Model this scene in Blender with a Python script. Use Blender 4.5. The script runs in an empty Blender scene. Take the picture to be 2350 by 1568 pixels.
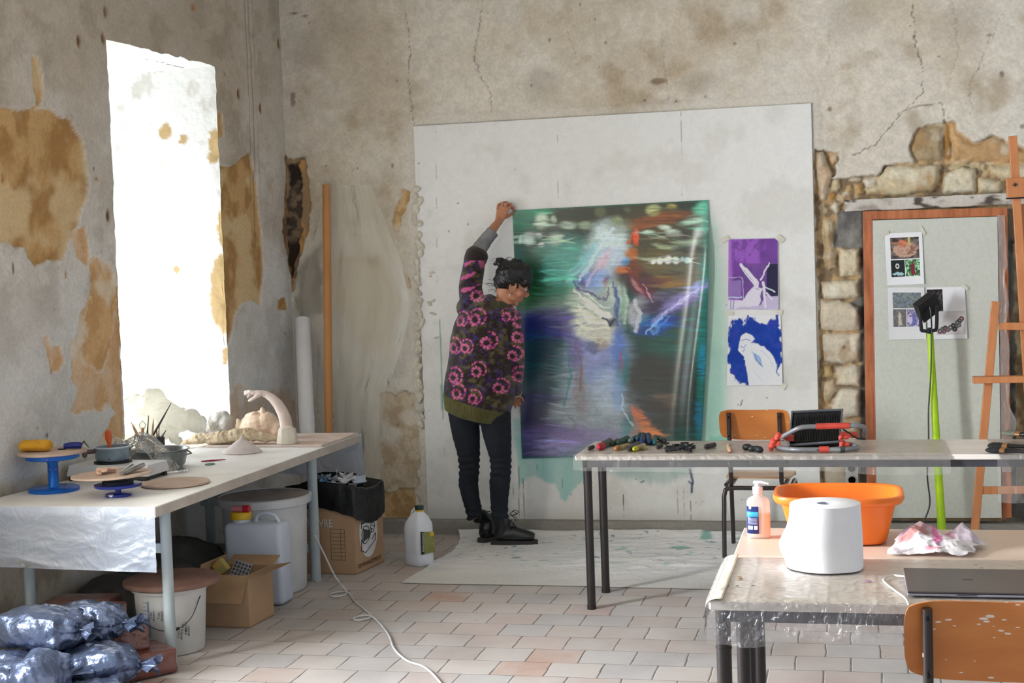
import bpy, bmesh, math, random
import numpy as np
from math import sin, cos, pi, radians, atan
from mathutils import Vector, Matrix
random.seed(7)
SC = bpy.context.scene
COL = SC.collection
V3 = lambda *a: np.array(a, float)

# ------------------------------------------------------------ camera model
F_PX, CX, CY, CAM_H = 3300.0, 1175.0, 784.0, 1.65
_Y = V3(775.0, 194.0, -F_PX); _Y /= np.linalg.norm(_Y)
_r = atan(.034)
_Z = np.cross(V3(cos(_r), sin(_r), 0), _Y); _Z /= np.linalg.norm(_Z)
if _Z[1] < 0: _Z = -_Z
_X = np.cross(_Y, _Z)
RM = np.array([_X, _Y, _Z])
EYE = V3(0, 0, CAM_H)
def ray(px, py): return RM @ V3(px - CX, -(py - CY), -F_PX)
def OZ(px, py, z=0.0):
    d = ray(px, py); return EYE + d * (z - CAM_H) / d[2]
def OY(px, py, y):
    d = ray(px, py); return EYE + d * y / d[1]
def OX(px, py, x):
    d = ray(px, py); return EYE + d * x / d[0]

# ------------------------------------------------------------ colour + noise
def lin(c):
    c = np.asarray(c, float) / 255.0
    return np.where(c <= .04045, c / 12.92, ((c + .055) / 1.055) ** 2.4)
def _hash(i, j, s):
    n = (i.astype(np.int64) * 374761393 + j.astype(np.int64) * 668265263 + s * 1442695041) & 0xFFFFFFFF
    n = ((n ^ (n >> 13)) * 1274126177) & 0xFFFFFFFF
    return ((n ^ (n >> 16)) & 0xFFFF) / 65535.0
def vn(x, y, s=0):
    x = np.asarray(x, float); y = np.asarray(y, float)
    i = np.floor(x); j = np.floor(y); u = x - i; v = y - j
    u = u * u * (3 - 2 * u); v = v * v * (3 - 2 * v)
    return (_hash(i, j, s) * (1 - u) + _hash(i + 1, j, s) * u) * (1 - v) + (_hash(i, j + 1, s) * (1 - u) + _hash(i + 1, j + 1, s) * u) * v
def fbm(x, y, s=0, o=4):
    t = 0; a = .5; n = 0
    for k in range(o):
        t = t + a * vn(x * 2 ** k + 17.3 * k, y * 2 ** k - 9.1 * k, s + k); n += a; a *= .55
    return t / n
def ridge(x, y, s=0, o=3):
    t = 0; a = .5; n = 0
    for k in range(o):
        t = t + a * (1 - np.abs(2 * vn(x * 2 ** k + 5.1 * k, y * 2 ** k, s + k) - 1)); n += a; a *= .5
    return t / n
def ss(a, b, x):
    t = np.clip((x - a) / (b - a), 0, 1); return t * t * (3 - 2 * t)
def sdf(x, y, poly):
    P = np.asarray(poly, float); d = np.full(np.shape(x), 1e9); ins = np.zeros(np.shape(x), bool)
    for k in range(len(P)):
        a = P[k]; b = P[(k + 1) % len(P)]; e = b - a
        wx = x - a[0]; wy = y - a[1]
        t = np.clip((wx * e[0] + wy * e[1]) / max(1e-12, e @ e), 0, 1)
        d = np.minimum(d, (wx - e[0] * t) ** 2 + (wy - e[1] * t) ** 2)
        c = ((a[1] > y) != (b[1] > y))
        with np.errstate(divide='ignore', invalid='ignore'):
            xi = a[0] + (y - a[1]) * e[0] / (e[1] if abs(e[1]) > 1e-12 else 1e-12)
        ins ^= c & (x < xi)
    d = np.sqrt(d); return np.where(ins, -d, d)
def dline(x, y, pts):
    d = np.full(np.shape(x), 1e9)
    for a, b in zip(pts[:-1], pts[1:]):
        a = np.array(a[:2], float); b = np.array(b[:2], float); e = b - a
        t = np.clip(((x - a[0]) * e[0] + (y - a[1]) * e[1]) / max(1e-12, e @ e), 0, 1)
        d = np.minimum(d, (x - a[0] - e[0] * t) ** 2 + (y - a[1] - e[1] * t) ** 2)
    return np.sqrt(d)
def mixc(c, col, m):
    m = np.asarray(m)[..., None]; col = np.asarray(col, float)
    return c * (1 - m) + col * m

# ------------------------------------------------------------ materials
def _nodes(name):
    m = bpy.data.materials.new(name); m.use_nodes = True
    nt = m.node_tree; return m, nt, nt.nodes['Principled BSDF']
def _coord(nt, scale):
    tc = nt.nodes.new('ShaderNodeTexCoord'); mp = nt.nodes.new('ShaderNodeMapping')
    mp.inputs['Scale'].default_value = (scale if hasattr(scale, '__len__') else (scale,) * 3)
    nt.links.new(tc.outputs['Object'], mp.inputs['Vector']); return mp.outputs['Vector']
def _bump(nt, bs, vec, scale, strength, dist=.01, detail=4):
    n = nt.nodes.new('ShaderNodeTexNoise'); n.inputs['Scale'].default_value = scale; n.inputs['Detail'].default_value = detail
    nt.links.new(vec, n.inputs['Vector'])
    b = nt.nodes.new('ShaderNodeBump'); b.inputs['Strength'].default_value = strength; b.inputs['Distance'].default_value = dist
    nt.links.new(n.outputs['Fac'], b.inputs['Height']); nt.links.new(b.outputs['Normal'], bs.inputs['Normal'])
def mat(name, c, rough=.55, metal=0, c2=None, scale=6, bump=0, bscale=60, bdist=.004, alpha=1, spots=None, spot_scale=40, spot_size=.3, stretch=(1, 1, 1), trans=0, sub=0, coat=0, spec=.5, lo=.35, hi=.65):
    m, nt, bs = _nodes(name)
    bs.inputs['Roughness'].default_value = rough; bs.inputs['Metallic'].default_value = metal
    bs.inputs['Specular IOR Level'].default_value = spec
    bs.inputs['Coat Weight'].default_value = coat; bs.inputs['Alpha'].default_value = alpha
    bs.inputs['Transmission Weight'].default_value = trans
    if sub: bs.inputs['Subsurface Weight'].default_value = sub; bs.inputs['Subsurface Radius'].default_value = (.02, .015, .01)
    a = (*lin(c), 1); b = (*lin(c2 if c2 is not None else np.clip(np.array(c) * .86, 0, 255)), 1)
    vec = _coord(nt, stretch)
    n = nt.nodes.new('ShaderNodeTexNoise'); n.inputs['Scale'].default_value = scale; n.inputs['Detail'].default_value = 5; n.inputs['Roughness'].default_value = .6
    nt.links.new(vec, n.inputs['Vector'])
    r = nt.nodes.new('ShaderNodeValToRGB'); r.color_ramp.elements[0].position = lo; r.color_ramp.elements[1].position = hi
    r.color_ramp.elements[0].color = b; r.color_ramp.elements[1].color = a
    nt.links.new(n.outputs['Fac'], r.inputs['Fac']); out = r.outputs['Color']
    if spots is not None:
        v = nt.nodes.new('ShaderNodeTexVoronoi'); v.inputs['Scale'].default_value = spot_scale; nt.links.new(vec, v.inputs['Vector'])
        n2 = nt.nodes.new('ShaderNodeTexNoise'); n2.inputs['Scale'].default_value = spot_scale * .35; nt.links.new(vec, n2.inputs['Vector'])
        ad = nt.nodes.new('ShaderNodeMath'); ad.operation = 'MULTIPLY_ADD'; ad.inputs[1].default_value = 1.5
        nt.links.new(n2.outputs['Fac'], ad.inputs[0]); ad.inputs[2].default_value = -.55 + spot_size * .3
        lt = nt.nodes.new('ShaderNodeMath'); lt.operation = 'LESS_THAN'
        nt.links.new(v.outputs['Distance'], lt.inputs[0]); nt.links.new(ad.outputs[0], lt.inputs[1])
        mx = nt.nodes.new('ShaderNodeMix'); mx.data_type = 'RGBA'
        nt.links.new(lt.outputs[0], mx.inputs['Factor']); nt.links.new(out, mx.inputs['A']); mx.inputs['B'].default_value = (*lin(spots), 1)
        out = mx.outputs['Result']
    nt.links.new(out, bs.inputs['Base Color'])
    if bump: _bump(nt, bs, vec, bscale, bump, bdist)
    return m
def matv(name, rough=.8, bump=.3, bscale=60, bdist=.004, stretch=(1, 1, 1), spec=.3, coat=0, fine=.12, fscale=90, alpha=1, sheen=0, metal=0, sub=0):
    """colours from the mesh's own 'Col' attribute, with a fine procedural grain on top"""
    m, nt, bs = _nodes(name)
    bs.inputs['Roughness'].default_value = rough; bs.inputs['Specular IOR Level'].default_value = spec; bs.inputs['Coat Weight'].default_value = coat
    bs.inputs['Alpha'].default_value = alpha; bs.inputs['Sheen Weight'].default_value = sheen; bs.inputs['Metallic'].default_value = metal
    if sub: bs.inputs['Subsurface Weight'].default_value = sub; bs.inputs['Subsurface Radius'].default_value = (.02, .012, .008)
    at = nt.nodes.new('ShaderNodeAttribute'); at.attribute_name = 'Col'
    vec = _coord(nt, stretch)
    n = nt.nodes.new('ShaderNodeTexNoise'); n.inputs['Scale'].default_value = fscale; n.inputs['Detail'].default_value = 6; nt.links.new(vec, n.inputs['Vector'])
    mr = nt.nodes.new('ShaderNodeMapRange'); mr.inputs['To Min'].default_value = 1 - fine; mr.inputs['To Max'].default_value = 1 + fine
    mr.inputs['From Min'].default_value = .3; mr.inputs['From Max'].default_value = .7
    nt.links.new(n.outputs['Fac'], mr.inputs['Value'])
    vm = nt.nodes.new('ShaderNodeVectorMath'); vm.operation = 'SCALE'
    nt.links.new(at.outputs['Color'], vm.inputs[0]); nt.links.new(mr.outputs['Result'], vm.inputs['Scale'])
    nt.links.new(vm.outputs['Vector'], bs.inputs['Base Color'])
    if bump: _bump(nt, bs, vec, bscale, bump, bdist)
    return m
def film(name, c=(235, 238, 240), alpha=.4, rough=.22, bump=.6, bscale=14, spec=.8, bdist=.02, tlu=.45):
    """thin translucent sheet: see-through, diffuse haze and gloss"""
    m = bpy.data.materials.new(name); m.use_nodes = True; nt = m.node_tree; nt.nodes.clear()
    out = nt.nodes.new('ShaderNodeOutputMaterial'); vec = _coord(nt, 1)
    n = nt.nodes.new('ShaderNodeTexNoise'); n.inputs['Scale'].default_value = bscale; n.inputs['Detail'].default_value = 4; n.inputs['Distortion'].default_value = 1.5
    nt.links.new(vec, n.inputs['Vector'])
    b = nt.nodes.new('ShaderNodeBump'); b.inputs['Strength'].default_value = bump; b.inputs['Distance'].default_value = bdist; nt.links.new(n.outputs['Fac'], b.inputs['Height'])
    tr = nt.nodes.new('ShaderNodeBsdfTransparent'); df = nt.nodes.new('ShaderNodeBsdfDiffuse'); tl = nt.nodes.new('ShaderNodeBsdfTranslucent'); gl = nt.nodes.new('ShaderNodeBsdfGlossy')
    for q in (df, tl): q.inputs['Color'].default_value = (*lin(c), 1); nt.links.new(b.outputs['Normal'], q.inputs['Normal'])
    gl.inputs['Roughness'].default_value = rough; nt.links.new(b.outputs['Normal'], gl.inputs['Normal'])
    m1 = nt.nodes.new('ShaderNodeMixShader'); m1.inputs[0].default_value = tlu; nt.links.new(df.outputs[0], m1.inputs[1]); nt.links.new(tl.outputs[0], m1.inputs[2])
    m2 = nt.nodes.new('ShaderNodeMixShader'); m2.inputs[0].default_value = alpha; nt.links.new(tr.outputs[0], m2.inputs[1]); nt.links.new(m1.outputs[0], m2.inputs[2])
    fr = nt.nodes.new('ShaderNodeFresnel'); fr.inputs['IOR'].default_value = 1.3 + .2 * spec; nt.links.new(b.outputs['Normal'], fr.inputs['Normal'])
    m3 = nt.nodes.new('ShaderNodeMixShader'); nt.links.new(fr.outputs[0], m3.inputs[0]); nt.links.new(m2.outputs[0], m3.inputs[1]); nt.links.new(gl.outputs[0], m3.inputs[2])
    nt.links.new(m3.outputs[0], out.inputs['Surface']); return m

# ------------------------------------------------------------ mesh building
class MB:
    def __init__(s): s.v = []; s.f = []
    def add(s, vs, fs):
        o = len(s.v); s.v += [tuple(map(float, p)) for p in vs]; s.f += [tuple(i + o for i in f) for f in fs]; return s
    def box(s, a, b, R=None, c=None):
        x0, y0, z0 = a; x1, y1, z1 = b
        vs = [(x0, y0, z0), (x1, y0, z0), (x1, y1, z0), (x0, y1, z0), (x0, y0, z1), (x1, y0, z1), (x1, y1, z1), (x0, y1, z1)]
        if R is not None:
            R = Matrix(R) if not isinstance(R, Matrix) else R; c = Vector(c if c is not None else (0, 0, 0)); vs = [tuple(R @ (Vector(p)) + c) for p in vs]
        return s.add(vs, [(0, 3, 2, 1), (4, 5, 6, 7), (0, 1, 5, 4), (1, 2, 6, 5), (2, 3, 7, 6), (3, 0, 4, 7)])
    def hexa(s, bot, top):
        return s.add(list(bot) + list(top), [(0, 3, 2, 1), (4, 5, 6, 7), (0, 1, 5, 4), (1, 2, 6, 5), (2, 3, 7, 6), (3, 0, 4, 7)])
    def sweep(s, path, rad, n=12, cap=True, up=None, closed=False):
        """rad: number, list of numbers or list of (side, up) radii"""
        P = [V3(*p) for p in path]; m = len(P)
        if not hasattr(rad, '__len__'): rad = [rad] * m
        T = []
        for i in range(m):
            if closed: t = P[(i + 1) % m] - P[i - 1]
            else: t = P[min(i + 1, m - 1)] - P[max(i - 1, 0)]
            T.append(t / (np.linalg.norm(t) + 1e-12))
        u = V3(*up) if up is not None else (V3(0, 0, 1) if abs(T[0][2]) < .9 else V3(1, 0, 0))
        vs = []; fs = []
        for i in range(m):
            u = u - T[i] * (u @ T[i]); u = u / (np.linalg.norm(u) + 1e-12); w = np.cross(T[i], u)
            r = rad[i]; ra, rb = (r if hasattr(r, '__len__') else (r, r))
            for k in range(n):
                a = 2 * pi * k / n; vs.append(P[i] + w * ra * cos(a) + u * rb * sin(a))
        for i in range(m if closed else m - 1):
            j = (i + 1) % m
            for k in range(n):
                l = (k + 1) % n; fs.append((i * n + k, i * n + l, j * n + l, j * n + k))
        if cap and not closed:
            fs.append(tuple(range(n))[::-1]); fs.append(tuple((m - 1) * n + k for k in range(n)))
        return s.add(vs, fs)
    def cyl(s, a, b, r, r2=None, n=20): return s.sweep([a, b], [r, r if r2 is None else r2], n)
    def lathe(s, prof, c=(0, 0, 0), n=32, R=None, sx=1, sy=1, cap=True):
        vs = []; fs = []; m = len(prof)
        for r, z in prof:
            for k in range(n):
                a = 2 * pi * k / n; p = Vector((r * cos(a) * sx, r * sin(a) * sy, z))
                if R is not None: p = R @ p
                vs.append((p[0] + c[0], p[1] + c[1], p[2] + c[2]))
        for i in range(m - 1):
            for k in range(n):
                l = (k + 1) % n; fs.append((i * n + k, i * n + l, (i + 1) * n + l, (i + 1) * n + k))
        if cap:
            fs.append(tuple(range(n))[::-1]); fs.append(tuple((m - 1) * n + k for k in range(n)))
        return s.add(vs, fs)
    def ball(s, c, r, R=None, n=16):
        if not hasattr(r, '__len__'): r = (r, r, r)
        vs = []; fs = []; h = n // 2
        for i in range(h + 1):
            t = pi * i / h
            for k in range(n):
                a = 2 * pi * k / n; p = Vector((max(sin(t), 1e-3) * cos(a) * r[0], max(sin(t), 1e-3) * sin(a) * r[1], -cos(t) * r[2]))
                if R is not None: p = R @ p
                vs.append((p[0] + c[0], p[1] + c[1], p[2] + c[2]))
        for i in range(h):
            for k in range(n):
                l = (k + 1) % n; fs.append((i * n + k, i * n + l, (i + 1) * n + l, (i + 1) * n + k))
        fs.append(tuple(range(n))[::-1]); fs.append(tuple(h * n + k for k in range(n)))
        return s.add(vs, fs)
    def slab(s, poly, z0, z1):
        n = len(poly); vs = [(p[0], p[1], z0) for p in poly] + [(p[0], p[1], z1) for p in poly]
        return s.add(vs, [tuple(range(n))[::-1], tuple(range(n, 2 * n))] + [(i, (i + 1) % n, n + (i + 1) % n, n + i) for i in range(n)])
    def build(s, name, m=None, parent=None, smooth=True, bevel=0, sub=0, solid=0, ang=40):
        me = bpy.data.meshes.new(name); me.from_pydata(s.v, [], s.f)
        bm = bmesh.new(); bm.from_mesh(me); bmesh.ops.recalc_face_normals(bm, faces=bm.faces); bm.to_mesh(me); bm.free()
        return link(name, me, m, parent, smooth, bevel, sub, solid, ang)
def link(name, me, m=None, parent=None, smooth=True, bevel=0, sub=0, solid=0, ang=40):
    o = bpy.data.objects.new(name, me); COL.objects.link(o)
    if m: me.materials.append(m)
    if smooth:
        me.polygons.foreach_set('use_smooth', [True] * len(me.polygons))
        if ang and hasattr(me, 'set_sharp_from_angle'): me.set_sharp_from_angle(angle=radians(ang))
    if solid: md = o.modifiers.new('s', 'SOLIDIFY'); md.thickness = solid; md.offset = 0
    if bevel: md = o.modifiers.new('b', 'BEVEL'); md.width = bevel; md.segments = 2; md.limit_method = 'ANGLE'; md.angle_limit = radians(40)
    if sub: md = o.modifiers.new('u', 'SUBSURF'); md.levels = sub; md.render_levels = sub
    if parent: setpar(o, parent)
    return o
def setpar(o, p):
    o.parent = p; o.matrix_parent_inverse = world_of(p).inverted()
def world_of(o):
    m = Matrix.LocRotScale(o.location, o.rotation_euler, o.scale)
    return (world_of(o.parent) @ o.matrix_parent_inverse @ m) if o.parent else m
def tag(o, label=None, cat=None, group=None, kind=None):
    if label: o['label'] = label
    if cat: o['category'] = cat
    if group: o['group'] = group
    if kind: o['kind'] = kind
    return o
def thing(name, label, cat, loc=(0, 0, 0), group=None):
    o = bpy.data.objects.new(name, None); COL.objects.link(o); o.location = tuple(map(float, loc)); o.empty_display_size = .05
    return tag(o, label, cat, group)
def gridmesh(name, P, cols=None, m=None, parent=None, keep=None, smooth=True, solid=0, closeu=False):
    """P: (nu, nv, 3) points"""
    nu, nv = P.shape[:2]; me = bpy.data.meshes.new(name)
    i, j = np.meshgrid(np.arange(nu - 1), np.arange(nv - 1), indexing='ij')
    q = np.stack([i * nv + j, (i + 1) * nv + j, (i + 1) * nv + j + 1, i * nv + j + 1], -1).reshape(-1, 4)
    if keep is not None: q = q[keep.reshape(-1)]
    me.vertices.add(nu * nv); me.vertices.foreach_set('co', P.reshape(-1).astype(np.float32))
    me.loops.add(len(q) * 4); me.loops.foreach_set('vertex_index', q.reshape(-1).astype(np.int32))
    me.polygons.add(len(q)); me.polygons.foreach_set('loop_start', (np.arange(len(q)) * 4).astype(np.int32)); me.polygons.foreach_set('loop_total', np.full(len(q), 4, np.int32))
    me.update(calc_edges=True); me.validate()
    if cols is not None: paint(me, cols.reshape(-1, 3))
    return link(name, me, m, parent, smooth, 0, 0, solid, 0)
def paint(me, c):
    c = np.clip(np.asarray(c, float), 0, 1); n = len(me.vertices)
    a = me.color_attributes.new('Col', 'FLOAT_COLOR', 'POINT')
    r = np.ones((n, 4), np.float32); r[:, :3] = c[:n]; a.data.foreach_set('color', r.reshape(-1))
def coords(me):
    a = np.zeros(len(me.vertices) * 3, np.float32); me.vertices.foreach_get('co', a); return a.reshape(-1, 3).astype(float)
def normals(me):
    a = np.zeros(len(me.vertices) * 3, np.float32); me.vertices.foreach_get('normal', a); return a.reshape(-1, 3).astype(float)
def setco(me, P): me.vertices.foreach_set('co', np.asarray(P, np.float32).reshape(-1)); me.update()
def fuse(mb, voxel=.006, smooth=4, fac=.5):
    me = bpy.data.meshes.new('tmp'); me.from_pydata(mb.v, [], mb.f)
    o = bpy.data.objects.new('tmp', me); COL.objects.link(o)
    r = o.modifiers.new('r', 'REMESH'); r.mode = 'VOXEL'; r.voxel_size = voxel
    if smooth: q = o.modifiers.new('q', 'SMOOTH'); q.factor = fac; q.iterations = smooth
    dg = bpy.context.evaluated_depsgraph_get(); ev = o.evaluated_get(dg)
    out = bpy.data.meshes.new_from_object(ev); bpy.data.objects.remove(o); bpy.data.meshes.remove(me); return out
def n3(P, f, s=0):
    return (vn(P[:, 0] * f + P[:, 2] * .37 * f, P[:, 1] * f + 3.1, s) + vn(P[:, 1] * f + 7.7, P[:, 2] * f - P[:, 0] * .21 * f, s + 5) + vn(P[:, 2] * f + 1.3, P[:, 0] * f + P[:, 1] * .3 * f, s + 9)) / 3
def f3(P, f, s=0, o=3):
    t = 0; a = .5; n = 0
    for k in range(o): t = t + a * n3(P, f * 2 ** k, s + 11 * k); n += a; a *= .5
    return t / n
def roughen(me, amp, f, s=0, o=3):
    P = coords(me); N = normals(me); setco(me, P + N * ((f3(P, f, s, o) - .5) * 2 * amp)[:, None]); return me
def rotz(a): return Matrix.Rotation(a, 3, 'Z')
def textmesh(body, size, origin, right, up, parent, m, name='printed_text', extr=.0004, ax='LEFT', wide=1.0):
    cu = bpy.data.curves.new('t', 'FONT'); cu.body = body; cu.size = size; cu.extrude = extr; cu.align_x = ax; cu.resolution_u = 2
    o = bpy.data.objects.new('t', cu); COL.objects.link(o)
    me = bpy.data.meshes.new_from_object(o.evaluated_get(bpy.context.evaluated_depsgraph_get())); bpy.data.objects.remove(o)
    r = Vector(right).normalized(); u = Vector(up).normalized(); n = r.cross(u)
    M = Matrix((r, u, n)).transposed().to_4x4(); M.translation = Vector(origin)
    me.transform(M @ Matrix.Diagonal((wide, 1, 1, 1))); return link(name, me, m, parent, smooth=False)
def wire(path, r, n=8, res=6):
    """Catmull-Rom path"""
    P = [V3(*p) for p in path]; P = [2 * P[0] - P[1]] + P + [2 * P[-1] - P[-2]]; out = []
    for i in range(1, len(P) - 2):
        for k in range(res):
            t = k / res; a, b, c, d = P[i - 1:i + 3]
            out.append(.5 * ((2 * b) + (c - a) * t + (2 * a - 5 * b + 4 * c - d) * t * t + (-a + 3 * b - 3 * c + d) * t ** 3))
    out.append(P[-2]); return out
# ============================================================ camera, light
cam = bpy.data.cameras.new('camera'); co = bpy.data.objects.new('camera', cam); COL.objects.link(co)
cam.sensor_width = 36; cam.lens = F_PX / 2350 * 36; cam.clip_end = 60
Mc = Matrix([[*RM[0]], [*RM[1]], [*RM[2]]]).to_4x4(); Mc.translation = Vector(EYE); co.matrix_world = Mc
SC.camera = co
vs_ = SC.view_settings; vs_.view_transform = 'Standard'; vs_.look = 'None'; vs_.gamma = 1; vs_.use_curve_mapping = False; vs_.exposure = .55
w = bpy.data.worlds.new('world'); SC.world = w; w.use_nodes = True
bg = w.node_tree.nodes['Background']; bg.inputs[0].default_value = (.80, .90, 1.0, 1); bg.inputs[1].default_value = .54
def area(name, loc, direc, sx, sy, power, col=(1, 1, 1), spread=180):
    l = bpy.data.lights.new(name, 'AREA'); l.shape = 'RECTANGLE'; l.size = sx; l.size_y = sy; l.energy = power; l.color = col; l.spread = radians(spread)
    o = bpy.data.objects.new(name, l); COL.objects.link(o); o.location = loc
    o.rotation_euler = Vector(direc).to_track_quat('-Z', 'Y').to_euler(); return o

YB = 8.66
SLK = .078
def XL(y): return -3.49 - SLK * (YB - y)
def OL(px, py):           # point of the left wall under a photo pixel
    d = ray(px, py); t = (-3.49 - SLK * YB) / (d[0] - SLK * d[1]); return EYE + d * t
WY0, WY1, WZ0, WZ1 = 6.70, 7.80, .70, 2.88
W2 = (3.0, 4.35)
DEEP = .80
area('daylight_far_window', (-5.0, 6.95, 1.25), (1, .10, -.02), 2.6, 1.3, 100, (.88, .94, 1))
area('daylight_near_window', (-4.75, 3.68, 1.9), (1, .22, -.16), 1.6, 2.1, 640, (.88, .94, 1))

# ============================================================ back wall
def BW(pts): return [tuple(OY(x, y, YB)[[0, 2]]) for x, y in pts]
def LW(pts): return [tuple(OL(x, y)[[1, 2]]) for x, y in pts]
def K5(pts): return [(1850 + x / 3.074, 250 + y / 3.074) for x, y in pts]
xs = np.arange(-3.52, 1.30, .008); zs = np.arange(-.02, 3.75, .008)
X, Z = np.meshgrid(xs, zs, indexing='ij')
big = fbm(X * 1.3, Z * 1.3, 3, 5); med = fbm(X * 5, Z * 5, 11, 5); fin = fbm(X * 22, Z * 22, 21, 4)
c = np.ones(X.shape + (3,)) * lin((214, 207, 194))
c = mixc(c, lin((196, 184, 164)), ss(.46, .68, big) * .8)
c = mixc(c, lin((216, 212, 203)), ss(.5, .72, fbm(X * 2.1, Z * 1.7, 31, 4)) * .7)
c = mixc(c, lin((172, 156, 132)), ss(.56, .74, med * .6 + fbm(X * 2.5, Z * 3.5, 41, 4) * .4) * .75)
c = c * (.86 + .28 * fin)[..., None]
low = ss(2.1, 1.5, Z) * ss(-2.55, -2.75, X)
c = mixc(c, lin((216, 213, 207)), low * .75 * ss(.3, .5, med))
H = (med - .5) * .012 + (fin - .5) * .003
wx = X + (fbm(X * 16, Z * 16, 5, 4) - .5) * .07; wz = Z + (fbm(X * 16, Z * 16, 55, 4) - .5) * .07
def patch(c, H, pts, cols, depth=.010, grain=25, wob=1.0, seed=0, soft=.004, dark=.5):
    P = BW(pts); d = sdf(X * (1 - wob) + wx * wob, Z * (1 - wob) + wz * wob, P)
    m = ss(soft, -soft, d); n = fbm(X * grain, Z * grain, 70 + seed, 4); n2 = fbm(X * grain * .3, Z * grain * .3, 90 + seed, 3)
    k = lin(cols[0]) * np.ones_like(c); k = mixc(k, lin(cols[1]), ss(.4, .6, n)); k = mixc(k, lin(cols[-1]), ss(.5, .65, n2))
    c = c * (1 - m[..., None]) + k * m[..., None]
    return c, H + m * (depth + (n - .5) * .012)          # H grows away from the room
TAN = [(206, 176, 132), (182, 148, 104), (214, 196, 166)]
PALE = [(205, 192, 170), (186, 168, 142), (216, 208, 194)]
# smudged bands around the board, mouldy dark spots higher up
for (x, y, r, k) in [(1590, 200, 50, .5), (1500, 130, 30, .35), (1700, 60, 40, .35), (800, 60, 60, .3), (1240, 200, 60, .35), (1950, 40, 60, .3), (2200, 60, 70, .3), (760, 500, 30, .2), (700, 120, 60, .3)]:
    p = OY(x, y, YB); q = np.hypot(X - p[0], (Z - p[2]) * 1.2) * 377 / r; c = mixc(c, lin((146, 134, 116)), ss(1.2, 0, q + (med - .5) * 1.5) * k)
dt = sdf(X, Z, BW([(950, 285), (1864, 232), (1888, 1210), (984, 1210)])); c = mixc(c, lin((214, 208, 198)), ss(.09, .0, dt + (med - .5) * .12) * .75); H = H - ss(.06, .03, dt + (fin - .5) * .03) * .006
c, H = patch(c, H, [(905, 1185), (960, 1190), (962, 1100), (955, 905), (935, 895), (872, 905), (868, 1000), (875, 1100), (880, 1185)], PALE, .012, 16, .9, 1)
c, H = patch(c, H, [(880, 1130), (950, 1120), (952, 1185), (880, 1190)], TAN, .014, 20, .9, 12)
c, H = patch(c, H, [(925, 432), (940, 440), (935, 480), (918, 500), (915, 530), (902, 530), (903, 495), (912, 470)], TAN, .014, 25, .5, 2)
c, H = patch(c, H, [(928, 620), (940, 640), (945, 660), (938, 668), (930, 650)], TAN, .012, 25, .4, 3)
c, H = patch(c, H, [(760, 590), (880, 590), (910, 700), (900, 790), (830, 800), (770, 700)], [(190, 172, 146), (170, 150, 122), (205, 194, 175)], .004, 9, 1, 4, .03)
c, H = patch(c, H, [(680, 620), (735, 560), (740, 720), (680, 730)], [(140, 132, 122), (124, 116, 106), (160, 152, 142)], .004, 9, 1, 5, .02)
c, H = patch(c, H, [(650, 357), (697, 362), (706, 420), (710, 470), (700, 540), (690, 580), (675, 660), (660, 680), (640, 560)], [(196, 150, 96), (128, 106, 84), (160, 134, 102)], .015, 20, .8, 6)
c, H = patch(c, H, [(660, 372), (682, 370), (690, 440), (686, 540), (672, 620), (660, 640), (655, 500)], [(84, 72, 62), (140, 120, 100), (60, 50, 44)], .02, 26, .8, 7)
for (x, y, rx, ry) in [(672, 228, 7, 16), (700, 36, 9, 3), (676, 30, 16, 3), (1003, 297, 3, 6), (1687, 100, 4, 3), (1552, 232, 3, 2), (2270, 80, 6, 3), (2345, 290, 5, 5), (1905, 250, 4, 4), (1120, 30, 3, 3), (800, 300, 4, 2), (900, 380, 3, 5), (1510, 185, 22, 6), (1480, 330 - 100, 3, 3), (2300, 170, 3, 6)]:
    p = OY(x, y, YB); q = np.hypot((X - p[0]) * 377 / rx, (Z - p[2]) * 377 / ry); m = ss(1.3, .7, q + (fin - .5) * 1.5); c = mixc(c, lin((120, 98, 74)), m * .7); H = H + m * .004
# stones laid bare around the doorway
bgp = K5([(55, 290), (130, 285), (235, 312), (238, 360), (200, 400), (215, 455), (185, 490), (270, 492), (395, 472), (508, 470), (565, 400), (780, 378), (722, 275), (760, 180), (800, 135), (870, 115), (970, 100), (980, 70), (1010, 92), (1055, 80), (1070, 160), (1120, 200), (1180, 240), (1280, 200), (1330, 190), (1450, 240), (1600, 300), (1600, 3100), (100, 3100), (90, 1700), (80, 1200), (60, 700)])
d = sdf(X * .6 + wx * .4, Z * .6 + wz * .4, BW(bgp)); m = ss(.006, -.006, d)
kb = mixc(np.ones_like(c) * lin((196, 166, 124)), lin((140, 120, 96)), ss(.42, .6, fbm(X * 14, Z * 14, 77, 4))); kb = mixc(kb, lin((205, 186, 152)), ss(.55, .7, fbm(X * 20, Z * 20, 78, 4)))
c = c * (1 - m[..., None]) + kb * m[..., None]; H = H + m * (.045 + (fbm(X * 14, Z * 14, 77, 4) - .5) * .03)
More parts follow.
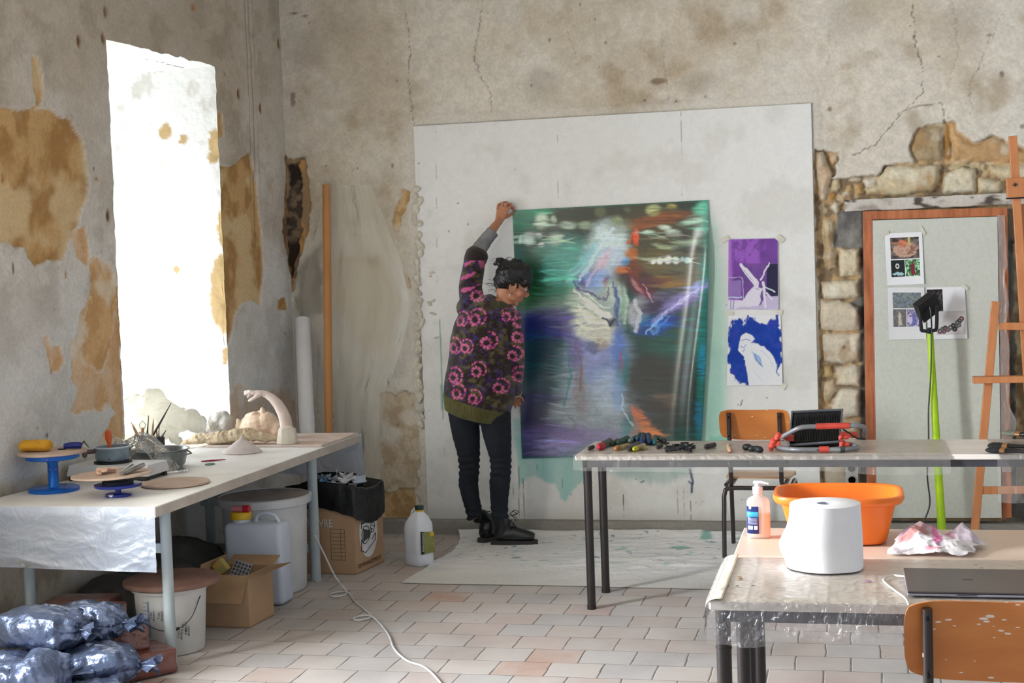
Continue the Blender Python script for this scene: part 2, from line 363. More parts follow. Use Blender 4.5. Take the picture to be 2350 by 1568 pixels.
ST = [([(725, 270), (760, 180), (800, 135), (870, 118), (970, 108), (972, 366), (780, 366), (740, 330)], (178, 158, 126), 0),
      ([(980, 85), (1008, 105), (1026, 240), (1034, 340), (1010, 368), (978, 366)], (170, 124, 66), .01),
      ([(1014, 92), (1055, 84), (1070, 165), (1120, 205), (1180, 245), (1280, 205), (1330, 195), (1430, 240), (1600, 300), (1600, 380), (1430, 376), (1200, 372), (1042, 366)], (196, 160, 116), 0),
      ([(518, 470), (572, 408), (700, 402), (938, 388), (943, 500), (900, 588), (640, 608), (560, 608), (432, 608), (410, 560), (505, 530)], (206, 192, 160), -.02),
      ([(968, 480), (1010, 432), (1100, 410), (1198, 418), (1202, 592), (968, 594)], (214, 204, 178), -.02),
      ([(1214, 484), (1300, 488), (1392, 502), (1398, 560), (1380, 588), (1218, 588)], (206, 192, 160), -.01),
      ([(1288, 394), (1600, 394), (1600, 600), (1440, 590), (1430, 495), (1312, 458)], (204, 186, 150), 0),
      ([(1040, 392), (1130, 384), (1195, 392), (1190, 404), (1090, 402), (1040, 414)], (190, 178, 140), .01),
      ([(278, 495), (388, 480), (392, 508), (330, 516)], (180, 160, 130), 0), ([(402, 488), (503, 480), (498, 528), (425, 556)], (220, 212, 196), 0),
      ([(182, 500), (238, 492), (246, 560), (215, 583), (182, 570)], (212, 196, 160), 0), ([(168, 690), (200, 642), (253, 662), (243, 720), (210, 748)], (216, 200, 166), -.01),
      ([(335, 532), (398, 522), (418, 598), (342, 608)], (190, 156, 108), 0), ([(255, 590), (290, 585), (296, 612), (262, 616)], (222, 210, 190), 0),
      ([(275, 540), (318, 530), (325, 575), (285, 585)], (190, 160, 116), 0), ([(150, 600), (190, 585), (210, 610), (170, 650)], (184, 140, 84), 0),
      ([(60, 300), (128, 295), (160, 400), (190, 460), (160, 560), (130, 640), (100, 640), (70, 500)], (206, 182, 154), -.02),
      ([(165, 310), (230, 318), (228, 360), (180, 400)], (206, 160, 104), 0),
      ([(125, 780), (190, 790), (200, 960), (212, 1110), (150, 1138), (120, 1050)], (214, 198, 166), -.01),
      ([(232, 988), (384, 984), (384, 1178), (238, 1184)], (216, 204, 176), -.015),
      ([(96, 1225), (376, 1198), (384, 1330), (250, 1345), (120, 1330)], (220, 210, 186), -.02),
      ([(90, 1340), (240, 1355), (380, 1400), (385, 1560), (260, 1575), (100, 1560)], (216, 204, 182), -.02),
      ([(110, 1590), (300, 1590), (385, 1580), (385, 1790), (240, 1800), (120, 1780)], (218, 208, 188), -.015),
      ([(110, 1810), (180, 1810), (190, 1890), (120, 1900)], (206, 180, 130), 0), ([(205, 1815), (385, 1810), (385, 1960), (215, 1950)], (214, 202, 178), -.02),
      ([(110, 1925), (195, 1920), (225, 1990), (150, 2080), (115, 2060)], (200, 170, 124), 0), ([(240, 1975), (385, 1980), (385, 2170), (200, 2190), (175, 2100)], (214, 204, 184), -.02),
      ([(120, 2110), (165, 2110), (195, 2200), (385, 2200), (385, 2400), (120, 2400)], (208, 194, 170), -.01),
      ([(120, 2430), (385, 2420), (385, 2800), (120, 2800)], (206, 194, 172), -.01)]
rg = fbm(X * 18, Z * 18, 66, 5); rg2 = fbm(X * 7, Z * 7, 67, 3)
for k, (pts, col, up_) in enumerate(ST):
    d = sdf(X * .7 + wx * .3, Z * .7 + wz * .3, BW(K5(pts))); m = ss(.004, -.006, d)
    s_ = lin(col) * (.72 + .5 * rg)[..., None]; s_ = mixc(s_, lin((160, 122, 74)), ss(.55, .7, rg2) * .5); s_ = mixc(s_, lin((226, 220, 204)), ss(.55, .72, fbm(X * 9, Z * 9, 400 + k, 3)) * .5)
    c = c * (1 - m[..., None]) + s_ * m[..., None]
    H = H * (1 - m) + m * (.012 + up_ + (rg - .5) * .028 + .02 * ss(-.03, 0, d))
c, H = patch(c, H, K5([(215, 745), (262, 715), (300, 700), (396, 696), (396, 980), (300, 990), (190, 980), (200, 850)]), [(132, 130, 126), (112, 110, 108), (156, 154, 150)], .0, 12, .4, 8)
c, H = patch(c, H, K5([(330, 1350), (392, 1330), (396, 1480), (300, 1380)]), [(140, 138, 132), (120, 118, 114), (156, 154, 150)], .0, 12, .4, 9)
c, H = patch(c, H, K5([(387, 690), (420, 690), (430, 2900), (392, 2900)]), [(96, 94, 90), (76, 74, 72), (120, 118, 112)], .0, 12, .2, 10)
c, H = patch(c, H, [(2306, 480), (2345, 478), (2420, 478), (2420, 1200), (2312, 1200)], [(112, 112, 108), (84, 82, 78), (140, 128, 108)], .0, 12, .2, 11)
c, H = patch(c, H, [(2330, 560), (2420, 540), (2420, 1150), (2335, 1150)], [(196, 180, 142), (140, 120, 90), (110, 104, 92)], .01, 8, .6, 13)
# cracks
rn = (fbm(X * 40, Z * 40, 8, 3) - .5) * .03
for pts, wd, k in [([(930, 30), (938, 75), (942, 120), (937, 180), (950, 285)], .0022, .75), ([(1108, 0), (1100, 60), (1088, 130), (1106, 180), (1125, 215), (1127, 255)], .0022, .75),
                   ([(2095, 0), (2100, 100), (2118, 160), (2118, 210), (2060, 270), (2010, 330), (1960, 356)], .0024, .9), ([(2060, 262), (2100, 245), (2160, 235), (2170, 270)], .0022, .8),
                   ([(2185, 0), (2200, 120), (2175, 200)], .0018, .4), ([(1300, 60), (1310, 100), (1330, 160)], .0016, .4), ([(1520, 90), (1535, 230)], .0016, .4), ([(1730, 60), (1745, 120)], .0016, .4),
                   ([(1905, 40), (1900, 150)], .0016, .35), ([(2300, 30), (2260, 120), (2225, 200), (2230, 260)], .0018, .45), ([(800, 430), (815, 380), (790, 300)], .0014, .35)]:
    d = dline(X + rn, Z + rn[::-1] * .0 + (fbm(X * 40, Z * 40, 9, 3) - .5) * .02, BW(pts)); m = ss(wd * 2.2, wd * .4, d); c = mixc(c, lin((96, 84, 70)), m * k * .85); H = H + m * .003
for k in range(70):
    px_, pz = random.uniform(-3.4, 1.2), random.uniform(.2, 3.4); r = random.uniform(.004, .010)
    i0, i1 = np.searchsorted(xs, [px_ - .05, px_ + .05]); j0, j1 = np.searchsorted(zs, [pz - .05, pz + .05])
    q = np.hypot(X[i0:i1, j0:j1] - px_, (Z[i0:i1, j0:j1] - pz) * random.uniform(.5, 1.2)); c[i0:i1, j0:j1] = mixc(c[i0:i1, j0:j1], lin((120, 96, 70)), ss(r, r * .4, q) * .8)
H = np.where((X > -2.62) & (X < -.2) & (Z > .09) & (Z < 2.55), np.maximum(H, 0.002), H)
P = np.stack([X, YB + H, Z], -1)
M_plaster = matv('worn_plaster', .92, .5, 45, .006, fine=.09, fscale=60, spec=.15)
wall_back = gridmesh('wall_back', P, c, M_plaster); tag(wall_back, 'worn beige plaster back wall with cracks and bared stones', kind='structure')
M_plain = mat('plain_plaster', (214, 206, 192), .92, c2=(196, 186, 168), scale=2, bump=.4, bscale=30)
b = MB(); b.box((1.29, YB, -.02), (4.2, YB + .3, 3.9)); b.box((-3.6, YB, 3.72), (1.3, YB + .3, 3.9)); tag(b.build('wall_back_side', M_plain, smooth=False), kind='structure')

# ============================================================ left wall with its deep window
ys = np.unique(np.round(np.concatenate([np.arange(5.0, WY0, .012), np.arange(WY0, WY1, .04), np.arange(WY1, YB + .02, .010), [WY0, WY1, YB]]), 4))
zs = np.unique(np.round(np.concatenate([np.arange(-.02, WZ0, .012), np.arange(WZ0, 3.75, .010), [WZ0, WZ1]]), 4))
Yg, Zg = np.meshgrid(ys, zs, indexing='ij')
en = lambda z, s: (fbm(z * 12, z * 0 + s, 5, 3) - .5) * .03
et = lambda y: (fbm(y * 14, y * 0 + 9.3, 6, 3) - .5) * .02 + .0
big = fbm(Yg * 1.3, Zg * 1.3, 203, 5); med = fbm(Yg * 5, Zg * 5, 211, 5); fin = fbm(Yg * 22, Zg * 22, 221, 4)
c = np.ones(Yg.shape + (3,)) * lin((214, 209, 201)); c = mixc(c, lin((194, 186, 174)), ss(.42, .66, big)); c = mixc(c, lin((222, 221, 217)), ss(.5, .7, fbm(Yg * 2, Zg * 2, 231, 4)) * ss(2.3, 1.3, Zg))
c = mixc(c, lin((184, 172, 152)), ss(1.9, 3.0, Zg + (big - .5)) * .6)  # warmer, dimmer light high on the wall painted into the plaster colour
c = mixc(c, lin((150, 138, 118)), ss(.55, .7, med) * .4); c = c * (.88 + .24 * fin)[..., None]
c = mixc(c, lin((206, 209, 212)), ss(2.2, 1.0, Zg) * .5)  # cool daylight on the lower wall tinted into its colour
H = (med - .5) * .012
wy = Yg + (fbm(Yg * 14, Zg * 14, 15, 5) - .5) * .10; wz = Zg + (fbm(Yg * 14, Zg * 14, 65, 5) - .5) * .10
OCH = [(198, 162, 112), (170, 131, 82), (210, 184, 142)]; PIN = [(216, 188, 156), (206, 168, 126), (220, 208, 190)]
def lpatch(c, H, pts, cols, depth=.012, grain=14, wob=.7, seed=0, soft=.005, k=1.0):
    d = sdf(Yg * (1 - wob) + wy * wob, Zg * (1 - wob) + wz * wob, LW(pts)); m = ss(soft, -soft, d) * k
    n = fbm(Yg * grain, Zg * grain * .7, 270 + seed, 5); n2 = fbm(Yg * grain * .3, Zg * grain * .3, 290 + seed, 4)
    q = lin(cols[0]) * np.ones_like(c); q = mixc(q, lin(cols[1]), ss(.4, .62, n)); q = mixc(q, lin(cols[2]), ss(.52, .66, n2))
    rim = ss(.010, 0, np.abs(d - .002)); c = mixc(c, lin((232, 226, 214)), rim * .5 * k)
    c = c * (1 - m[..., None]) + q * m[..., None]; return c, H + m * (depth + (n - .5) * .012)
c, H = lpatch(c, H, [(-60, 235), (25, 245), (45, 255), (75, 245), (110, 250), (135, 268), (170, 275), (178, 300), (192, 330), (200, 370), (205, 400), (200, 440), (192, 480), (185, 510), (172, 540), (160, 560), (150, 588), (110, 600), (82, 612), (66, 592), (60, 570), (40, 572), (20, 560), (-60, 555)], OCH, .016, 10, .5, 1)
c, H = lpatch(c, H, [(75, 130), (88, 125), (100, 175), (95, 235), (85, 250), (78, 200)], OCH, .014, 14, .3, 2)
c, H = lpatch(c, H, [(165, 535), (198, 520), (206, 600), (200, 612), (178, 590)], PIN, .008, 14, .3, 3)
c, H = lpatch(c, H, [(205, 592), (240, 595), (262, 620), (275, 680), (270, 700), (276, 760), (284, 800), (287, 860), (290, 940), (290, 1060), (230, 1060), (225, 1015), (250, 980), (262, 945), (245, 930), (200, 945), (160, 945), (165, 920), (185, 890), (165, 860), (165, 800), (180, 760), (175, 720), (200, 700), (215, 650), (205, 620)], PIN, .010, 12, .8, 4)
c, H = lpatch(c, H, [(205, 592), (240, 595), (262, 620), (274, 680), (268, 720), (255, 800), (240, 850), (200, 840), (190, 790), (210, 700), (215, 650)], [(214, 176, 130), (196, 156, 108), (222, 204, 178)], .0, 12, .9, 5)
c, H = lpatch(c, H, [(97, 770), (110, 775), (118, 800), (140, 795), (148, 830), (140, 850), (120, 855), (112, 830)], PIN, .010, 14, .4, 6)
c, H = lpatch(c, H, [(500, 378), (530, 382), (575, 350), (590, 420), (600, 520), (605, 620), (600, 700), (580, 690), (560, 690), (545, 720), (535, 760), (520, 800), (508, 800), (498, 600), (490, 400)], OCH, .016, 12, .35, 7)
c, H = lpatch(c, H, [(480, 255), (510, 258), (515, 310), (500, 320)], OCH, .012, 14, .2, 8)
c, H = lpatch(c, H, [(532, 880), (600, 905), (650, 890), (690, 930), (690, 1010), (532, 1010)], [(206, 184, 160), (196, 170, 140), (214, 206, 196)], .006, 14, 1.0, 9, .02, .7)
c, H = lpatch(c, H, [(655, 357), (690, 362), (700, 700), (675, 660), (664, 600), (655, 560), (650, 510), (655, 450)], [(190, 150, 100), (132, 108, 84), (170, 146, 116)], .012, 20, .6, 10)
c, H = lpatch(c, H, [(640, 690), (655, 680), (660, 712), (638, 712)], OCH, .008, 14, .2, 11)
c, H = lpatch(c, H, [(-200, 1150), (240, 1060), (420, 1100), (420, 1500), (-200, 1600)], [(190, 180, 162), (166, 154, 136), (204, 198, 188)], .01, 9, 1.0, 12, .03)
for k in range(60):
    py_, pz = random.uniform(5.2, 8.6), random.uniform(.9, 3.5); r = random.uniform(.006, .014)
    i0, i1 = np.searchsorted(ys, [py_ - .06, py_ + .06]); j0, j1 = np.searchsorted(zs, [pz - .06, pz + .06])
    q = np.hypot(Yg[i0:i1, j0:j1] - py_, (Zg[i0:i1, j0:j1] - pz) * random.uniform(.3, 1)); c[i0:i1, j0:j1] = mixc(c[i0:i1, j0:j1], lin((170, 120, 70) if k % 3 else (70, 54, 40)), ss(r, r * .4, q) * .9)
for x, y in [(243, 27), (238, 88), (181, 95), (598, 250), (640, 100), (548, 215), (249, 495)]:
    p = OL(x, y); q = np.hypot(Yg - p[1], (Zg - p[2]) * .5); c = mixc(c, lin((120, 86, 54)), ss(.022, .008, q + (fin - .5) * .01)); H = H + ss(.022, .008, q) * .008
for yy, wd, k in [(8.20, .003, .6), (8.245, .004, .7), (8.30, .002, .4)]:
    m = ss(wd * 2, wd * .5, np.abs(Yg - yy - (vn(Zg * 1.5, Zg * 0, 4) - .5) * .02)) * k * ss(1.6, 2.0, Zg); c = mixc(c, lin((120, 108, 92)), m); H = H + m * .006
Yd = Yg + (np.exp(-((Yg - WY0) / .02) ** 2) * en(Zg, 1.5) + np.exp(-((Yg - WY1) / .02) ** 2) * en(Zg, 7.5)) * ((Zg >= WZ0 - .05) & (Zg <= WZ1))
Zd = Zg + np.exp(-((Zg - WZ1) / .02) ** 2) * et(Yg) * ((Yg > WY0 - .01) & (Yg < WY1 + .01))
P = np.stack([XL(Yg) - H, Yd, Zd], -1)
ymid = (ys[:-1] + ys[1:]) / 2; zmid = (zs[:-1] + zs[1:]) / 2
keep = ~(((ymid > WY0) & (ymid < WY1))[:, None] & ((zmid > WZ0) & (zmid < WZ1))[None, :])
wall_left = gridmesh('wall_left', P, c, M_plaster, keep=keep); tag(wall_left, 'grey plaster side wall with ochre patches and a deep window niche', kind='structure')
# reveals: far (faces camera), near, soffit, sill
M_rev = matv('white_reveal_paint', .9, .6, 30, .006, fine=.05, fscale=40, spec=.1)
us = np.linspace(0, DEEP, 60)
def reveal(name, y0, s, splay):
    U, Zr = np.meshgrid(us, np.arange(WZ0 - .02, WZ1 + .02, .010), indexing='ij')
    n = fbm(U * 14, Zr * 9, 301 + int(s), 4)
    e = en(Zr, s) * np.exp(-(U / .02) ** 2)
    Yy = y0 + e + splay * U * .0 + (n - .5) * .010 * ss(0, .03, U)
    cc = np.ones(U.shape + (3,)) * lin((238, 237, 233)); cc = mixc(cc, lin((206, 202, 192)), ss(.5, .7, n) * ss(2.2, 2.9, Zr + (n - .5)) * .8)
    for yy, zz, rr, kx in [(.33, 2.52, .045, 1.4), (.01, 1.50, .10, .5), (.02, 1.66, .07, .6), (.22, 2.47, .02, 3), (.30, 1.72, .02, 1), (.02, 2.42, .05, .5), (.0, 1.95, .03, .4), (.015, 1.2, .03, .5)]:
        q = np.hypot((U - yy), (Zr - zz) / (1 / kx if kx < 1 else 1)) + (n - .5) * .05 + (fbm(U * 40, Zr * 40, 9, 3) - .5) * .03; cc = mixc(cc, lin((196, 168, 122)), ss(rr, rr * .75, q))
    gridmesh(name, np.stack([XL(y0) - U, Yy, Zr], -1), cc, M_rev, wall_left)
reveal('reveal', WY1, 7.5, 0); reveal('reveal', WY0, 1.5, 0)
U, Yr = np.meshgrid(us, np.linspace(WY0 - .01, WY1 + .01, 90), indexing='ij')
n = fbm(U * 14, Yr * 9, 321, 4); cc = np.ones(U.shape + (3,)) * lin((236, 234, 228)) * (.94 + .1 * n)[..., None]
cc = mixc(cc, lin((90, 84, 76)), ss(.004, .001, np.abs(U - .18 - (n - .5) * .06)) * ss(7.2, 7.3, Yr))
gridmesh('soffit', np.stack([XL(Yr) - U, Yr, WZ1 + et(Yr) * np.exp(-(U / .02) ** 2) + (n - .5) * .006 - .02 * U], -1), cc, M_rev, wall_left)
gridmesh('sill', np.stack([XL(Yr) - U, Yr, WZ0 + (n - .5) * .006], -1), np.ones(U.shape + (3,)) * lin((214, 206, 194)) * (.9 + .2 * n)[..., None], M_rev, wall_left)
# rest of the side wall, outer skin, second window opening nearer the camera
b = MB(); T_ = .84
def wbox(y0, y1, z0, z1): b.hexa([(XL(y0), y0, z0), (XL(y1), y1, z0), (XL(y1) - T_, y1, z0), (XL(y0) - T_, y0, z0)], [(XL(y0), y0, z1), (XL(y1), y1, z1), (XL(y1) - T_, y1, z1), (XL(y0) - T_, y0, z1)])
wbox(-1.5, W2[0], -.02, 3.9); wbox(W2[1], 5.0, -.02, 3.9); wbox(W2[0], W2[1], -.02, .8); wbox(W2[0], W2[1], 2.9, 3.9)
o = b.build('wall_left_near', M_plain, smooth=False); tag(o, kind='structure')
b = MB(); xo = -4.50
b.box((xo - .1, 5.0, -.02), (xo, WY0 - .02, 3.9)); b.box((xo - .1, WY1 + .02, -.02), (xo, 9.0, 3.9)); b.box((xo - .1, WY0 - .02, -.02), (xo, WY1 + .02, WZ0)); b.box((xo - .1, WY0 - .02, WZ1), (xo, WY1 + .02, 3.9)); b.box((-4.5, 5.0, 3.74), (-3.4, 8.7, 3.9))
tag(b.build('wall_left_outer', M_plain, smooth=False), kind='structure')
M_whitewood = mat('white_window_paint', (230, 230, 226), .5)
b = MB(); xw = -4.42
for y_ in (WY0, (WY0 + WY1) / 2 - .03, WY1 - .06): b.box((xw, y_, WZ0), (xw + .05, y_ + .06, WZ1))
for z_ in (WZ0, 1.4, 2.1, WZ1 - .06): b.box((xw, WY0, z_), (xw + .05, WY1, z_ + .05))
win = b.build('window_1', M_whitewood, bevel=.004, smooth=False); tag(win, 'white window frame deep in the niche', kind='structure')
b = MB(); b.box((-4.3, -1.5, 3.9), (4.2, 9.0, 4.0)); tag(b.build('ceiling', mat('ceiling_paint', (190, 180, 164), .9), smooth=False), kind='structure')

# ============================================================ floor of terracotta squares in running bond
m, nt, bs = _nodes('terracotta_tiles'); N = nt.nodes; L = nt.links
tc = N.new('ShaderNodeTexCoord'); sx = N.new('ShaderNodeSeparateXYZ')
nw = N.new('ShaderNodeTexNoise'); nw.inputs['Scale'].default_value = 5; L.new(tc.outputs['Object'], nw.inputs['Vector'])
va = N.new('ShaderNodeVectorMath'); va.operation = 'MULTIPLY_ADD'; va.inputs[1].default_value = (.018, .014, 0); L.new(nw.outputs['Color'], va.inputs[0]); L.new(tc.outputs['Object'], va.inputs[2]); L.new(va.outputs[0], sx.inputs[0])
def mth(op, a, b=None, c_=None):
    q = N.new('ShaderNodeMath'); q.operation = op
    for i, v in enumerate((a, b, c_)):
        if v is None: continue
        if isinstance(v, (int, float)): q.inputs[i].default_value = v
        else: L.new(v, q.inputs[i])
    return q.outputs[0]
TW, TD = .222, .205
gy = mth('DIVIDE', mth('ADD', sx.outputs[1], 10 * TD - .07), TD); row = mth('FLOOR', gy); fy = mth('FRACT', gy)
gx = mth('ADD', mth('DIVIDE', mth('ADD', sx.outputs[0], 40 * TW + .02), TW), mth('MULTIPLY', mth('MODULO', row, 2), .47)); colu = mth('FLOOR', gx); fx = mth('FRACT', gx)
cv = N.new('ShaderNodeCombineXYZ'); L.new(colu, cv.inputs[0]); L.new(row, cv.inputs[1])
wn = N.new('ShaderNodeTexWhiteNoise'); wn.noise_dimensions = '2D'; L.new(cv.outputs[0], wn.inputs['Vector'])
rp = N.new('ShaderNodeValToRGB'); rp.color_ramp.interpolation = 'CONSTANT'; e = rp.color_ramp.elements
cols_ = [(0, (206, 192, 184)), (.16, (200, 193, 190)), (.33, (206, 186, 176)), (.47, (194, 188, 186)), (.6, (212, 200, 192)), (.74, (198, 182, 174)), (.86, (208, 198, 190)), (.965, (202, 166, 148)), (.993, (190, 126, 100))]
e[0].position = 0; e[0].color = (*lin(cols_[0][1]), 1); e[1].position = cols_[1][0]; e[1].color = (*lin(cols_[1][1]), 1)
for p_, c_ in cols_[2:]: q = e.new(p_); q.color = (*lin(c_), 1)
L.new(wn.outputs['Value'], rp.inputs['Fac'])
# white dust, stains
nd = N.new('ShaderNodeTexNoise'); nd.inputs['Scale'].default_value = 3.2; nd.inputs['Detail'].default_value = 8; nd.inputs['Roughness'].default_value = .7; L.new(tc.outputs['Object'], nd.inputs['Vector'])
r2 = N.new('ShaderNodeValToRGB'); r2.color_ramp.elements[0].position = .36; r2.color_ramp.elements[1].position = .62; L.new(nd.outputs['Fac'], r2.inputs['Fac'])
mx = N.new('ShaderNodeMix'); mx.data_type = 'RGBA'; L.new(mth('MULTIPLY', r2.outputs['Color'], .62), mx.inputs['Factor']); L.new(rp.outputs['Color'], mx.inputs['A']); mx.inputs['B'].default_value = (*lin((214, 207, 202)), 1)
ng = N.new('ShaderNodeTexNoise'); ng.inputs['Scale'].default_value = 1.1; ng.inputs['Detail'].default_value = 6; L.new(tc.outputs['Object'], ng.inputs['Vector'])
r3 = N.new('ShaderNodeValToRGB'); r3.color_ramp.elements[0].position = .5; r3.color_ramp.elements[1].position = .72; L.new(ng.outputs['Fac'], r3.inputs['Fac'])
mx2 = N.new('ShaderNodeMix'); mx2.data_type = 'RGBA'; L.new(mth('MULTIPLY', r3.outputs['Color'], .55), mx2.inputs['Factor']); L.new(mx.outputs['Result'], mx2.inputs['A']); mx2.inputs['B'].default_value = (*lin((150, 142, 136)), 1)
# specks
vo = N.new('ShaderNodeTexVoronoi'); vo.inputs['Scale'].default_value = 9; L.new(tc.outputs['Object'], vo.inputs['Vector'])
sp = mth('LESS_THAN', vo.outputs['Distance'], .045); mx3 = N.new('ShaderNodeMix'); mx3.data_type = 'RGBA'; L.new(mth('MULTIPLY', sp, .6), mx3.inputs['Factor']); L.new(mx2.outputs['Result'], mx3.inputs['A']); mx3.inputs['B'].default_value = (*lin((120, 100, 92)), 1)
# joints
nj = N.new('ShaderNodeTexNoise'); nj.inputs['Scale'].default_value = 9; L.new(tc.outputs['Object'], nj.inputs['Vector'])
jw = mth('MULTIPLY_ADD', nj.outputs['Fac'], .026, -.002)
dx = mth('MINIMUM', fx, mth('SUBTRACT', 1, fx)); dy = mth('MINIMUM', fy, mth('SUBTRACT', 1, fy)); dd = mth('MINIMUM', dx, mth('MULTIPLY', dy, 1.25))
jm = mth('LESS_THAN', dd, jw)
mx4 = N.new('ShaderNodeMix'); mx4.data_type = 'RGBA'; L.new(mth('MULTIPLY', jm, .85), mx4.inputs['Factor']); L.new(mx3.outputs['Result'], mx4.inputs['A']); mx4.inputs['B'].default_value = (*lin((104, 92, 84)), 1)
dk_ = N.new('ShaderNodeMix'); dk_.data_type = 'RGBA'; dk_.blend_type = 'MULTIPLY'; dk_.inputs['Factor'].default_value = 1; L.new(mx4.outputs['Result'], dk_.inputs['A']); dk_.inputs['B'].default_value = (.76, .78, .80, 1); L.new(dk_.outputs['Result'], bs.inputs['Base Color']); bs.inputs['Roughness'].default_value = .7; bs.inputs['Specular IOR Level'].default_value = .3
bp = N.new('ShaderNodeBump'); bp.inputs['Strength'].default_value = .45; bp.inputs['Distance'].default_value = .01
hh = mth('ADD', mth('MULTIPLY', mth('MINIMUM', dd, .028), 14), mth('MULTIPLY', nd.outputs['Fac'], .5)); L.new(hh, bp.inputs['Height']); L.new(bp.outputs['Normal'], bs.inputs['Normal'])
b = MB(); b.box((-3.9, YB + .06, -.02), (-3.3, YB + .3, 3.8)); b.box((-3.9, YB - .5, -.02), (-3.62, YB + .3, 3.8)); tag(b.build('wall_corner_core', mat('dark_rubble', (110, 96, 80), .95), smooth=False), kind='structure')
b = MB(); b.add([(-4.3, -1.5, 0), (4.2, -1.5, 0), (4.2, 9, 0), (-4.3, 9, 0)], [(0, 1, 2, 3)]); tag(b.build('floor', m, smooth=False), 'dusty pinkish terracotta tile floor', kind='structure')
# concrete kerb at the foot of the back wall
b = MB(); 
xs_ = np.linspace(-3.5, 1.6, 160); U, V = np.meshgrid(xs_, np.array([0, .3, .6, .85, 1, 1.3, 1.7, 2.0]), indexing='ij')
n = fbm(U * 6, V * 2, 44, 4)
yy = np.where(V <= 1, YB - .075 + (n - .5) * .02, YB - .075 + (V - 1) * .095 + .0); zz = np.where(V <= 1, V * .092, .092 + (n - .5) * .008)
cc = np.ones(U.shape + (3,)) * lin((150, 146, 140)) * (.8 + .4 * n)[..., None]
kerb = gridmesh('baseboard_back', np.stack([U, yy, zz], -1), cc, M_plaster); tag(kerb, 'rough grey concrete kerb along the back wall', kind='structure')
# ============================================================ board, painting, prints on the back wall
YBD = YB - .022                                   # face of the plasterboard
def BD(pts): return [tuple(OY(x, y, YBD)[[0, 2]]) for x, y in pts]
xs = np.arange(-2.625, -.1985, .0065); zs = np.arange(.090, 2.557, .0065); X, Z = np.meshgrid(xs, zs, indexing='ij')
fin = fbm(X * 30, Z * 30, 500, 4); med = fbm(X * 4, Z * 4, 510, 5)
c = np.ones(X.shape + (3,)) * lin((232, 232, 230)); c = mixc(c, lin((216, 214, 208)), ss(.5, .7, med) * .6); c = c * (.96 + .08 * fin)[..., None]
wx = X + (fbm(X * 14, Z * 5, 520, 4) - .5) * .08; wz = Z + (fbm(X * 22, Z * 4, 530, 4) - .5) * .12
TEAL = lin((150, 206, 200))
def wash(c, pts, col, k, soft=.03, wob=1.0, add=0):
    d = sdf(X * (1 - wob) + wx * wob, Z * (1 - wob) + wz * wob, BD(pts)); return mixc(c, col, ss(soft, -soft, d) * k * (.7 + .6 * fbm(X * 18, Z * 3, 540 + add, 3)))
c = wash(c, [(1180, 1000), (1345, 1050), (1345, 1100), (1325, 1112), (1312, 1128), (1300, 1150), (1285, 1140), (1278, 1110), (1262, 1112), (1240, 1100), (1225, 1090), (1205, 1105), (1192, 1120), (1188, 1060), (1178, 1020)], TEAL, .75, .012, .45)
c = wash(c, [(1345, 1040), (1600, 1040), (1590, 1085), (1560, 1095), (1520, 1110), (1480, 1100), (1420, 1095), (1380, 1085)], lin((160, 190, 186)), .7, .03, .6, 3)
c = wash(c, [(1620, 480), (1640, 520), (1655, 620), (1665, 720), (1668, 860), (1668, 960), (1660, 1030), (1600, 1040), (1600, 480)], lin((150, 208, 186)), .65, .06, .4, 5)
c = wash(c, [(1600, 780), (1668, 800), (1668, 1000), (1600, 1010)], lin((120, 190, 180)), .35, .06, .5, 6)
c = wash(c, [(1178, 960), (1200, 960), (1200, 1010), (1178, 1010)], TEAL, .6, .015, .3, 7)
c = wash(c, [(1630, 1000), (1680, 1000), (1675, 1020), (1630, 1020)], lin((130, 196, 176)), .7, .01, .3, 8)
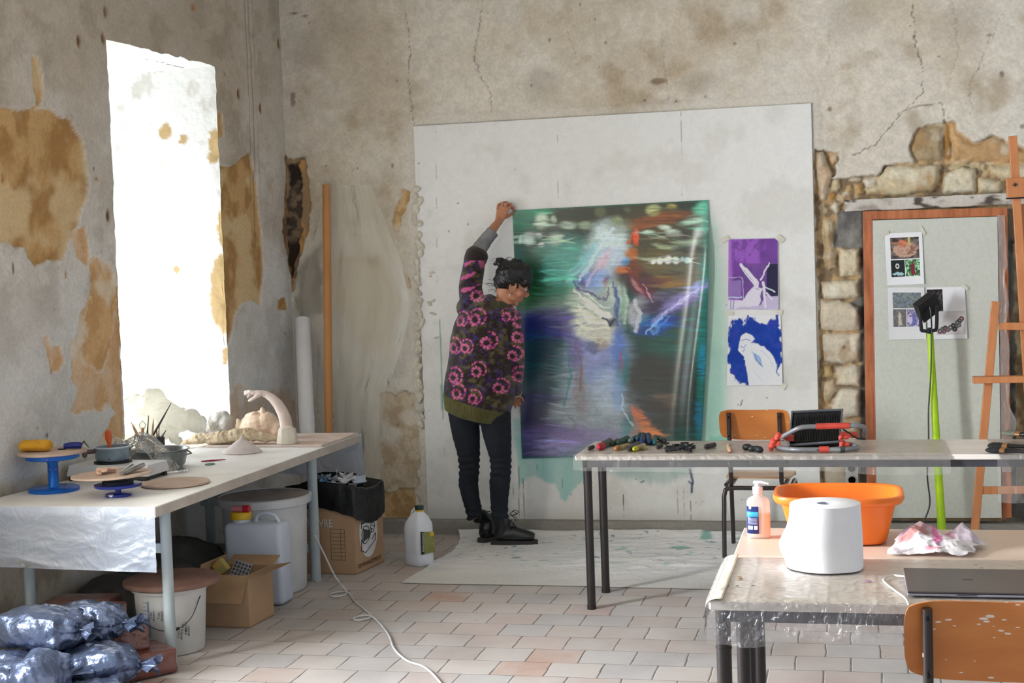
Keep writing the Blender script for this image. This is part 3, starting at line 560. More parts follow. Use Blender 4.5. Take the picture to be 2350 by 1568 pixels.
for pts, wd, col, k in [([(1009, 735), (1012, 800), (1015, 900), (1017, 960)], .006, (60, 140, 110), .7), ([(1013, 885), (1015, 940)], .012, (90, 160, 140), .6), ([(1016, 960), (1020, 1060)], .003, (120, 150, 140), .5),
                        ([(1191, 1070), (1191, 1190)], .004, (130, 124, 110), .9), ([(1199, 1080), (1204, 1190)], .0025, (90, 96, 96), .8), ([(1402, 1100), (1403, 1172)], .0025, (60, 70, 70), .8), ([(1430, 1135), (1431, 1185)], .0025, (40, 44, 50), .9),
                        ([(1478, 1150), (1478, 1162)], .002, (90, 90, 90), .6), ([(1554, 1080), (1556, 1180)], .0018, (130, 140, 140), .6), ([(1569, 1080), (1571, 1185)], .0018, (130, 140, 140), .6), ([(1584, 1078), (1586, 1130), (1584, 1195)], .0022, (40, 60, 90), .7),
                        ([(1583, 1078), (1590, 1105), (1587, 1130)], .010, (30, 60, 96), .9), ([(1581, 1105), (1588, 1112)], .008, (30, 80, 120), .9), ([(1585, 1182), (1586, 1196)], .005, (20, 90, 80), .9), ([(1666, 1140), (1668, 1180)], .0015, (90, 90, 90), .6),
                        ([(1703, 918), (1701, 928), (1699, 932)], .004, (60, 20, 70), .9), ([(1470, 1108), (1478, 1104)], .004, (20, 20, 30), .9), ([(1612, 1150), (1614, 1160)], .002, (140, 110, 110), .6), ([(1208, 1075), (1208, 1105)], .002, (90, 150, 150), .7), ([(1232, 1065), (1232, 1092)], .002, (90, 160, 160), .7), ([(1262, 1060), (1263, 1110)], .002, (90, 160, 160), .7), ([(1290, 1065), (1291, 1120)], .002, (90, 160, 160), .7),
                        ([(1000, 300), (1004, 700)], .0012, (170, 168, 160), .6), ([(1279, 270), (1281, 480)], .0014, (160, 158, 152), .6), ([(1563, 255), (1566, 470)], .0014, (150, 148, 140), .7), ([(1178, 1120), (1179, 1140)], .002, (80, 110, 120), .6), ([(1187, 983), (1187, 1000)], .002, (60, 90, 100), .8)]:
    d = dline(X + (fin - .5) * .004, Z, BD(pts)); c = mixc(c, lin(col), ss(wd, wd * .4, d) * k)
for k in range(70):
    a, b_ = random.uniform(-2.6, -.22), random.choice([random.uniform(.1, 1.0), random.uniform(.1, 2.5)]); r = random.uniform(.002, .006)
    i0, i1 = np.searchsorted(xs, [a - .04, a + .04]); j0, j1 = np.searchsorted(zs, [b_ - .04, b_ + .04])
    c[i0:i1, j0:j1] = mixc(c[i0:i1, j0:j1], lin(random.choice([(60, 60, 66), (120, 116, 110), (90, 150, 140), (150, 146, 140)])), ss(r * 1.4, r * .6, np.hypot(X[i0:i1, j0:j1] - a, Z[i0:i1, j0:j1] - b_)) * .8)
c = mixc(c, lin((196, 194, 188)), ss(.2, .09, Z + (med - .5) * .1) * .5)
M_board = matv('painted_plasterboard', .75, .15, 90, .002, fine=.03, fscale=120, spec=.3)
board = thing('plasterboard_panel', 'large white plasterboard panel on the back wall, stained with teal paint drips', 'board', (-1.41, YBD, .09))
Hh = (fin - .5) * .002; gridmesh('painted_face', np.stack([X, YBD + Hh, Z], -1), c, M_board, board)
b = MB(); b.box((-2.625, YBD + .002, .090), (-.199, YB - .003, 2.557)); b.build('board_core', mat('gypsum_edge', (206, 202, 192), .9), board, smooth=False)
# filler dabs along the board's left edge
b = MB()
for y in range(432, 985, 17):
    x = 956 + (y - 430) * .018 + random.uniform(-6, 8); p = OY(x, y + random.uniform(-5, 5), YBD)
    b.ball((p[0], YBD - .004, p[2]), (random.uniform(.012, .03), .012, random.uniform(.018, .04)), Matrix.Rotation(random.uniform(-.9, .6), 3, 'Y'), 12)
for x, y in [(992, 626), (988, 634), (995, 690), (985, 694), (994, 720), (1002, 775), (988, 700)]:
    p = OY(x, y, YBD); b.ball((p[0], YBD - .002, p[2]), (random.uniform(.014, .03), .006, .009), Matrix.Rotation(random.uniform(-.5, .5), 3, 'Y'), 12)
me = fuse(b, .004, 3); roughen(me, .004, 60); link('filler_dabs', me, mat('filler_plaster', (222, 216, 200), .9, c2=(190, 184, 168), scale=30, bump=.4), wall_back)

# ---- the big canvas
nu, nv = 440, 570
S, T = np.meshgrid(np.linspace(0, 1, nu), np.linspace(0, 1, nv), indexing='ij')
TL, TR, BR, BL = V3(1176, 483, 0), V3(1626, 459, 0), V3(1608, 1040, 0), V3(1198, 1053, 0)
def quad(s, t): return ((1 - s) * (1 - t))[..., None] * TL + (s * (1 - t))[..., None] * TR + (s * t)[..., None] * BR + ((1 - s) * t)[..., None] * BL
Q = quad(S, T); U = Q[..., 0].copy(); V = Q[..., 1].copy()
U = U + 6 * np.sin(T * pi) * S                                   # belly of the right edge
nx = U; ny = V
sx_ = (fbm(nx * .014, ny * .13, 600, 5) - .5) * 62; sy_ = (fbm(nx * .03, ny * .05, 610, 4) - .5) * 30
x0 = nx + sx_ * .5; y0 = ny + sy_ * .8; st = fbm(nx * .016, ny * .28, 620, 5); bl = fbm(nx * .02, ny * .02, 630, 5); fi = fbm(nx * .25, ny * .25, 640, 3)
c = np.ones(U.shape + (3,)) * lin((26, 68, 62))
def B(cx, cy, rx, ry, col, k=.9, a=0, soft=.38, w=.75):
    global c
    xx = nx * (1 - w) + x0 * w - cx; yy = ny * (1 - w) + y0 * w - cy; ca, sa = cos(radians(a)), sin(radians(a))
    q = np.hypot((xx * ca + yy * sa) / rx, (-xx * sa + yy * ca) / ry); m = ss(1 + soft, 1 - soft, q) * k * (.86 + .28 * st); c = mixc(c, lin(col), np.clip(m, 0, 1))
B(1420, 490, 260, 45, (52, 48, 26)); B(1210, 485, 60, 14, (10, 140, 100), .9); B(1200, 530, 40, 50, (8, 96, 76)); B(1230, 600, 70, 60, (20, 84, 74)); B(1500, 560, 130, 80, (84, 74, 40), .85); B(1600, 520, 60, 60, (60, 66, 50), .6)
B(1270, 560, 90, 40, (44, 60, 44), .6); B(1240, 630, 60, 50, (4, 66, 34)); B(1300, 610, 70, 60, (96, 168, 156), .8); B(1290, 650, 50, 40, (110, 176, 160), .6); B(1260, 680, 80, 30, (40, 110, 74), .7); B(1210, 690, 40, 25, (14, 96, 40), .7)
B(1220, 650, 30, 60, (0, 60, 30), .7); B(1540, 620, 90, 50, (110, 96, 60), .7); B(1540, 645, 60, 14, (150, 110, 30), .6); B(1590, 600, 50, 60, (92, 96, 84), .6)
B(1500, 505, 60, 12, (136, 78, 36), .7, -8); B(1470, 522, 36, 8, (150, 80, 36), .6); B(1560, 495, 60, 12, (120, 70, 24), .6); B(1575, 640, 60, 12, (96, 80, 60), .5)
B(1330, 720, 120, 40, (120, 140, 130), .7); B(1260, 740, 70, 30, (74, 70, 120), .8); B(1245, 762, 70, 26, (14, 22, 112), .95); B(1215, 750, 40, 25, (10, 30, 90), .9); B(1300, 740, 30, 40, (70, 60, 120), .8)
B(1530, 740, 110, 60, (16, 70, 62), .9); B(1560, 850, 110, 120, (16, 52, 48), .95); B(1545, 800, 60, 40, (14, 92, 74), .5); B(1560, 900, 80, 80, (34, 44, 38), .6); B(1240, 840, 60, 70, (6, 54, 70), .95); B(1230, 880, 60, 50, (8, 64, 72), .8); B(1290, 850, 20, 60, (16, 100, 90), .6); B(1235, 940, 60, 46, (6, 14, 70), .95); B(1260, 960, 40, 30, (10, 12, 50), .7)
B(1370, 880, 80, 150, (146, 156, 176), .95); B(1380, 960, 110, 80, (140, 150, 158), .9); B(1390, 820, 50, 80, (120, 142, 196), .7); B(1355, 800, 40, 50, (150, 150, 190), .6); B(1320, 790, 20, 60, (90, 84, 150), .7); B(1400, 900, 40, 50, (176, 190, 206), .6); B(1330, 900, 14, 60, (120, 84, 70), .35)
B(1260, 1000, 80, 26, (96, 88, 140), .85); B(1230, 1030, 60, 22, (70, 62, 110), .8); B(1300, 1030, 60, 26, (132, 130, 170), .7); B(1350, 1000, 80, 20, (128, 112, 158), .6); B(1390, 1040, 90, 20, (120, 134, 146), .7); B(1230, 985, 40, 14, (60, 40, 90), .6)
B(1490, 860, 60, 46, (48, 42, 34), .85); B(1490, 900, 60, 40, (44, 50, 40), .7); B(1525, 925, 30, 22, (104, 84, 70), .7); B(1500, 960, 60, 40, (40, 36, 32), .8); B(1430, 850, 16, 50, (20, 110, 104), .6)
# figure in the middle
B(1395, 560, 46, 50, (186, 206, 206), .95, 20); B(1405, 545, 34, 30, (206, 220, 222), .8); B(1360, 600, 40, 30, (160, 196, 206), .8, -50); B(1400, 600, 36, 34, (196, 208, 224), .85); B(1375, 612, 12, 34, (214, 184, 192), .7, 35, .6, .4)
B(1425, 520, 30, 20, (120, 130, 110), .5); B(1345, 630, 30, 16, (140, 150, 190), .7); B(1358, 655, 36, 26, (126, 152, 206), .95, 0, .3, .4); B(1380, 640, 20, 22, (150, 176, 220), .8, 0, .4, .4); B(1335, 655, 10, 14, (70, 50, 120), .7, 0, .4, .3); B(1393, 655, 8, 22, (90, 60, 110), .7, 0, .4, .3); B(1388, 650, 5, 12, (150, 50, 40), .6, 0, .4, .3)
B(1345, 700, 46, 34, (186, 200, 186), .9, 30, .4, .5); B(1395, 700, 40, 46, (170, 186, 182), .9, 0, .4, .6); B(1410, 670, 22, 30, (188, 200, 190), .9, 0, .4, .4); B(1362, 745, 48, 36, (206, 210, 196), .95, 0, .3, .4); B(1380, 770, 30, 24, (196, 198, 186), .9, 0, .4, .4); B(1340, 720, 30, 10, (226, 230, 216), .8, 25, .4, .3); B(1372, 715, 46, 5, (236, 238, 230), .9, 32, .4, .25); B(1360, 700, 24, 6, (232, 236, 224), .7, 40, .4, .3)
B(1415, 700, 5, 46, (70, 96, 150), .75, 0, .5, .3); B(1432, 690, 8, 50, (150, 176, 160), .8, 0, .5, .3); B(1405, 740, 10, 12, (30, 40, 70), .7, 30, .4, .3); B(1380, 790, 14, 14, (150, 130, 116), .6, 0, .4, .4); B(1360, 800, 16, 14, (24, 30, 100), .5); B(1420, 800, 14, 46, (90, 120, 190), .7, 0, .5, .5); B(1425, 830, 4, 26, (150, 84, 60), .6, 0, .5, .3); B(1420, 900, 14, 40, (120, 150, 190), .6)
B(1460, 640, 50, 26, (70, 30, 30), .85, 20, .4, .6); B(1455, 615, 16, 22, (120, 60, 30), .8, 0, .4, .5); B(1480, 665, 30, 20, (96, 34, 56), .8, 30, .4, .5); B(1462, 655, 6, 22, (206, 150, 150), .6, -40, .4, .4); B(1500, 650, 30, 10, (80, 40, 50), .6)
B(1460, 545, 7, 18, (220, 90, 40), .9, 0, .4, .3); B(1448, 582, 14, 14, (190, 110, 40), .8, 0, .4, .4); B(1436, 600, 10, 10, (60, 140, 190), .6, 0, .4, .3); B(1430, 620, 16, 8, (214, 130, 60), .7, 0, .4, .3)
B(1465, 715, 22, 34, (186, 192, 196), .9, 20, .4, .4); B(1470, 740, 20, 20, (170, 180, 190), .7); B(1530, 690, 70, 20, (96, 84, 110), .7); B(1510, 708, 50, 16, (52, 34, 66), .85, -8, .4, .6); B(1575, 680, 60, 14, (140, 134, 184), .85, -30, .4, .4); B(1560, 705, 50, 8, (104, 88, 150), .7, -30, .4, .4); B(1610, 655, 24, 14, (150, 160, 206), .7, -30, .4, .4)
B(1500, 750, 42, 22, (16, 62, 140), .95, -12, .4, .6); B(1520, 740, 30, 14, (34, 96, 176), .8, -20, .4, .6); B(1480, 735, 14, 12, (30, 110, 150), .7); B(1505, 745, 5, 24, (140, 190, 226), .5, 20, .4, .5); B(1540, 730, 26, 10, (20, 40, 120), .7)
B(1472, 965, 14, 30, (190, 116, 84), .9, -28, .4, .3); B(1496, 995, 14, 34, (186, 118, 70), .9, -50, .4, .3); B(1462, 990, 14, 26, (150, 120, 108), .8, -10, .4, .3); B(1440, 980, 14, 26, (60, 120, 124), .6, 20, .4, .3); B(1455, 945, 6, 14, (196, 120, 90), .7, -20, .5, .3)
for x, y, rx, ry, col in [(1243, 507, 15, 17, (190, 206, 190)), (1271, 505, 7, 9, (170, 190, 170)), (1303, 517, 18, 9, (176, 192, 176)), (1343, 517, 16, 9, (140, 156, 130)), (1213, 548, 14, 13, (196, 214, 204)), (1194, 549, 4, 9, (186, 204, 196)), (1275, 549, 15, 14, (176, 196, 178)), (1237, 541, 7, 5, (206, 226, 220)), (1242, 562, 7, 5, (210, 226, 220)), (1378, 487, 13, 11, (96, 100, 70)), (1417, 508, 12, 12, (130, 140, 110)), (1500, 482, 16, 12, (176, 180, 130)), (1542, 474, 12, 7, (160, 150, 90)), (1440, 482, 8, 6, (90, 96, 66)),
                          (1499, 601, 6, 5, (236, 240, 232)), (1514, 599, 7, 8, (226, 232, 224)), (1533, 596, 8, 9, (244, 246, 246)), (1551, 598, 7, 8, (216, 226, 220)), (1578, 598, 7, 7, (190, 220, 216)), (1567, 594, 4, 4, (150, 190, 190)), (1488, 534, 14, 5, (196, 220, 204)), (1525, 522, 14, 6, (190, 206, 190)), (1545, 535, 18, 8, (206, 220, 206)), (1590, 508, 26, 7, (170, 200, 180)), (1605, 535, 14, 10, (196, 214, 204)), (1610, 480, 20, 14, (110, 190, 160)), (1575, 560, 40, 8, (130, 150, 130)), (1520, 565, 24, 5, (150, 160, 130))]:
    B(x, y, rx, ry, col, .95, random.uniform(-15, 15), .5, .12)
B(1620, 480, 14, 60, (120, 190, 170), .6, 0, .5, .2); B(1612, 760, 12, 240, (0, 122, 112), .75, 2, .5, .15); B(1614, 830, 12, 40, (30, 150, 190), .6, 0, .5, .3); B(1606, 960, 12, 40, (30, 120, 160), .6, 0, .5, .3); B(1195, 505, 16, 30, (20, 120, 90), .5)
B(1580, 540, 50, 10, (40, 34, 26), .6); B(1590, 575, 40, 8, (30, 28, 22), .6); B(1575, 470, 20, 8, (30, 50, 36), .8, 0, .5, .2)
edge = np.minimum(np.minimum(S, 1 - S) * 450, np.minimum(T, 1 - T) * 580); c = mixc(c, lin((20, 110, 90)), ss(5, 0, edge + (fi - .5) * 8) * .6)
rs = np.random.RandomState(4)
for k in range(1300):
    i, j = rs.randint(6, nu - 6), rs.randint(6, nv - 6); cx_, cy_ = U[i, j], V[i, j]; mid = abs(cx_ - 1400) < 90; L_, W_ = (rs.uniform(4, 15) if mid else rs.uniform(8, 55)), (rs.uniform(2.5, 7) if mid else rs.uniform(1.2, 4.5)); an = rs.uniform(-1.2, 1.2) if mid else rs.normal(0, .12)
    di, dj = int(L_ / 450 * nu) + 2, int(L_ / 580 * nv * (1 if mid else .35)) + 4; a0, a1, b0, b1 = max(0, i - di), min(nu, i + di), max(0, j - dj), min(nv, j + dj)
    dx_, dy_ = nx[a0:a1, b0:b1] - cx_, ny[a0:a1, b0:b1] - cy_; dx_, dy_ = dx_ * cos(an) + dy_ * sin(an), -dx_ * sin(an) + dy_ * cos(an) + .004 * dx_ * dx_ * rs.uniform(-1, 1)
    m_ = ss(1.1, .55, np.hypot(dx_ / L_, dy_ / W_)) * (rs.uniform(.12, .35) if mid else rs.uniform(.25, .65)); col_ = c[i, j] * rs.uniform(.5, 1.8 if not mid else 1.4) * (1 + rs.uniform(-.12, .12, 3)); c[a0:a1, b0:b1] = mixc(c[a0:a1, b0:b1], np.clip(col_, .003, .9), m_)
for pts, wd, col, k_ in [([(1318, 668), (1345, 690), (1380, 712), (1402, 728)], 4.5, (240, 242, 232), .9), ([(1332, 662), (1365, 690), (1396, 710)], 3, (226, 232, 222), .8), ([(1326, 700), (1352, 735), (1392, 745)], 5, (232, 232, 220), .8), ([(1322, 738), (1352, 757), (1396, 752)], 5, (222, 224, 212), .8), ([(1345, 770), (1375, 785), (1400, 770)], 4, (200, 200, 190), .7),
    ([(1385, 730), (1400, 747), (1409, 733)], 4, (22, 32, 66), .85), ([(1316, 648), (1330, 664), (1362, 676)], 4, (74, 52, 120), .8), ([(1366, 678), (1390, 690), (1398, 662)], 4, (84, 74, 110), .7), ([(1500, 738), (1545, 706), (1590, 672), (1624, 656)], 9, (140, 136, 190), .75), ([(1520, 722), (1560, 694), (1600, 664)], 3.5, (196, 194, 226), .7),
    ([(1484, 766), (1500, 745), (1520, 728)], 4, (150, 196, 230), .7), ([(1500, 768), (1516, 748), (1536, 730)], 4, (90, 140, 206), .7), ([(1470, 756), (1480, 742)], 4, (20, 90, 160), .8), ([(1330, 642), (1358, 602), (1384, 560), (1404, 528)], 6, (204, 226, 236), .7), ([(1345, 655), (1374, 612), (1402, 566)], 5, (214, 200, 224), .6), ([(1305, 628), (1342, 592), (1372, 556)], 4, (120, 196, 196), .7),
    ([(1300, 650), (1330, 620), (1350, 600)], 4, (150, 214, 208), .6), ([(1436, 616), (1462, 648), (1488, 684)], 4, (120, 36, 46), .8), ([(1476, 652), (1488, 672), (1500, 694)], 2.5, (206, 160, 170), .7), ([(1440, 560), (1452, 535), (1462, 525)], 3, (206, 96, 40), .7), ([(1408, 650), (1420, 700), (1416, 745)], 4, (60, 86, 146), .7), ([(1432, 660), (1440, 700), (1434, 740)], 5, (176, 196, 180), .7),
    ([(1455, 690), (1468, 720), (1460, 760)], 6, (206, 208, 214), .7), ([(1320, 780), (1335, 830), (1330, 900)], 4, (110, 76, 70), .5), ([(1425, 905), (1434, 950), (1450, 975)], 3, (186, 206, 214), .6), ([(1300, 950), (1320, 975), (1306, 1000)], 4, (120, 110, 110), .5), ([(1216, 780), (1262, 772), (1308, 790)], 3, (20, 80, 100), .7), ([(1304, 800), (1310, 860), (1296, 930)], 4, (20, 120, 110), .6)]:
    d = dline(nx + (fbm(nx * .08, ny * .08, 660, 3) - .5) * 12, ny + (fbm(nx * .08, ny * .08, 661, 3) - .5) * 12, pts); m_ = ss(wd, wd * .35, d + (fi - .5) * 3) * k_; c = mixc(c, lin(col), m_)
gr = c.mean(-1, keepdims=True); c = np.clip(gr + (c - gr) * 1.08, .001, 1) ** 1.10 * 1.38; c = mixc(c, c * 1.4, ss(.6, .8, st) * .3); c = c * (.80 + .40 * st)[..., None] * (.9 + .2 * fi)[..., None]
P = np.zeros(U.shape + (3,))
ridgex = 1628 - 48 * ss(.05, 1, T) ; rd = (U - ridgex) / 26
off = .010 + .042 * np.exp(-rd ** 2) * ss(0, .25, T) + .012 * ss(.55, 1, S) * T + .004 * fbm(S * 3, T * 3, 650, 2)
off = off + .055 * np.exp(-((U - 1176) / 20) ** 2) * ss(0, .3, T) * ss(1, .6, T) * .5 - .004
d0 = np.stack([U - CX, -(V - CY), np.full(U.shape, -F_PX)], -1) @ RM.T; yy = YBD - off; tt = yy / d0[..., 1]
P[..., 0] = d0[..., 0] * tt; P[..., 1] = yy; P[..., 2] = CAM_H + d0[..., 2] * tt
canvas = thing('canvas_painting', 'large unstretched canvas with abstract green, blue and orange painting held against the white panel', 'painting', (P[200, 0, 0], YBD - .02, P[200, -1, 2]))
M_oil = matv('glossy_oil_paint', .30, .08, 120, .002, fine=.1, fscale=150, spec=.8, coat=0)
gridmesh('painted_canvas', P, c, M_oil, canvas)
P2 = P.copy(); P2[..., 1] += .0022; gridmesh('canvas_back', P2[::8, ::8], None, mat('raw_canvas', (226, 222, 212), .9), canvas)

# ---- taped prints on the board
def sheet(name, label, cat, quadpx, yp, painter, nu=120, nv=160, curl=.006, tape=(), parentcol=None, rough=.7, yback=None):
    S, T = np.meshgrid(np.linspace(0, 1, nu), np.linspace(0, 1, nv), indexing='ij'); q = [V3(*OY(x, y, yp)) for x, y in quadpx]
    P = ((1 - S) * (1 - T))[..., None] * q[0] + (S * (1 - T))[..., None] * q[1] + (S * T)[..., None] * q[2] + ((1 - S) * T)[..., None] * q[3]
    P[..., 1] -= .002 + curl * (np.abs(S - .5) * 2) ** 3 * T + .001 * fbm(S * 3, T * 3, 9)
    t = thing(name, label, cat, tuple((q[2] + q[3]) / 2)); o = gridmesh('paper', P, painter(S, T), matv(name + '_ink', rough, .05, 60, .001, fine=.04, fscale=200, spec=.3), t)
    md = o.modifiers.new('s', 'SOLIDIFY'); md.thickness = .0008; md.offset = 1
    for (x, y, w_, h_, a) in tape:
        p = OY(x, y, yp - .004); b = MB(); b.box((-w_ / 2, -.0006, -h_ / 2), (w_ / 2, .0006, h_ / 2), Matrix.Rotation(radians(a), 3, 'Y'), p); tp = b.build('tape', M_tape, t, smooth=False)
    return t
M_tape = mat('masking_tape_pale', (226, 222, 208), .6, c2=(206, 202, 188))
def pt_purple(S, T):
    n = fbm(S * 4, T * 4, 700, 5); n2 = fbm(S * 9, T * 9, 710, 4); c = np.ones(S.shape + (3,)) * lin((120, 70, 160)); c = mixc(c, lin((156, 96, 196)), ss(.45, .65, n)); c = mixc(c, lin((96, 60, 130)), ss(.5, .7, n2) * .6); c = mixc(c, lin((190, 130, 220)), ss(.12, .0, S + (n - .5) * .1) * .8)
    c = mixc(c, lin((104, 74, 140)), ss(.34, .36, T) * ss(.2, .3, S) * .7)
    q = sdf(S, T, [(.78, .36), (1, .36), (1, .80), (.88, .82), (.76, .72)]); c = mixc(c, lin((40, 38, 72)), ss(.01, -.01, q))
    W = lin((226, 222, 236)); G = lin((150, 130, 190))
    sw = (n2 - .5) * .05
    q = sdf(S + sw, T + sw, [(0, .86), (.3, .87), (.42, .72), (.5, .68), (.7, .70), (.66, .78), (.6, .95), (.3, .97), (0, 1.0)]); c = mixc(c, W, ss(.01, -.01, q))
    q = sdf(S + sw, T + sw, [(.6, .95), (.75, .80), (1, .8), (1, 1), (0, 1), (.3, .96)]); c = mixc(c, lin((206, 196, 226)), ss(.01, -.01, q) * .9)
    for pts, wd, col in [([(.26, .37), (.36, .48), (.5, .60), (.56, .66)], .035, W), ([(.30, .40), (.42, .5), (.56, .6)], .03, W), ([(.36, .42), (.48, .52), (.6, .62)], .02, W), ([(.82, .35), (.72, .48), (.65, .58)], .018, W), ([(.56, .62), (.56, .70), (.48, .74)], .06, W), ([(.7, .66), (.92, .74)], .014, lin((200, 220, 226))), ([(.7, .62), (.72, .75), (.74, .95)], .03, W), ([(.76, .76), (.86, .84)], .02, W),
                         ([(0, .56), (.28, .55), (.30, .60), (.31, .86)], .008, lin((190, 190, 216))), ([(.0, .83), (.27, .82)], .016, lin((190, 210, 230))), ([(.06, .86), (.06, 1)], .012, G), ([(.12, .86), (.1, 1)], .012, G), ([(.33, .46), (.5, .6)], .005, G), ([(.64, .78), (.66, .94)], .006, G), ([(.56, .70), (.62, .72)], .006, lin((90, 70, 130)))]:
        c = mixc(c, col, ss(wd, wd * .5, dline(S + sw, T + sw, pts)))
    q = sdf(S, T, [(.01, .60), (.27, .58), (.26, .82), (.01, .82)]); c = mixc(c, lin((150, 124, 186)), ss(.01, -.01, q) * .8)
    e_ = np.minimum(np.minimum(S, 1 - S), np.minimum(T, 1 - T)); return mixc(c, lin((226, 224, 230)), ss(.012, .004, e_))
def pt_blue(S, T):
    n = fbm(S * 7, T * 7, 720, 5); n2 = fbm(S * 14, T * 14, 730, 4); c = np.ones(S.shape + (3,)) * lin((234, 235, 238)); sw = (n2 - .5) * .12; s2 = (fbm(S * 14, T * 14, 735, 4) - .5) * .12
    q = sdf(S + sw, T + s2, [(.06, .10), (.22, .06), (.30, .14), (.34, .02), (.45, .05), (.62, .14), (.80, .10), (.93, .0), (.98, .30), (1.0, .62), (.93, .75), (.90, .86), (.87, .60), (.55, .40), (.40, .38), (.33, .62), (.42, .98), (.25, .97), (.12, .86), (.02, .70), (-.02, .62), (.04, .5), (.02, .3)])
    c = mixc(c, lin((16, 66, 168)), ss(.02, -.015, q)); c = mixc(c, lin((50, 60, 170)), ss(.02, -.02, q) * ss(.5, .7, n) * .8); c = mixc(c, lin((10, 50, 150)), ss(.02, -.02, q) * ss(.55, .4, n) * .6)
    W = lin((232, 234, 240)); q = sdf(S + sw * .2, T + s2 * .2, [(.20, .42), (.24, .30), (.34, .25), (.44, .28), (.50, .34), (.42, .40), (.52, .42), (.68, .45), (.82, .56), (.9, .72), (.8, .9), (.7, 1.0), (.40, 1.0), (.36, .8), (.32, .6), (.26, .56), (.20, .5)]); c = mixc(c, W, ss(.012, -.008, q))
    q = sdf(S + sw * .5, T, [(.45, .52), (.6, .6), (.66, .74), (.58, .70), (.48, .6)]); c = mixc(c, lin((130, 176, 222)), ss(.02, -.01, q) * .8)
    for pts, wd, col in [([(.26, .36), (.34, .34), (.42, .36)], .01, (120, 140, 190)), ([(.24, .44), (.3, .46), (.34, .42)], .012, (150, 160, 206)), ([(.28, .52), (.32, .48)], .01, (120, 130, 190)), ([(.50, .56), (.55, .66), (.64, .72)], .008, (60, 80, 150)), ([(.62, .5), (.78, .62), (.84, .74)], .006, (190, 200, 226)), ([(.5, .8), (.62, .92)], .006, (200, 206, 230))]: c = mixc(c, lin(col), ss(wd, wd * .4, dline(S, T, pts)) * .8)
    return c
sheet('purple_print', 'purple study of a white wing and a chair, taped above the blue painting', 'print', [(1671, 548), (1786, 546), (1787, 712), (1670, 711)], YBD - .003, pt_purple, tape=[(1664, 549, .05, .028, -30), (1790, 548, .05, .035, 40)])
sheet('blue_print', 'small blue painting of a pale hooded bird, taped below the purple one', 'print', [(1672, 724), (1792, 722), (1796, 884), (1668, 886)], YBD - .003, pt_blue, tape=[(1790, 716, .03, .03, 10), (1797, 886, .035, .035, 30), (1676, 719, .035, .02, 0)])

# ============================================================ doorway: lintel, framed panel, leaning white board
xs_ = np.linspace(OY(1938, 460, YB)[0], 1.35, 150); vv = np.linspace(0, 1, 14); U, V = np.meshgrid(xs_, vv, indexing='ij')
zt, zb = OY(2100, 452, YB)[2], OY(2100, 479, YB)[2]; n = fbm(U * 8, V * 1.2, 810, 5)
zz = zt + (zb - zt) * np.clip((V - .15) / .7, 0, 1) + (n - .5) * .012; yy = YB - .03 * np.clip(V / .15, 0, 1) * np.clip((1 - V) / .15, 0, 1) + (n - .5) * .014 + .004
zz = zz + .0 * U; cc = np.ones(U.shape + (3,)) * lin((206, 200, 192)); cc = mixc(cc, lin((170, 160, 150)), ss(.45, .62, n)); cc = mixc(cc, lin((90, 82, 76)), ss(.62, .74, fbm(U * 10, V * 2, 811, 4)))
lt = gridmesh('trim_1', np.stack([U, yy, zz], -1), cc, M_plaster); tag(lt, 'weathered whitewashed lintel over the doorway', kind='structure')
M_orangewood = mat('orange_stained_wood', (196, 122, 78), .6, c2=(160, 90, 52), scale=5, stretch=(6, 6, 1), spots=(120, 70, 44), spot_scale=9, spot_size=-1.3, bump=.15)
yf = YB - .055
def FP(x, y, y_=None): return OY(x, y, yf if y_ is None else y_)
fr = thing('wooden_frame_panel', 'orange stained wooden frame standing in the doorway behind the pale board', 'frame', FP(2150, 1190))
def strip(name, pts, y0, y1, m, par, bevel=.002):
    q = [OY(x, y, y0) for x, y in pts]; b = MB(); b.hexa([(p[0], y0, p[2]) for p in q], [(p[0], y1, p[2]) for p in q]); return b.build(name, m, par, smooth=False, bevel=bevel)
strip('side_rail', [(1980, 485), (2003, 484), (2014, 1189), (1990, 1189)], yf, yf + .025, M_orangewood, fr)
strip('side_rail', [(2290, 477), (2312, 476), (2322, 1189), (2300, 1189)], yf, yf + .025, M_orangewood, fr)
strip('top_rail', [(1980, 485), (2312, 476), (2312, 496), (1980, 505)], yf - .003, yf + .024, M_orangewood, fr)
strip('back_sheet', [(2002, 500), (2292, 490), (2300, 1180), (2012, 1180)], yf + .012, yf + .02, mat('dark_ply', (120, 84, 60), .8), fr)
M_paleboard = mat('pale_green_white_board', (206, 209, 200), .7, c2=(198, 201, 192), scale=60, bump=.15, bscale=200, bdist=.001)
yp_ = YB - .085
bp_ = thing('pale_board', 'tall pale grey board standing in the doorway with photo sheets taped to it', 'board', OY(2156, 1189, yp_))
strip('board_face', [(2003, 506), (2289, 497), (2299, 1189), (2013, 1189)], yp_, yp_ + .022, M_paleboard, bp_)
strip('pink_edge', [(2000, 506), (2003, 506), (2013, 1189), (2010, 1189)], yp_ + .002, yp_ + .022, mat('pink_edge', (196, 120, 104), .7), bp_, 0)
M_film_w = film('milky_film', (226, 224, 220), .55, .3, .8, 9)
S, T = np.meshgrid(np.linspace(0, 1, 10), np.linspace(0, 1, 90), indexing='ij'); n = fbm(T * 12, S * 2, 830, 4); px_ = 2289 + S * (12 + 14 * n + 16 * ss(.72, .8, T) * ss(.9, .8, T)) + 10 * T; py_ = 494 + T * 590
P = np.array([[OY(px_[i, j], py_[i, j], yp_ - .006 + .02 * n[i, j]) for j in range(90)] for i in range(10)]); gridmesh('plastic_wrap', P, None, M_film_w, bp_)
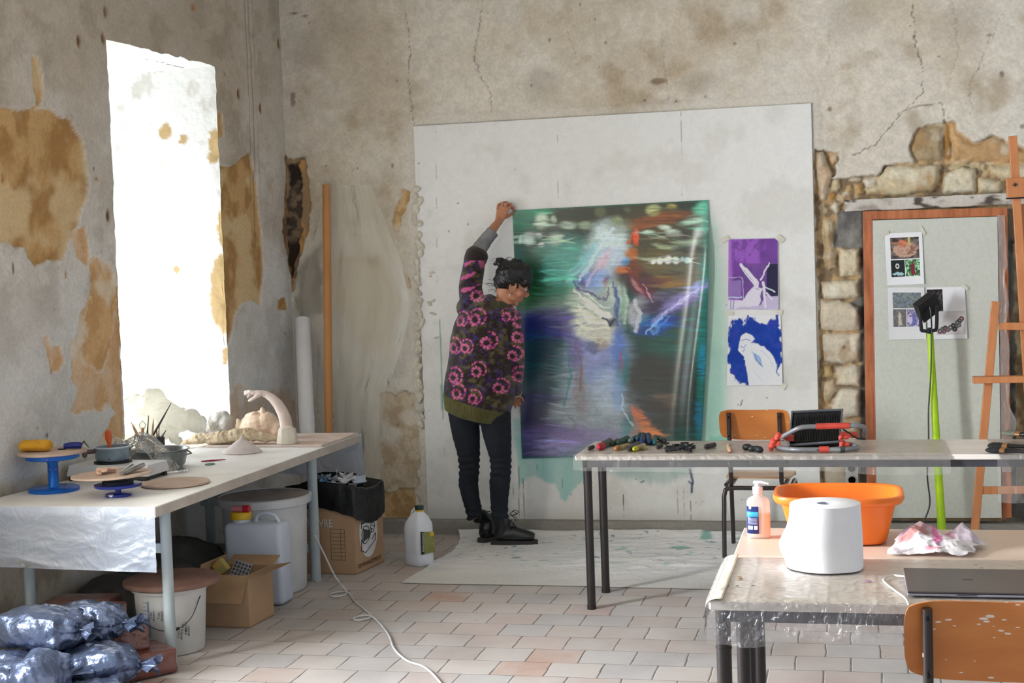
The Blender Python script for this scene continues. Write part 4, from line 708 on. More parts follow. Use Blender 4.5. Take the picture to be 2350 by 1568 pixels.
def photo(seed, pal, sc=5):
    def f(S, T):
        n = fbm(S * sc, T * sc, seed, 4); n2 = fbm(S * sc * 1.7, T * sc * 1.7, seed + 7, 3); c = np.ones(S.shape + (3,)) * lin(pal[0]); c = mixc(c, lin(pal[1]), ss(.45, .6, n)); c = mixc(c, lin(pal[2]), ss(.52, .64, n2)); return c
    return f
def collage(items):
    def f(S, T):
        c = np.ones(S.shape + (3,)) * lin((238, 238, 242))
        for (a, b_, c2, d_, fn) in items:
            m = ((S > a) & (S < c2) & (T > b_) & (T < d_)).astype(float); s2, t2 = (S - a) / (c2 - a), (T - b_) / (d_ - b_); c = mixc(c, np.zeros(3), m * 0) * (1 - m[..., None]) + fn(s2, t2) * m[..., None]
        return c
    return f
def f_clay(S, T):
    c = photo(901, [(120, 110, 104), (90, 80, 76), (60, 56, 56)], 4)(S, T); n = fbm(S * 8, T * 8, 903, 4)
    q = np.hypot((S - .52) / .42, (T - .58) / .36); c = mixc(c, lin((196, 160, 140)), ss(1.1, .85, q + (n - .5) * .5)); c = mixc(c, lin((150, 110, 96)), ss(1.0, .8, q) * ss(.5, .6, n)); c = mixc(c, lin((214, 130, 96)), ss(.22, .1, np.hypot(S - .42, T - .28) + (n - .5) * .1)); c = mixc(c, lin((206, 180, 110)), ss(.05, .03, np.abs(S - .66)) * ss(.4, .3, T)); c = mixc(c, lin((170, 120, 96)), ss(.06, .04, dline(S, T, [(.05, .25), (.4, .3)]))); c = mixc(c, lin((60, 50, 50)), ss(.03, .01, np.abs(q - .6)) * .6); return c
def f_ring(S, T):
    n = fbm(S * 8, T * 8, 913, 3); c = np.ones(S.shape + (3,)) * lin((34, 40, 40)); c = mixc(c, lin((226, 226, 220)), ss(.05, .03, np.abs(np.hypot((S - .46) / .9, T - .36) - .12) )); return mixc(c, lin((170, 206, 214)), ss(.02, -.02, sdf(S, T + (n - .5) * .2, [(.05, .8), (.5, .68), (.95, .82), (.9, .92), (.1, .9)])))
def f_fig(col, bgc, seed):
    def f(S, T):
        n = fbm(S * 8, T * 8, seed, 4); c = photo(seed, [bgc, tuple(int(v * .6) for v in bgc), tuple(min(255, int(v * 1.6 + 20)) for v in bgc)], 6)(S, T); return mixc(c, lin(col), ss(.02, -.03, sdf(S + (n - .5) * .2, T + (n - .5) * .1, [(.4, .25), (.5, .1), (.6, .25), (.7, .9), (.35, .95)])))
    return f
def f_chain(S, T):
    n = fbm(S * 6, T * 6, 933, 4); c = np.ones(S.shape + (3,)) * lin((214, 210, 212)) * (.9 + .15 * n)[..., None]
    for k, (x, y) in enumerate([(.12, .85), (.2, .78), (.3, .72), (.38, .78), (.48, .70), (.58, .62), (.66, .66), (.72, .5), (.8, .42), (.86, .34), (.76, .60), (.62, .76), (.25, .85)]): c = mixc(c, lin([(110, 80, 84), (90, 106, 104), (70, 66, 70)][k % 3]), ss(.045, .03, np.abs(np.hypot(S - x, (T - y) * .8) - .055) + .02 * (n - .3)))
    return c
ys1 = yp_ - .003
sheet('photo_sheet', 'upper white sheet with three small photos, taped high on the pale board', 'paper sheet', [(2030, 536), (2116, 532), (2121, 652), (2036, 656)], ys1, collage([(.14, .09, .9, .5, f_clay), (.13, .52, .5, .84, f_ring), (.52, .52, .9, .84, f_fig((130, 40, 60), (90, 130, 96), 921))]), tape=[(2031, 537, .05, .022, -20), (2117, 530, .05, .018, 60)])
sheet('photo_sheet', 'grey translucent sheet with three small photos, left of the floodlight head', 'paper sheet', [(2037, 660), (2121, 660), (2126, 778), (2040, 780)], ys1, lambda S, T: mixc(collage([(.13, .10, .9, .40, photo(941, [(40, 56, 60), (70, 96, 130), (110, 130, 120)], 9)), (.13, .42, .48, .76, f_fig((206, 190, 170), (46, 46, 44), 943)), (.5, .42, .9, .76, f_fig((30, 60, 170), (130, 120, 190), 945))])(S, T), lin((196, 196, 198)), .25 * np.ones(S.shape)), tape=[])
sheet('photo_sheet', 'white sheet with two small photos and a chain picture, right of the floodlight head', 'paper sheet', [(2126, 660), (2214, 658), (2220, 777), (2130, 779)], ys1, collage([(.0, .04, .42, .5, f_fig((150, 130, 120), (40, 36, 36), 951)), (.22, .46, .98, .92, f_chain)]), tape=[(2215, 660, .04, .02, 40), (2130, 778, .05, .015, 5)])
sock = thing('wall_socket', 'grey double power socket low on the wall left of the wooden frame', 'socket', OY(1955, 1090, YB - .02))
p = OY(1955, 1088, YB - .02); b = MB(); b.box((p[0] - .037, YB - .03, p[2] - .075), (p[0] + .037, YB + .02, p[2] + .075)); b.build('socket_box', mat('socket_grey', (196, 196, 194), .4), sock, bevel=.004)
for dz in (-.035, .035):
    b = MB(); b.lathe([(.027, 0), (.027, .004), (.022, .005), (.020, -.002), (.001, -.003)], (p[0], YB - .030, p[2] + dz), 24, Matrix.Rotation(pi / 2, 3, 'X')); o = b.build('socket_cup', mat('socket_cup', (170, 170, 168), .4), sock)
    b = MB()
    for s_ in (-.009, .009): b.cyl((p[0] + s_, YB - .031, p[2] + dz), (p[0] + s_, YB - .026, p[2] + dz), .0028, n=8)
    b.build('socket_hole', mat('black_hole', (20, 20, 20), .6), o)

# ============================================================ tubes, rolls, hanging film in the corner
def leaner(name, label, top, bot, r, m, cat, ringmat=None):
    t = thing(name, label, cat, bot); b = MB(); a, e = V3(*bot), V3(*top); ax_ = (e - a) / np.linalg.norm(e - a)
    q = Vector(ax_).to_track_quat('Z', 'Y').to_matrix(); Ln = np.linalg.norm(e - a)
    b.lathe([(r, 0), (r, Ln), (r - .004, Ln), (r - .004, Ln - .15), (.001, Ln - .15)], bot, 28, q); b.build('tube_wall', m, t); return t
t = leaner('cardboard_tube', 'long brown cardboard tube leaning upright in front of the hanging film', OY(749, 425, 8.60), OZ(757, 1236, .03) , .0255, mat('brown_kraft', (196, 138, 82), .6, c2=(184, 128, 74), scale=3), 'tube')
r0, r1 = OY(694, 733, 8.56), OZ(716, 1250, .052); t = leaner('paper_roll', 'thick white paper roll leaning in the corner left of the brown tube', r0, r1, .048, mat('white_paper_roll', (222, 222, 224), .8, c2=(214, 214, 218)), 'roll')
rows = [(425, 742, 850), (445, 738, 858), (490, 728, 878), (560, 706, 905), (600, 690, 922), (650, 676, 940), (690, 674, 946), (770, 674, 930), (850, 676, 905), (900, 680, 885), (960, 684, 878), (1110, 690, 876), (1190, 692, 874)]
ry_ = np.array([r[0] for r in rows], float); rl = np.array([r[1] for r in rows], float); rr = np.array([r[2] for r in rows], float)
S, T = np.meshgrid(np.linspace(0, 1, 150), np.linspace(0, 1, 220), indexing='ij'); py_ = 425 + T * 765; px_ = np.interp(py_, ry_, rl) * (1 - S) + np.interp(py_, ry_, rr) * S
fold = .010 * np.sin(S * 34 + 3 * fbm(S * 2, T * 2, 850, 3)) * ss(0, .5, T + .15) * fbm(S * 6, T * 1.4, 851, 3) + .045 * (fbm(S * 4, T * 2, 852, 4) - .5)
P = np.stack([px_ - CX, -(py_ - CY), np.full(px_.shape, -F_PX)], -1) @ RM.T; yy = 8.585 + fold - .05 * T; k_ = yy / P[..., 1]; P = P * k_[..., None]; P[..., 2] += CAM_H
o = gridmesh('plastic_sheet', P, None, film('hanging_film', (230, 226, 212), .30, .3, .4, 6)); tag(o, 'translucent cream plastic sheet hanging in folds beside the corner', 'plastic sheet')

# ---- painter's sheet on the floor
U, V = np.meshgrid(np.linspace(0, 1, 420), np.linspace(0, 1, 150), indexing='ij')
yv = 7.205 + V * (8.575 - 7.205); n0 = fbm(yv * 4, yv * 0, 861, 3)
xl = np.interp(yv, [7.2, 7.6, 8.0, 8.4, 8.6], [-2.36, -2.33, -2.30, -2.36, -2.42]) + (n0 - .5) * .04; X_ = xl * (1 - U) + 1.2 * U; Y_ = yv + (fbm(X_ * 2, X_ * 0, 862, 3) - .5) * .03 * (1 - V)
wr = ridge(X_ * 2.2 + Y_ * .8, Y_ * 9 - X_ * 2.2, 863, 4); wr2 = ridge(X_ * 5, Y_ * 16, 864, 3); k_ = ss(7.35, 7.7, Y_) * (.4 + .6 * ss(-1.9, -.9, X_)) + .08
Zz = .003 + .020 * wr ** 3 * k_ + .008 * wr2 ** 2 * k_ + .03 * ss(8.45, 8.58, Y_) ** 2
cc = np.ones(U.shape + (3,)) * lin((236, 236, 236)); cc = mixc(cc, lin((206, 203, 198)), ss(7.7, 7.3, Y_ + (wr - .5) * .2) * .7); cc = mixc(cc, lin((212, 214, 218)), ss(.5, .8, fbm(X_ * 3, Y_ * 6, 865, 4)) * .6)
for s_, col, th in [(870, (60, 120, 170), .76), (872, (120, 190, 180), .74), (874, (40, 110, 100), .79), (876, (50, 60, 90), .80)]: cc = mixc(cc, lin(col), ss(th, th + .04, fbm(X_ * 12, Y_ * 26, s_, 4)) * ss(7.5, 7.9, Y_) * .8)
for x, y, rx, ry, col in [(1260, 1217, 10, 5, (20, 24, 26)), (1540, 1227, 9, 4, (16, 18, 20)), (1205, 1218, 12, 8, (150, 190, 190)), (1400, 1211, 60, 5, (60, 120, 140)), (1460, 1210, 40, 4, (40, 120, 150)), (1520, 1218, 14, 8, (120, 180, 180)), (1560, 1215, 10, 5, (60, 110, 130)), (1640, 1215, 30, 6, (90, 190, 180)), (1620, 1240, 20, 10, (120, 180, 170)), (1335, 1210, 30, 6, (70, 130, 140)), (1160, 1262, 6, 3, (30, 40, 120)), (1180, 1258, 8, 3, (60, 130, 190)), (1185, 1283, 14, 3, (120, 150, 150)), (1695, 1205, 30, 5, (90, 180, 180)), (1560, 1262, 30, 4, (110, 180, 160))]:
    p = OZ(x, y, 0); q = np.hypot((X_ - p[0]) * 390 / rx, (Y_ - p[1]) * 70 / ry) + (wr - .5) * .9; cc = mixc(cc, lin(col), ss(1.1, .6, q) * .85)
ds = gridmesh('dust_sheet', np.stack([X_, Y_, Zz], -1), cc, matv('paint_spattered_sheet', .5, .5, 30, .008, fine=.04, spec=.4)); tag(ds, 'white paint-spattered plastic dust sheet wrinkled on the floor below the canvas', 'dust sheet')
# ============================================================ left work table
TZ = .71
M_ptop = mat('dusty_white_laminate', (238, 237, 236), .55, c2=(222, 219, 216), scale=4, spots=(176, 168, 162), spot_scale=24, spot_size=-.95)
M_edge = mat('grey_table_edge', (196, 188, 178), .7, c2=(178, 168, 158), scale=8)
M_steelp = mat('chipped_grey_blue_paint', (172, 182, 184), .5, c2=(150, 162, 166), scale=10, spots=(84, 70, 60), spot_scale=26, spot_size=-.62, stretch=(1, 1, .35))
lt_ = thing('work_table', 'long dusty white work table on chipped grey-blue metal legs along the left wall', 'table', (-3.15, 6.6, 0))
yn, yf2 = 5.43, 7.94
b = MB(); b.slab([(XL(yn) + .015, yn), (-2.835, yn), (-2.815, yf2), (XL(yf2) + .015, yf2)], TZ - .042, TZ); b.build('tabletop', M_ptop, lt_, smooth=False, bevel=.003)
b = MB(); b.hexa([(-2.835, yn, TZ - .044), (-2.829, yn, TZ - .044), (-2.809, yf2, TZ - .044), (-2.815, yf2, TZ - .044)], [(-2.835, yn, TZ - .002), (-2.829, yn, TZ - .002), (-2.809, yf2, TZ - .002), (-2.815, yf2, TZ - .002)]); b.build('edge_band', M_edge, lt_, smooth=False)
legs_ = [(-2.860, 5.57, .024), (-3.52, 5.57, .024), (-2.845, 7.246, .027), (-3.45, 7.246, .027)]
for x, y, r in legs_:
    b = MB(); b.cyl((x, y, .012), (x, y, TZ - .043), r, n=20); b.cyl((x, y, 0), (x, y, .014), r + .004, n=20); b.build('leg', M_steelp, lt_)
for y, z0, z1 in [(5.57, .49, .53), (7.246, .405, .475), (7.246, .155, .20)]:
    b = MB(); b.box((-3.50, y - .012, z0), (-2.88, y + .012, z1)); b.build('rail', M_steelp, lt_, bevel=.002, smooth=False)
# plastic skirt at the near end
M_skirt = film('white_skirt_film', (200, 210, 228), .84, .35, .7, 7)
U, V = np.meshgrid(np.linspace(0, 1, 160), np.linspace(0, 1, 60), indexing='ij'); x0_, x1_ = XL(yn) + .02, -2.83
zb_ = .455 - .015 * U; n = ridge(U * 3 + V * 2.2, V * 2.4 - U * 2, 900, 3)
P = np.stack([x0_ + (x1_ - x0_) * U + .004 * V, yn - .006 - .018 * V * (n ** 2) - .012 * V, (TZ + .002) * (1 - V) + zb_ * V], -1)
o = gridmesh('table_cover', P, None, M_skirt); tag(o, 'white translucent plastic cover hanging off the near end of the left work table', 'table cover')
U, V = np.meshgrid(np.linspace(0, 1, 90), np.linspace(0, 1, 60), indexing='ij')
zb_ = .43 + .06 * (1 - U); n = ridge(U * 3 + V, V * 1.2 - U * 3, 905, 3)
P = np.stack([-3.45 + (2.80 - 3.45 + .0) * -1 * U * 1.0, yf2 + .008 + .03 * V * n, (TZ + .002) * (1 - V) + zb_ * V], -1); P[..., 0] = -3.44 + .635 * U + .012 * V * U
o = gridmesh('table_cover', P, None, M_skirt); tag(o, 'crinkled clear plastic cover hanging off the far end of the left work table', 'table cover')
# thin reddish board lying on the far half
M_clayboard = mat('clay_dusted_board', (222, 206, 196), .8, c2=(206, 184, 172), scale=5, bump=.1)
b = MB(); b.slab([(-3.52, 7.375), (-2.835, 7.375), (-2.820, 7.93), (-3.50, 7.93)], TZ + .001, TZ + .013); o = b.build('modelling_board', M_clayboard, bevel=.002, smooth=False); tag(o, 'pinkish dusted thin board under the clay arm on the far end of the work table', 'board')
TB = TZ + .014

# ---- tall blue turntable
M_blue = mat('blue_enamel', (18, 120, 214), .25, c2=(14, 90, 190), scale=9, spots=(180, 120, 140), spot_scale=40, spot_size=-.62, metal=.3)
M_blued = mat('dusty_blue_top', (120, 126, 150), .7, c2=(96, 104, 136), scale=12)
M_ply = mat('dusty_plywood', (204, 182, 166), .75, c2=(184, 160, 144), scale=7, bump=.1)
def turntable(name, label, c, base_r, h, col_r, disc_r, wood_r, wood_t, tall=True, tilt=0, blue=None):
    x, y, z = c; blue = blue or M_blue; t = thing(name, label, 'turntable', c)
    b = MB(); b.lathe([(base_r, z + .001), (base_r + .001, z + .016), (base_r - .004, z + .019), (.001, z + .021)], (x, y, 0), 48); b.build('base', blue, t)
    b = MB(); b.lathe([(col_r * 1.25, z + .019), (col_r, z + .030), (col_r, h - .035), (col_r * 1.15, h - .03), (col_r * 1.15, h - .012)], (x, y, 0), 28); b.build('column', blue, t)
    b = MB(); b.lathe([(.001, h - .014), (disc_r * .9, h - .016), (disc_r, h - .012), (disc_r, h + .008), (.001, h + .009)], (x, y, 0), 56); b.build('wheel_head', blue, t)
    b = MB(); b.lathe([(.001, h + .0095), (wood_r - .004, h + .0095), (wood_r, h + .012), (wood_r, h + .009 + wood_t), (wood_r - .003, h + .011 + wood_t), (.001, h + .0115 + wood_t)], (x, y, 0), 64); b.build('wooden_disc', M_ply, t)
    return h + .0115 + wood_t
c1 = OZ(97, 1127, TZ); c1[0] += .06
H1 = turntable('modelling_turntable', 'tall bright blue turntable carrying a sponge on its wooden disc', c1, .112, .872, .024, .118, .152, .012)
x1, y1 = c1[0], c1[1]
# sponge
b = MB(); b.sweep([(x1 - .125, y1 - .045, H1 + .028), (x1 - .115, y1 - .045, H1 + .028), (x1 + .005, y1 - .045, H1 + .029), (x1 + .018, y1 - .045, H1 + .029)], [(.03, .018), (.042, .026), (.042, .026), (.03, .018)], 20)
me = fuse(b, .004, 6); roughen(me, .0025, 50); o = link('sponge', me, mat('yellow_sponge', (226, 172, 50), .95, c2=(206, 146, 40), scale=30, bump=.6, bscale=220, bdist=.003)); tag(o, 'yellow sponge lying on the tall blue turntable', 'sponge')
b = MB(); b.sweep([(x1 + .045, y1 + .03, H1 + .016), (x1 + .075, y1 + .035, H1 + .018), (x1 + .12, y1 + .04, H1 + .018), (x1 + .125, y1 + .041, H1 + .018)], [.011, .015, .015, .010], 14); t = thing('scraper', 'scraper with a ribbed dark blue handle beside the yellow sponge', 'tool', (x1 + .08, y1 + .035, H1)); b.build('handle', mat('dark_blue_rubber', (20, 36, 130), .5, bump=.5, bscale=120), t)
b = MB(); b.box((x1 + .02, y1 + .015, H1 + .001), (x1 + .048, y1 + .05, H1 + .006)); b.build('blade', mat('dark_steel', (70, 70, 74), .35, metal=.8), t)
b = MB(); b.sweep([(x1 + .08, y1 + .11, H1 + .004), (x1 + .11, y1 + .09, H1 + .03), (x1 + .15, y1 + .06, H1 + .006)], [.003, .004, .002], 8); o = b.build('ribbon_tool', mat('grey_wire', (96, 92, 84), .4, metal=.7)); tag(o, 'thin grey ribbon tool resting behind the blue handle', 'tool')
# ---- hotplate with pan
hp = OZ(115, 1106, TZ); hx, hy = XL(6.2) + .03, 6.13
M_whiteen = mat('white_enamel', (222, 224, 228), .35, c2=(206, 206, 208), scale=5)
M_black = mat('black_plastic', (26, 26, 28), .4, c2=(18, 18, 20)); M_castiron = mat('cast_iron', (34, 34, 36), .6)
t = thing('hotplate', 'white electric hotplate on black feet carrying the enamel pan', 'hotplate', (hx + .2, hy + .1, TZ))
b = MB(); b.hexa([(hx, hy, TZ + .022), (hx + .43, hy, TZ + .022), (hx + .43, hy + .22, TZ + .022), (hx, hy + .22, TZ + .022)], [(hx + .01, hy + .01, TZ + .075), (hx + .42, hy + .01, TZ + .075), (hx + .42, hy + .21, TZ + .075), (hx + .01, hy + .21, TZ + .075)]); b.build('housing', M_whiteen, t, bevel=.006, smooth=False)
b = MB(); b.box((hx + .02, hy + .006, TZ + .002), (hx + .41, hy + .21, TZ + .023)); b.build('underside', M_black, t, bevel=.003, smooth=False)
for dx_, dy_ in ((.01, .01), (.40, .01), (.01, .19), (.40, .19)):
    b = MB(); b.cyl((hx + dx_ + .01, hy + dy_ + .01, TZ), (hx + dx_ + .01, hy + dy_ + .01, TZ + .024), .013, n=12); b.build('foot', M_black, t)
px0, py0 = hx + .19, hy + .11
b = MB(); b.lathe([(.001, TZ + .074), (.088, TZ + .074), (.09, TZ + .084), (.001, TZ + .086)], (px0, py0, 0), 32); b.build('ring', M_castiron, t)
pn = thing('saucepan', 'grey-blue enamel saucepan on the white hotplate', 'pan', (px0, py0, TZ + .087)); z0 = TZ + .087
M_en = mat('worn_grey_enamel', (150, 166, 176), .3, c2=(110, 126, 136), scale=9, spots=(60, 60, 66), spot_scale=30, spot_size=-.45)
b = MB(); b.lathe([(.001, z0), (.072, z0), (.082, z0 + .012), (.084, z0 + .062), (.086, z0 + .066), (.080, z0 + .066), (.078, z0 + .014), (.001, z0 + .008)], (px0, py0, 0), 40, cap=False); b.build('pan_body', M_en, pn)
b = MB(); b.lathe([(.0845, z0 + .060), (.0875, z0 + .063), (.0875, z0 + .067), (.083, z0 + .069), (.080, z0 + .066)], (px0, py0, 0), 40, cap=False); b.build('rim', mat('rim_pale', (190, 200, 214), .3), pn)
b = MB(); b.sweep([(px0 - .06, py0 - .06, z0 + .05), (px0 - .085, py0 - .10, z0 + .052), (px0 - .05, py0 - .17, z0 + .05), (px0 - .045, py0 - .19, z0 + .05)], [(.006, .010), (.008, .012), (.012, .018), (.008, .012)], 12); b.build('handle', mat('brown_handle', (96, 84, 80), .5), pn)
b = MB(); b.sweep([(px0 - .03, py0 + .02, z0 + .012), (px0 - .032, py0 + .03, z0 + .07), (px0 - .038, py0 + .035, z0 + .10), (px0 - .040, py0 + .036, z0 + .13), (px0 - .042, py0 + .037, z0 + .142)], [(.004, .008), (.004, .009), (.004, .018), (.003, .016), (.002, .004)], 14, up=(1, 0, 0)); o = b.build('spatula', mat('orange_plastic', (226, 92, 20), .4)); tag(o, 'orange plastic spatula standing in the grey saucepan', 'spatula')
# ---- low turntable
M_blue2 = mat('cobalt_enamel', (24, 50, 160), .35, c2=(20, 36, 120), scale=12, spots=(200, 200, 214), spot_scale=14, spot_size=-.5)
c2_ = OZ(272, 1139, TZ); t2x, t2y = c2_[0], c2_[1]
t = thing('modelling_turntable', 'low dark blue turntable with a wooden disc holding steel tools', 'turntable', c2_)
b = MB(); b.lathe([(.056, TZ + .001), (.056, TZ + .012), (.05, TZ + .014), (.001, TZ + .015)], (t2x, t2y, 0), 40); b.build('base', M_blue2, t)
b = MB(); b.lathe([(.013, TZ + .014), (.013, TZ + .034), (.028, TZ + .036), (.028, TZ + .042)], (t2x, t2y, 0), 24); b.build('column', M_blue2, t)
b = MB(); b.lathe([(.001, TZ + .041), (.100, TZ + .043), (.102, TZ + .047), (.102, TZ + .055), (.001, TZ + .058)], (t2x, t2y, 0), 48); b.build('wheel_head', M_blue2, t)
b = MB(); b.lathe([(.066, TZ + .056), (.068, TZ + .068), (.04, TZ + .072), (.04, TZ + .084), (.001, TZ + .085)], (t2x, t2y, 0), 36); b.build('hub', mat('dark_hub', (24, 34, 50), .5), t)
R2 = Matrix.Rotation(radians(-1.5), 3, 'Y')
b = MB(); b.lathe([(.001, 0), (.168, 0), (.174, .003), (.174, .010), (.001, .012)], (t2x - .028, t2y, TZ + .090), 64, R2); b.build('wooden_disc', M_ply, t)
H2 = TZ + .103
# wooden ribs
M_rib = mat('pinkish_wood', (212, 178, 158), .6, c2=(196, 156, 136), scale=8)
for k, (dx_, dy_, a) in enumerate([(-.055, -.02, 0), (-.035, -.03, .25)]):
    pts = [(-.05, .03), (-.02, .042), (.03, .038), (.045, .028), (.012, .012), (.006, -.02), (.016, -.045), (.0, -.055), (-.012, -.045), (-.008, -.01), (-.018, .008), (-.05, .018)]
    ca, sa = cos(a), sin(a); b = MB(); b.slab([(t2x + dx_ + x * ca - y * sa, t2y + dy_ + (x * sa + y * ca)) for x, y in pts], H2 + .001 + k * .013, H2 + .012 + k * .013); o = b.build('modelling_rib', M_rib, bevel=.0025, smooth=False); tag(o, ['lower of the two pinkish wooden ribs crossed on the low turntable', 'upper of the two pinkish wooden ribs crossed on the low turntable'][k], 'tool', 'wooden ribs on the low turntable')
M_steel = mat('dull_steel', (190, 190, 192), .3, metal=.85, c2=(140, 140, 140), scale=12)
for k, (dx_, dx2, dy_) in enumerate([(.055, .048, .0), (.065, .088, .0), (.072, .108, -.01)]):
    b = MB(); a = V3(t2x + dx_, t2y - .075 + dy_, H2 + .009 - .001); e = V3(t2x + dx2 - .008, t2y + .06 + dy_, H2 + .024 + .003 * k)
    b.sweep([a, a * .7 + e * .3, a * .15 + e * .85, e], [.006, .009, .0125, .010], 16); o = b.build('steel_nozzle', M_steel); tag(o, ['leftmost of the three steel cone tools on the low turntable', 'middle of the three steel cone tools on the low turntable', 'rightmost of the three steel cone tools on the low turntable'][k], 'tool', 'steel cone tools on the low turntable')
# round bat lying on the table
cb = OZ(403, 1112, TZ); b = MB(); b.lathe([(.001, TZ + .001), (.150, TZ + .001), (.157, TZ + .006), (.155, TZ + .013), (.001, TZ + .014)], (cb[0], cb[1], 0), 64); o = b.build('round_board', M_ply); tag(o, 'bare round wooden bat lying at the edge of the work table', 'board')
# ---- metal basin with crumpled film
bx, by = OZ(357, 1074, TZ)[:2]; bx += .02
M_basin = mat('galvanised_basin', (176, 182, 184), .3, c2=(120, 124, 124), scale=5, metal=.6)
bn = thing('basin', 'wide metal basin half hidden under crumpled clear film', 'basin', (bx, by, TZ))
b = MB(); b.lathe([(.001, TZ + .002), (.115, TZ + .002), (.130, TZ + .02), (.146, TZ + .088), (.154, TZ + .092), (.154, TZ + .096), (.144, TZ + .094), (.126, TZ + .022), (.001, TZ + .008)], (bx, by, 0), 56, cap=False); b.build('bowl', M_basin, bn)
b = MB(); b.sweep([(bx + .143, by - .03, TZ + .085), (bx + .165, by - .03, TZ + .07), (bx + .165, by + .03, TZ + .07), (bx + .143, by + .03, TZ + .085)], .004, 8); b.build('handle', M_basin, bn)
M_cr = film('crumpled_film', (236, 238, 238), .34, .12, .8, 30, 1.0, .01)
S, T = np.meshgrid(np.linspace(0, 1, 150), np.linspace(0, 1, 120), indexing='ij')
tops = np.interp(S, [0, .1, .25, .4, .5, .6, .75, .9, 1], [1015, 1000, 1008, 996, 990, 1005, 1030, 1070, 1100]); lows = np.interp(S, [0, .15, .3, .45, .6, .75, .9, 1], [1075, 1078, 1050, 1045, 1085, 1100, 1106, 1108])
rg1 = ridge(S * 5, T * 4, 960, 3); rg2 = ridge(S * 11 + 3, T * 9, 961, 3); rg3 = fbm(S * 4, T * 4, 962, 4)
pxg = 248 + 186 * S + (rg3 - .5) * 14; pyg = tops + (lows - tops) * T + (rg1 - .5) * 12
dep = by - .06 - .16 * T + .05 * (rg1 - .5) + .025 * (rg2 - .5)
d0 = np.stack([pxg - CX, -(pyg - CY), np.full(pxg.shape, -F_PX)], -1) @ RM.T; P = d0 * (dep / d0[..., 1])[..., None]; P[..., 2] = np.maximum(P[..., 2] + CAM_H, TZ + .004 + .01 * rg2)
kp = (sdf(S[:-1, :-1], T[:-1, :-1], [(.02, .05), (.2, .0), (.5, .02), (.8, .0), (1, .3), (.98, .95), (.6, 1), (.5, .75), (.3, .8), (.1, 1), (0, .6)]) + (rg3[:-1, :-1] - .5) * .12) < 0
o = gridmesh('plastic_film', P, None, M_cr, keep=kp); tag(o, 'crumpled clear plastic film heaped over the metal basin', 'plastic film')
# pots of tools
pa = OY(336, 1010, 6.98); pb = OY(366, 1012, 7.05)
M_dpot = mat('dark_pot', (44, 44, 46), .6)
for nm, lb, p, r, h in [('tool_pot', 'dark pot of modelling tools hidden behind the crumpled film', pa, .045, .11), ('tool_pot', 'small black pot holding the long brush at the basin rim', pb, .028, .10)]:
    b = MB(); b.lathe([(.001, TZ), (r * .9, TZ), (r, TZ + .01), (r, TZ + h), (r - .004, TZ + h), (r - .005, TZ + .012), (.001, TZ + .01)], (p[0], p[1], 0), 28, cap=False); tag(b.build(nm, M_dpot), lb, 'pot')
M_wood = mat('tool_wood', (186, 146, 112), .6, c2=(150, 112, 84), scale=20)
def stick(name, label, a_px, b_px, yy, r, m, grp, parts=None, flat=1.0):
    a = OY(a_px[0], a_px[1], yy); e = OY(b_px[0], b_px[1], yy); a = a + (a - e) / np.linalg.norm(a - e) * .06
    b = MB(); rr = r if hasattr(r, '__len__') else [r, r, r * .8]
    b.sweep([a + (e - a) * q for q in np.linspace(0, 1, len(rr))], [(v, v * flat) for v in rr], 12); o = b.build(name, m); return tag(o, label, 'tool', grp)
G1 = 'modelling tools standing in the pots'
stick('wooden_knife', 'leftmost wooden modelling knife leaning left out of the dark pot', (314, 1000), (301, 969), 6.96, [.006, .008, .008, .002], M_wood, G1, flat=.5)
stick('wooden_knife', 'second wooden knife from the left in the dark pot', (318, 1000), (306, 975), 6.99, [.006, .007, .006, .002], M_wood, G1, flat=.5)
stick('loop_tool', 'short wooden loop tool with a square wire head', (326, 1000), (327, 982), 6.98, [.007, .009, .009], M_wood, G1)
o = bpy.data.objects[-1] if False else None
b = MB(); q = [OY(x, y, 6.98) for x, y in [(322, 984), (320, 974), (327, 966), (334, 974), (332, 984)]]; b.sweep(q, .0016, 6); o = b.build('wire_loop', mat('thin_wire', (70, 66, 60), .4, metal=.7)); setpar(o, [x for x in bpy.data.objects if x.name.startswith('loop_tool')][0])
stick('needle_tool', 'black pointed tool standing upright in the dark pot', (338, 995), (341, 954), 6.97, [.006, .009, .004, .003, .002], M_black, G1)
stick('wooden_knife', 'tall leaf shaped wooden knife right of the black tool', (350, 995), (352, 961), 6.98, [.005, .008, .009, .007, .002], M_wood, G1, flat=.5)
stick('long_brush', 'long dark brush handle sloping up to the right from the black pot', (352, 998), (393, 925), 7.0, [.0055, .006, .006, .006, .005, .003, .002], mat('dark_handle', (52, 50, 56), .4, spots=(170, 170, 170), spot_scale=60, spot_size=-.7), G1)
for k, (a, e, rr, mm) in enumerate([((361, 1008), (359, 985), [.003, .004, .003], M_black), ((363, 1008), (366, 975), [.004, .004, .002], M_wood), ((368, 1008), (381, 988), [.006, .007, .002], mat('grey_tool', (90, 84, 80), .5)), ((366, 1008), (364, 980), [.0015, .0015, .001], M_black)]):
    stick(['thin_tool', 'wooden_knife', 'flat_tool', 'wire_tool'][k], ['thin black tool at the left of the small black pot', 'slim wooden stick in the middle of the small black pot', 'grey flat tool leaning right out of the small black pot', 'fine wire tool in the small black pot'][k], a, e, 7.05, rr, mm, G1)

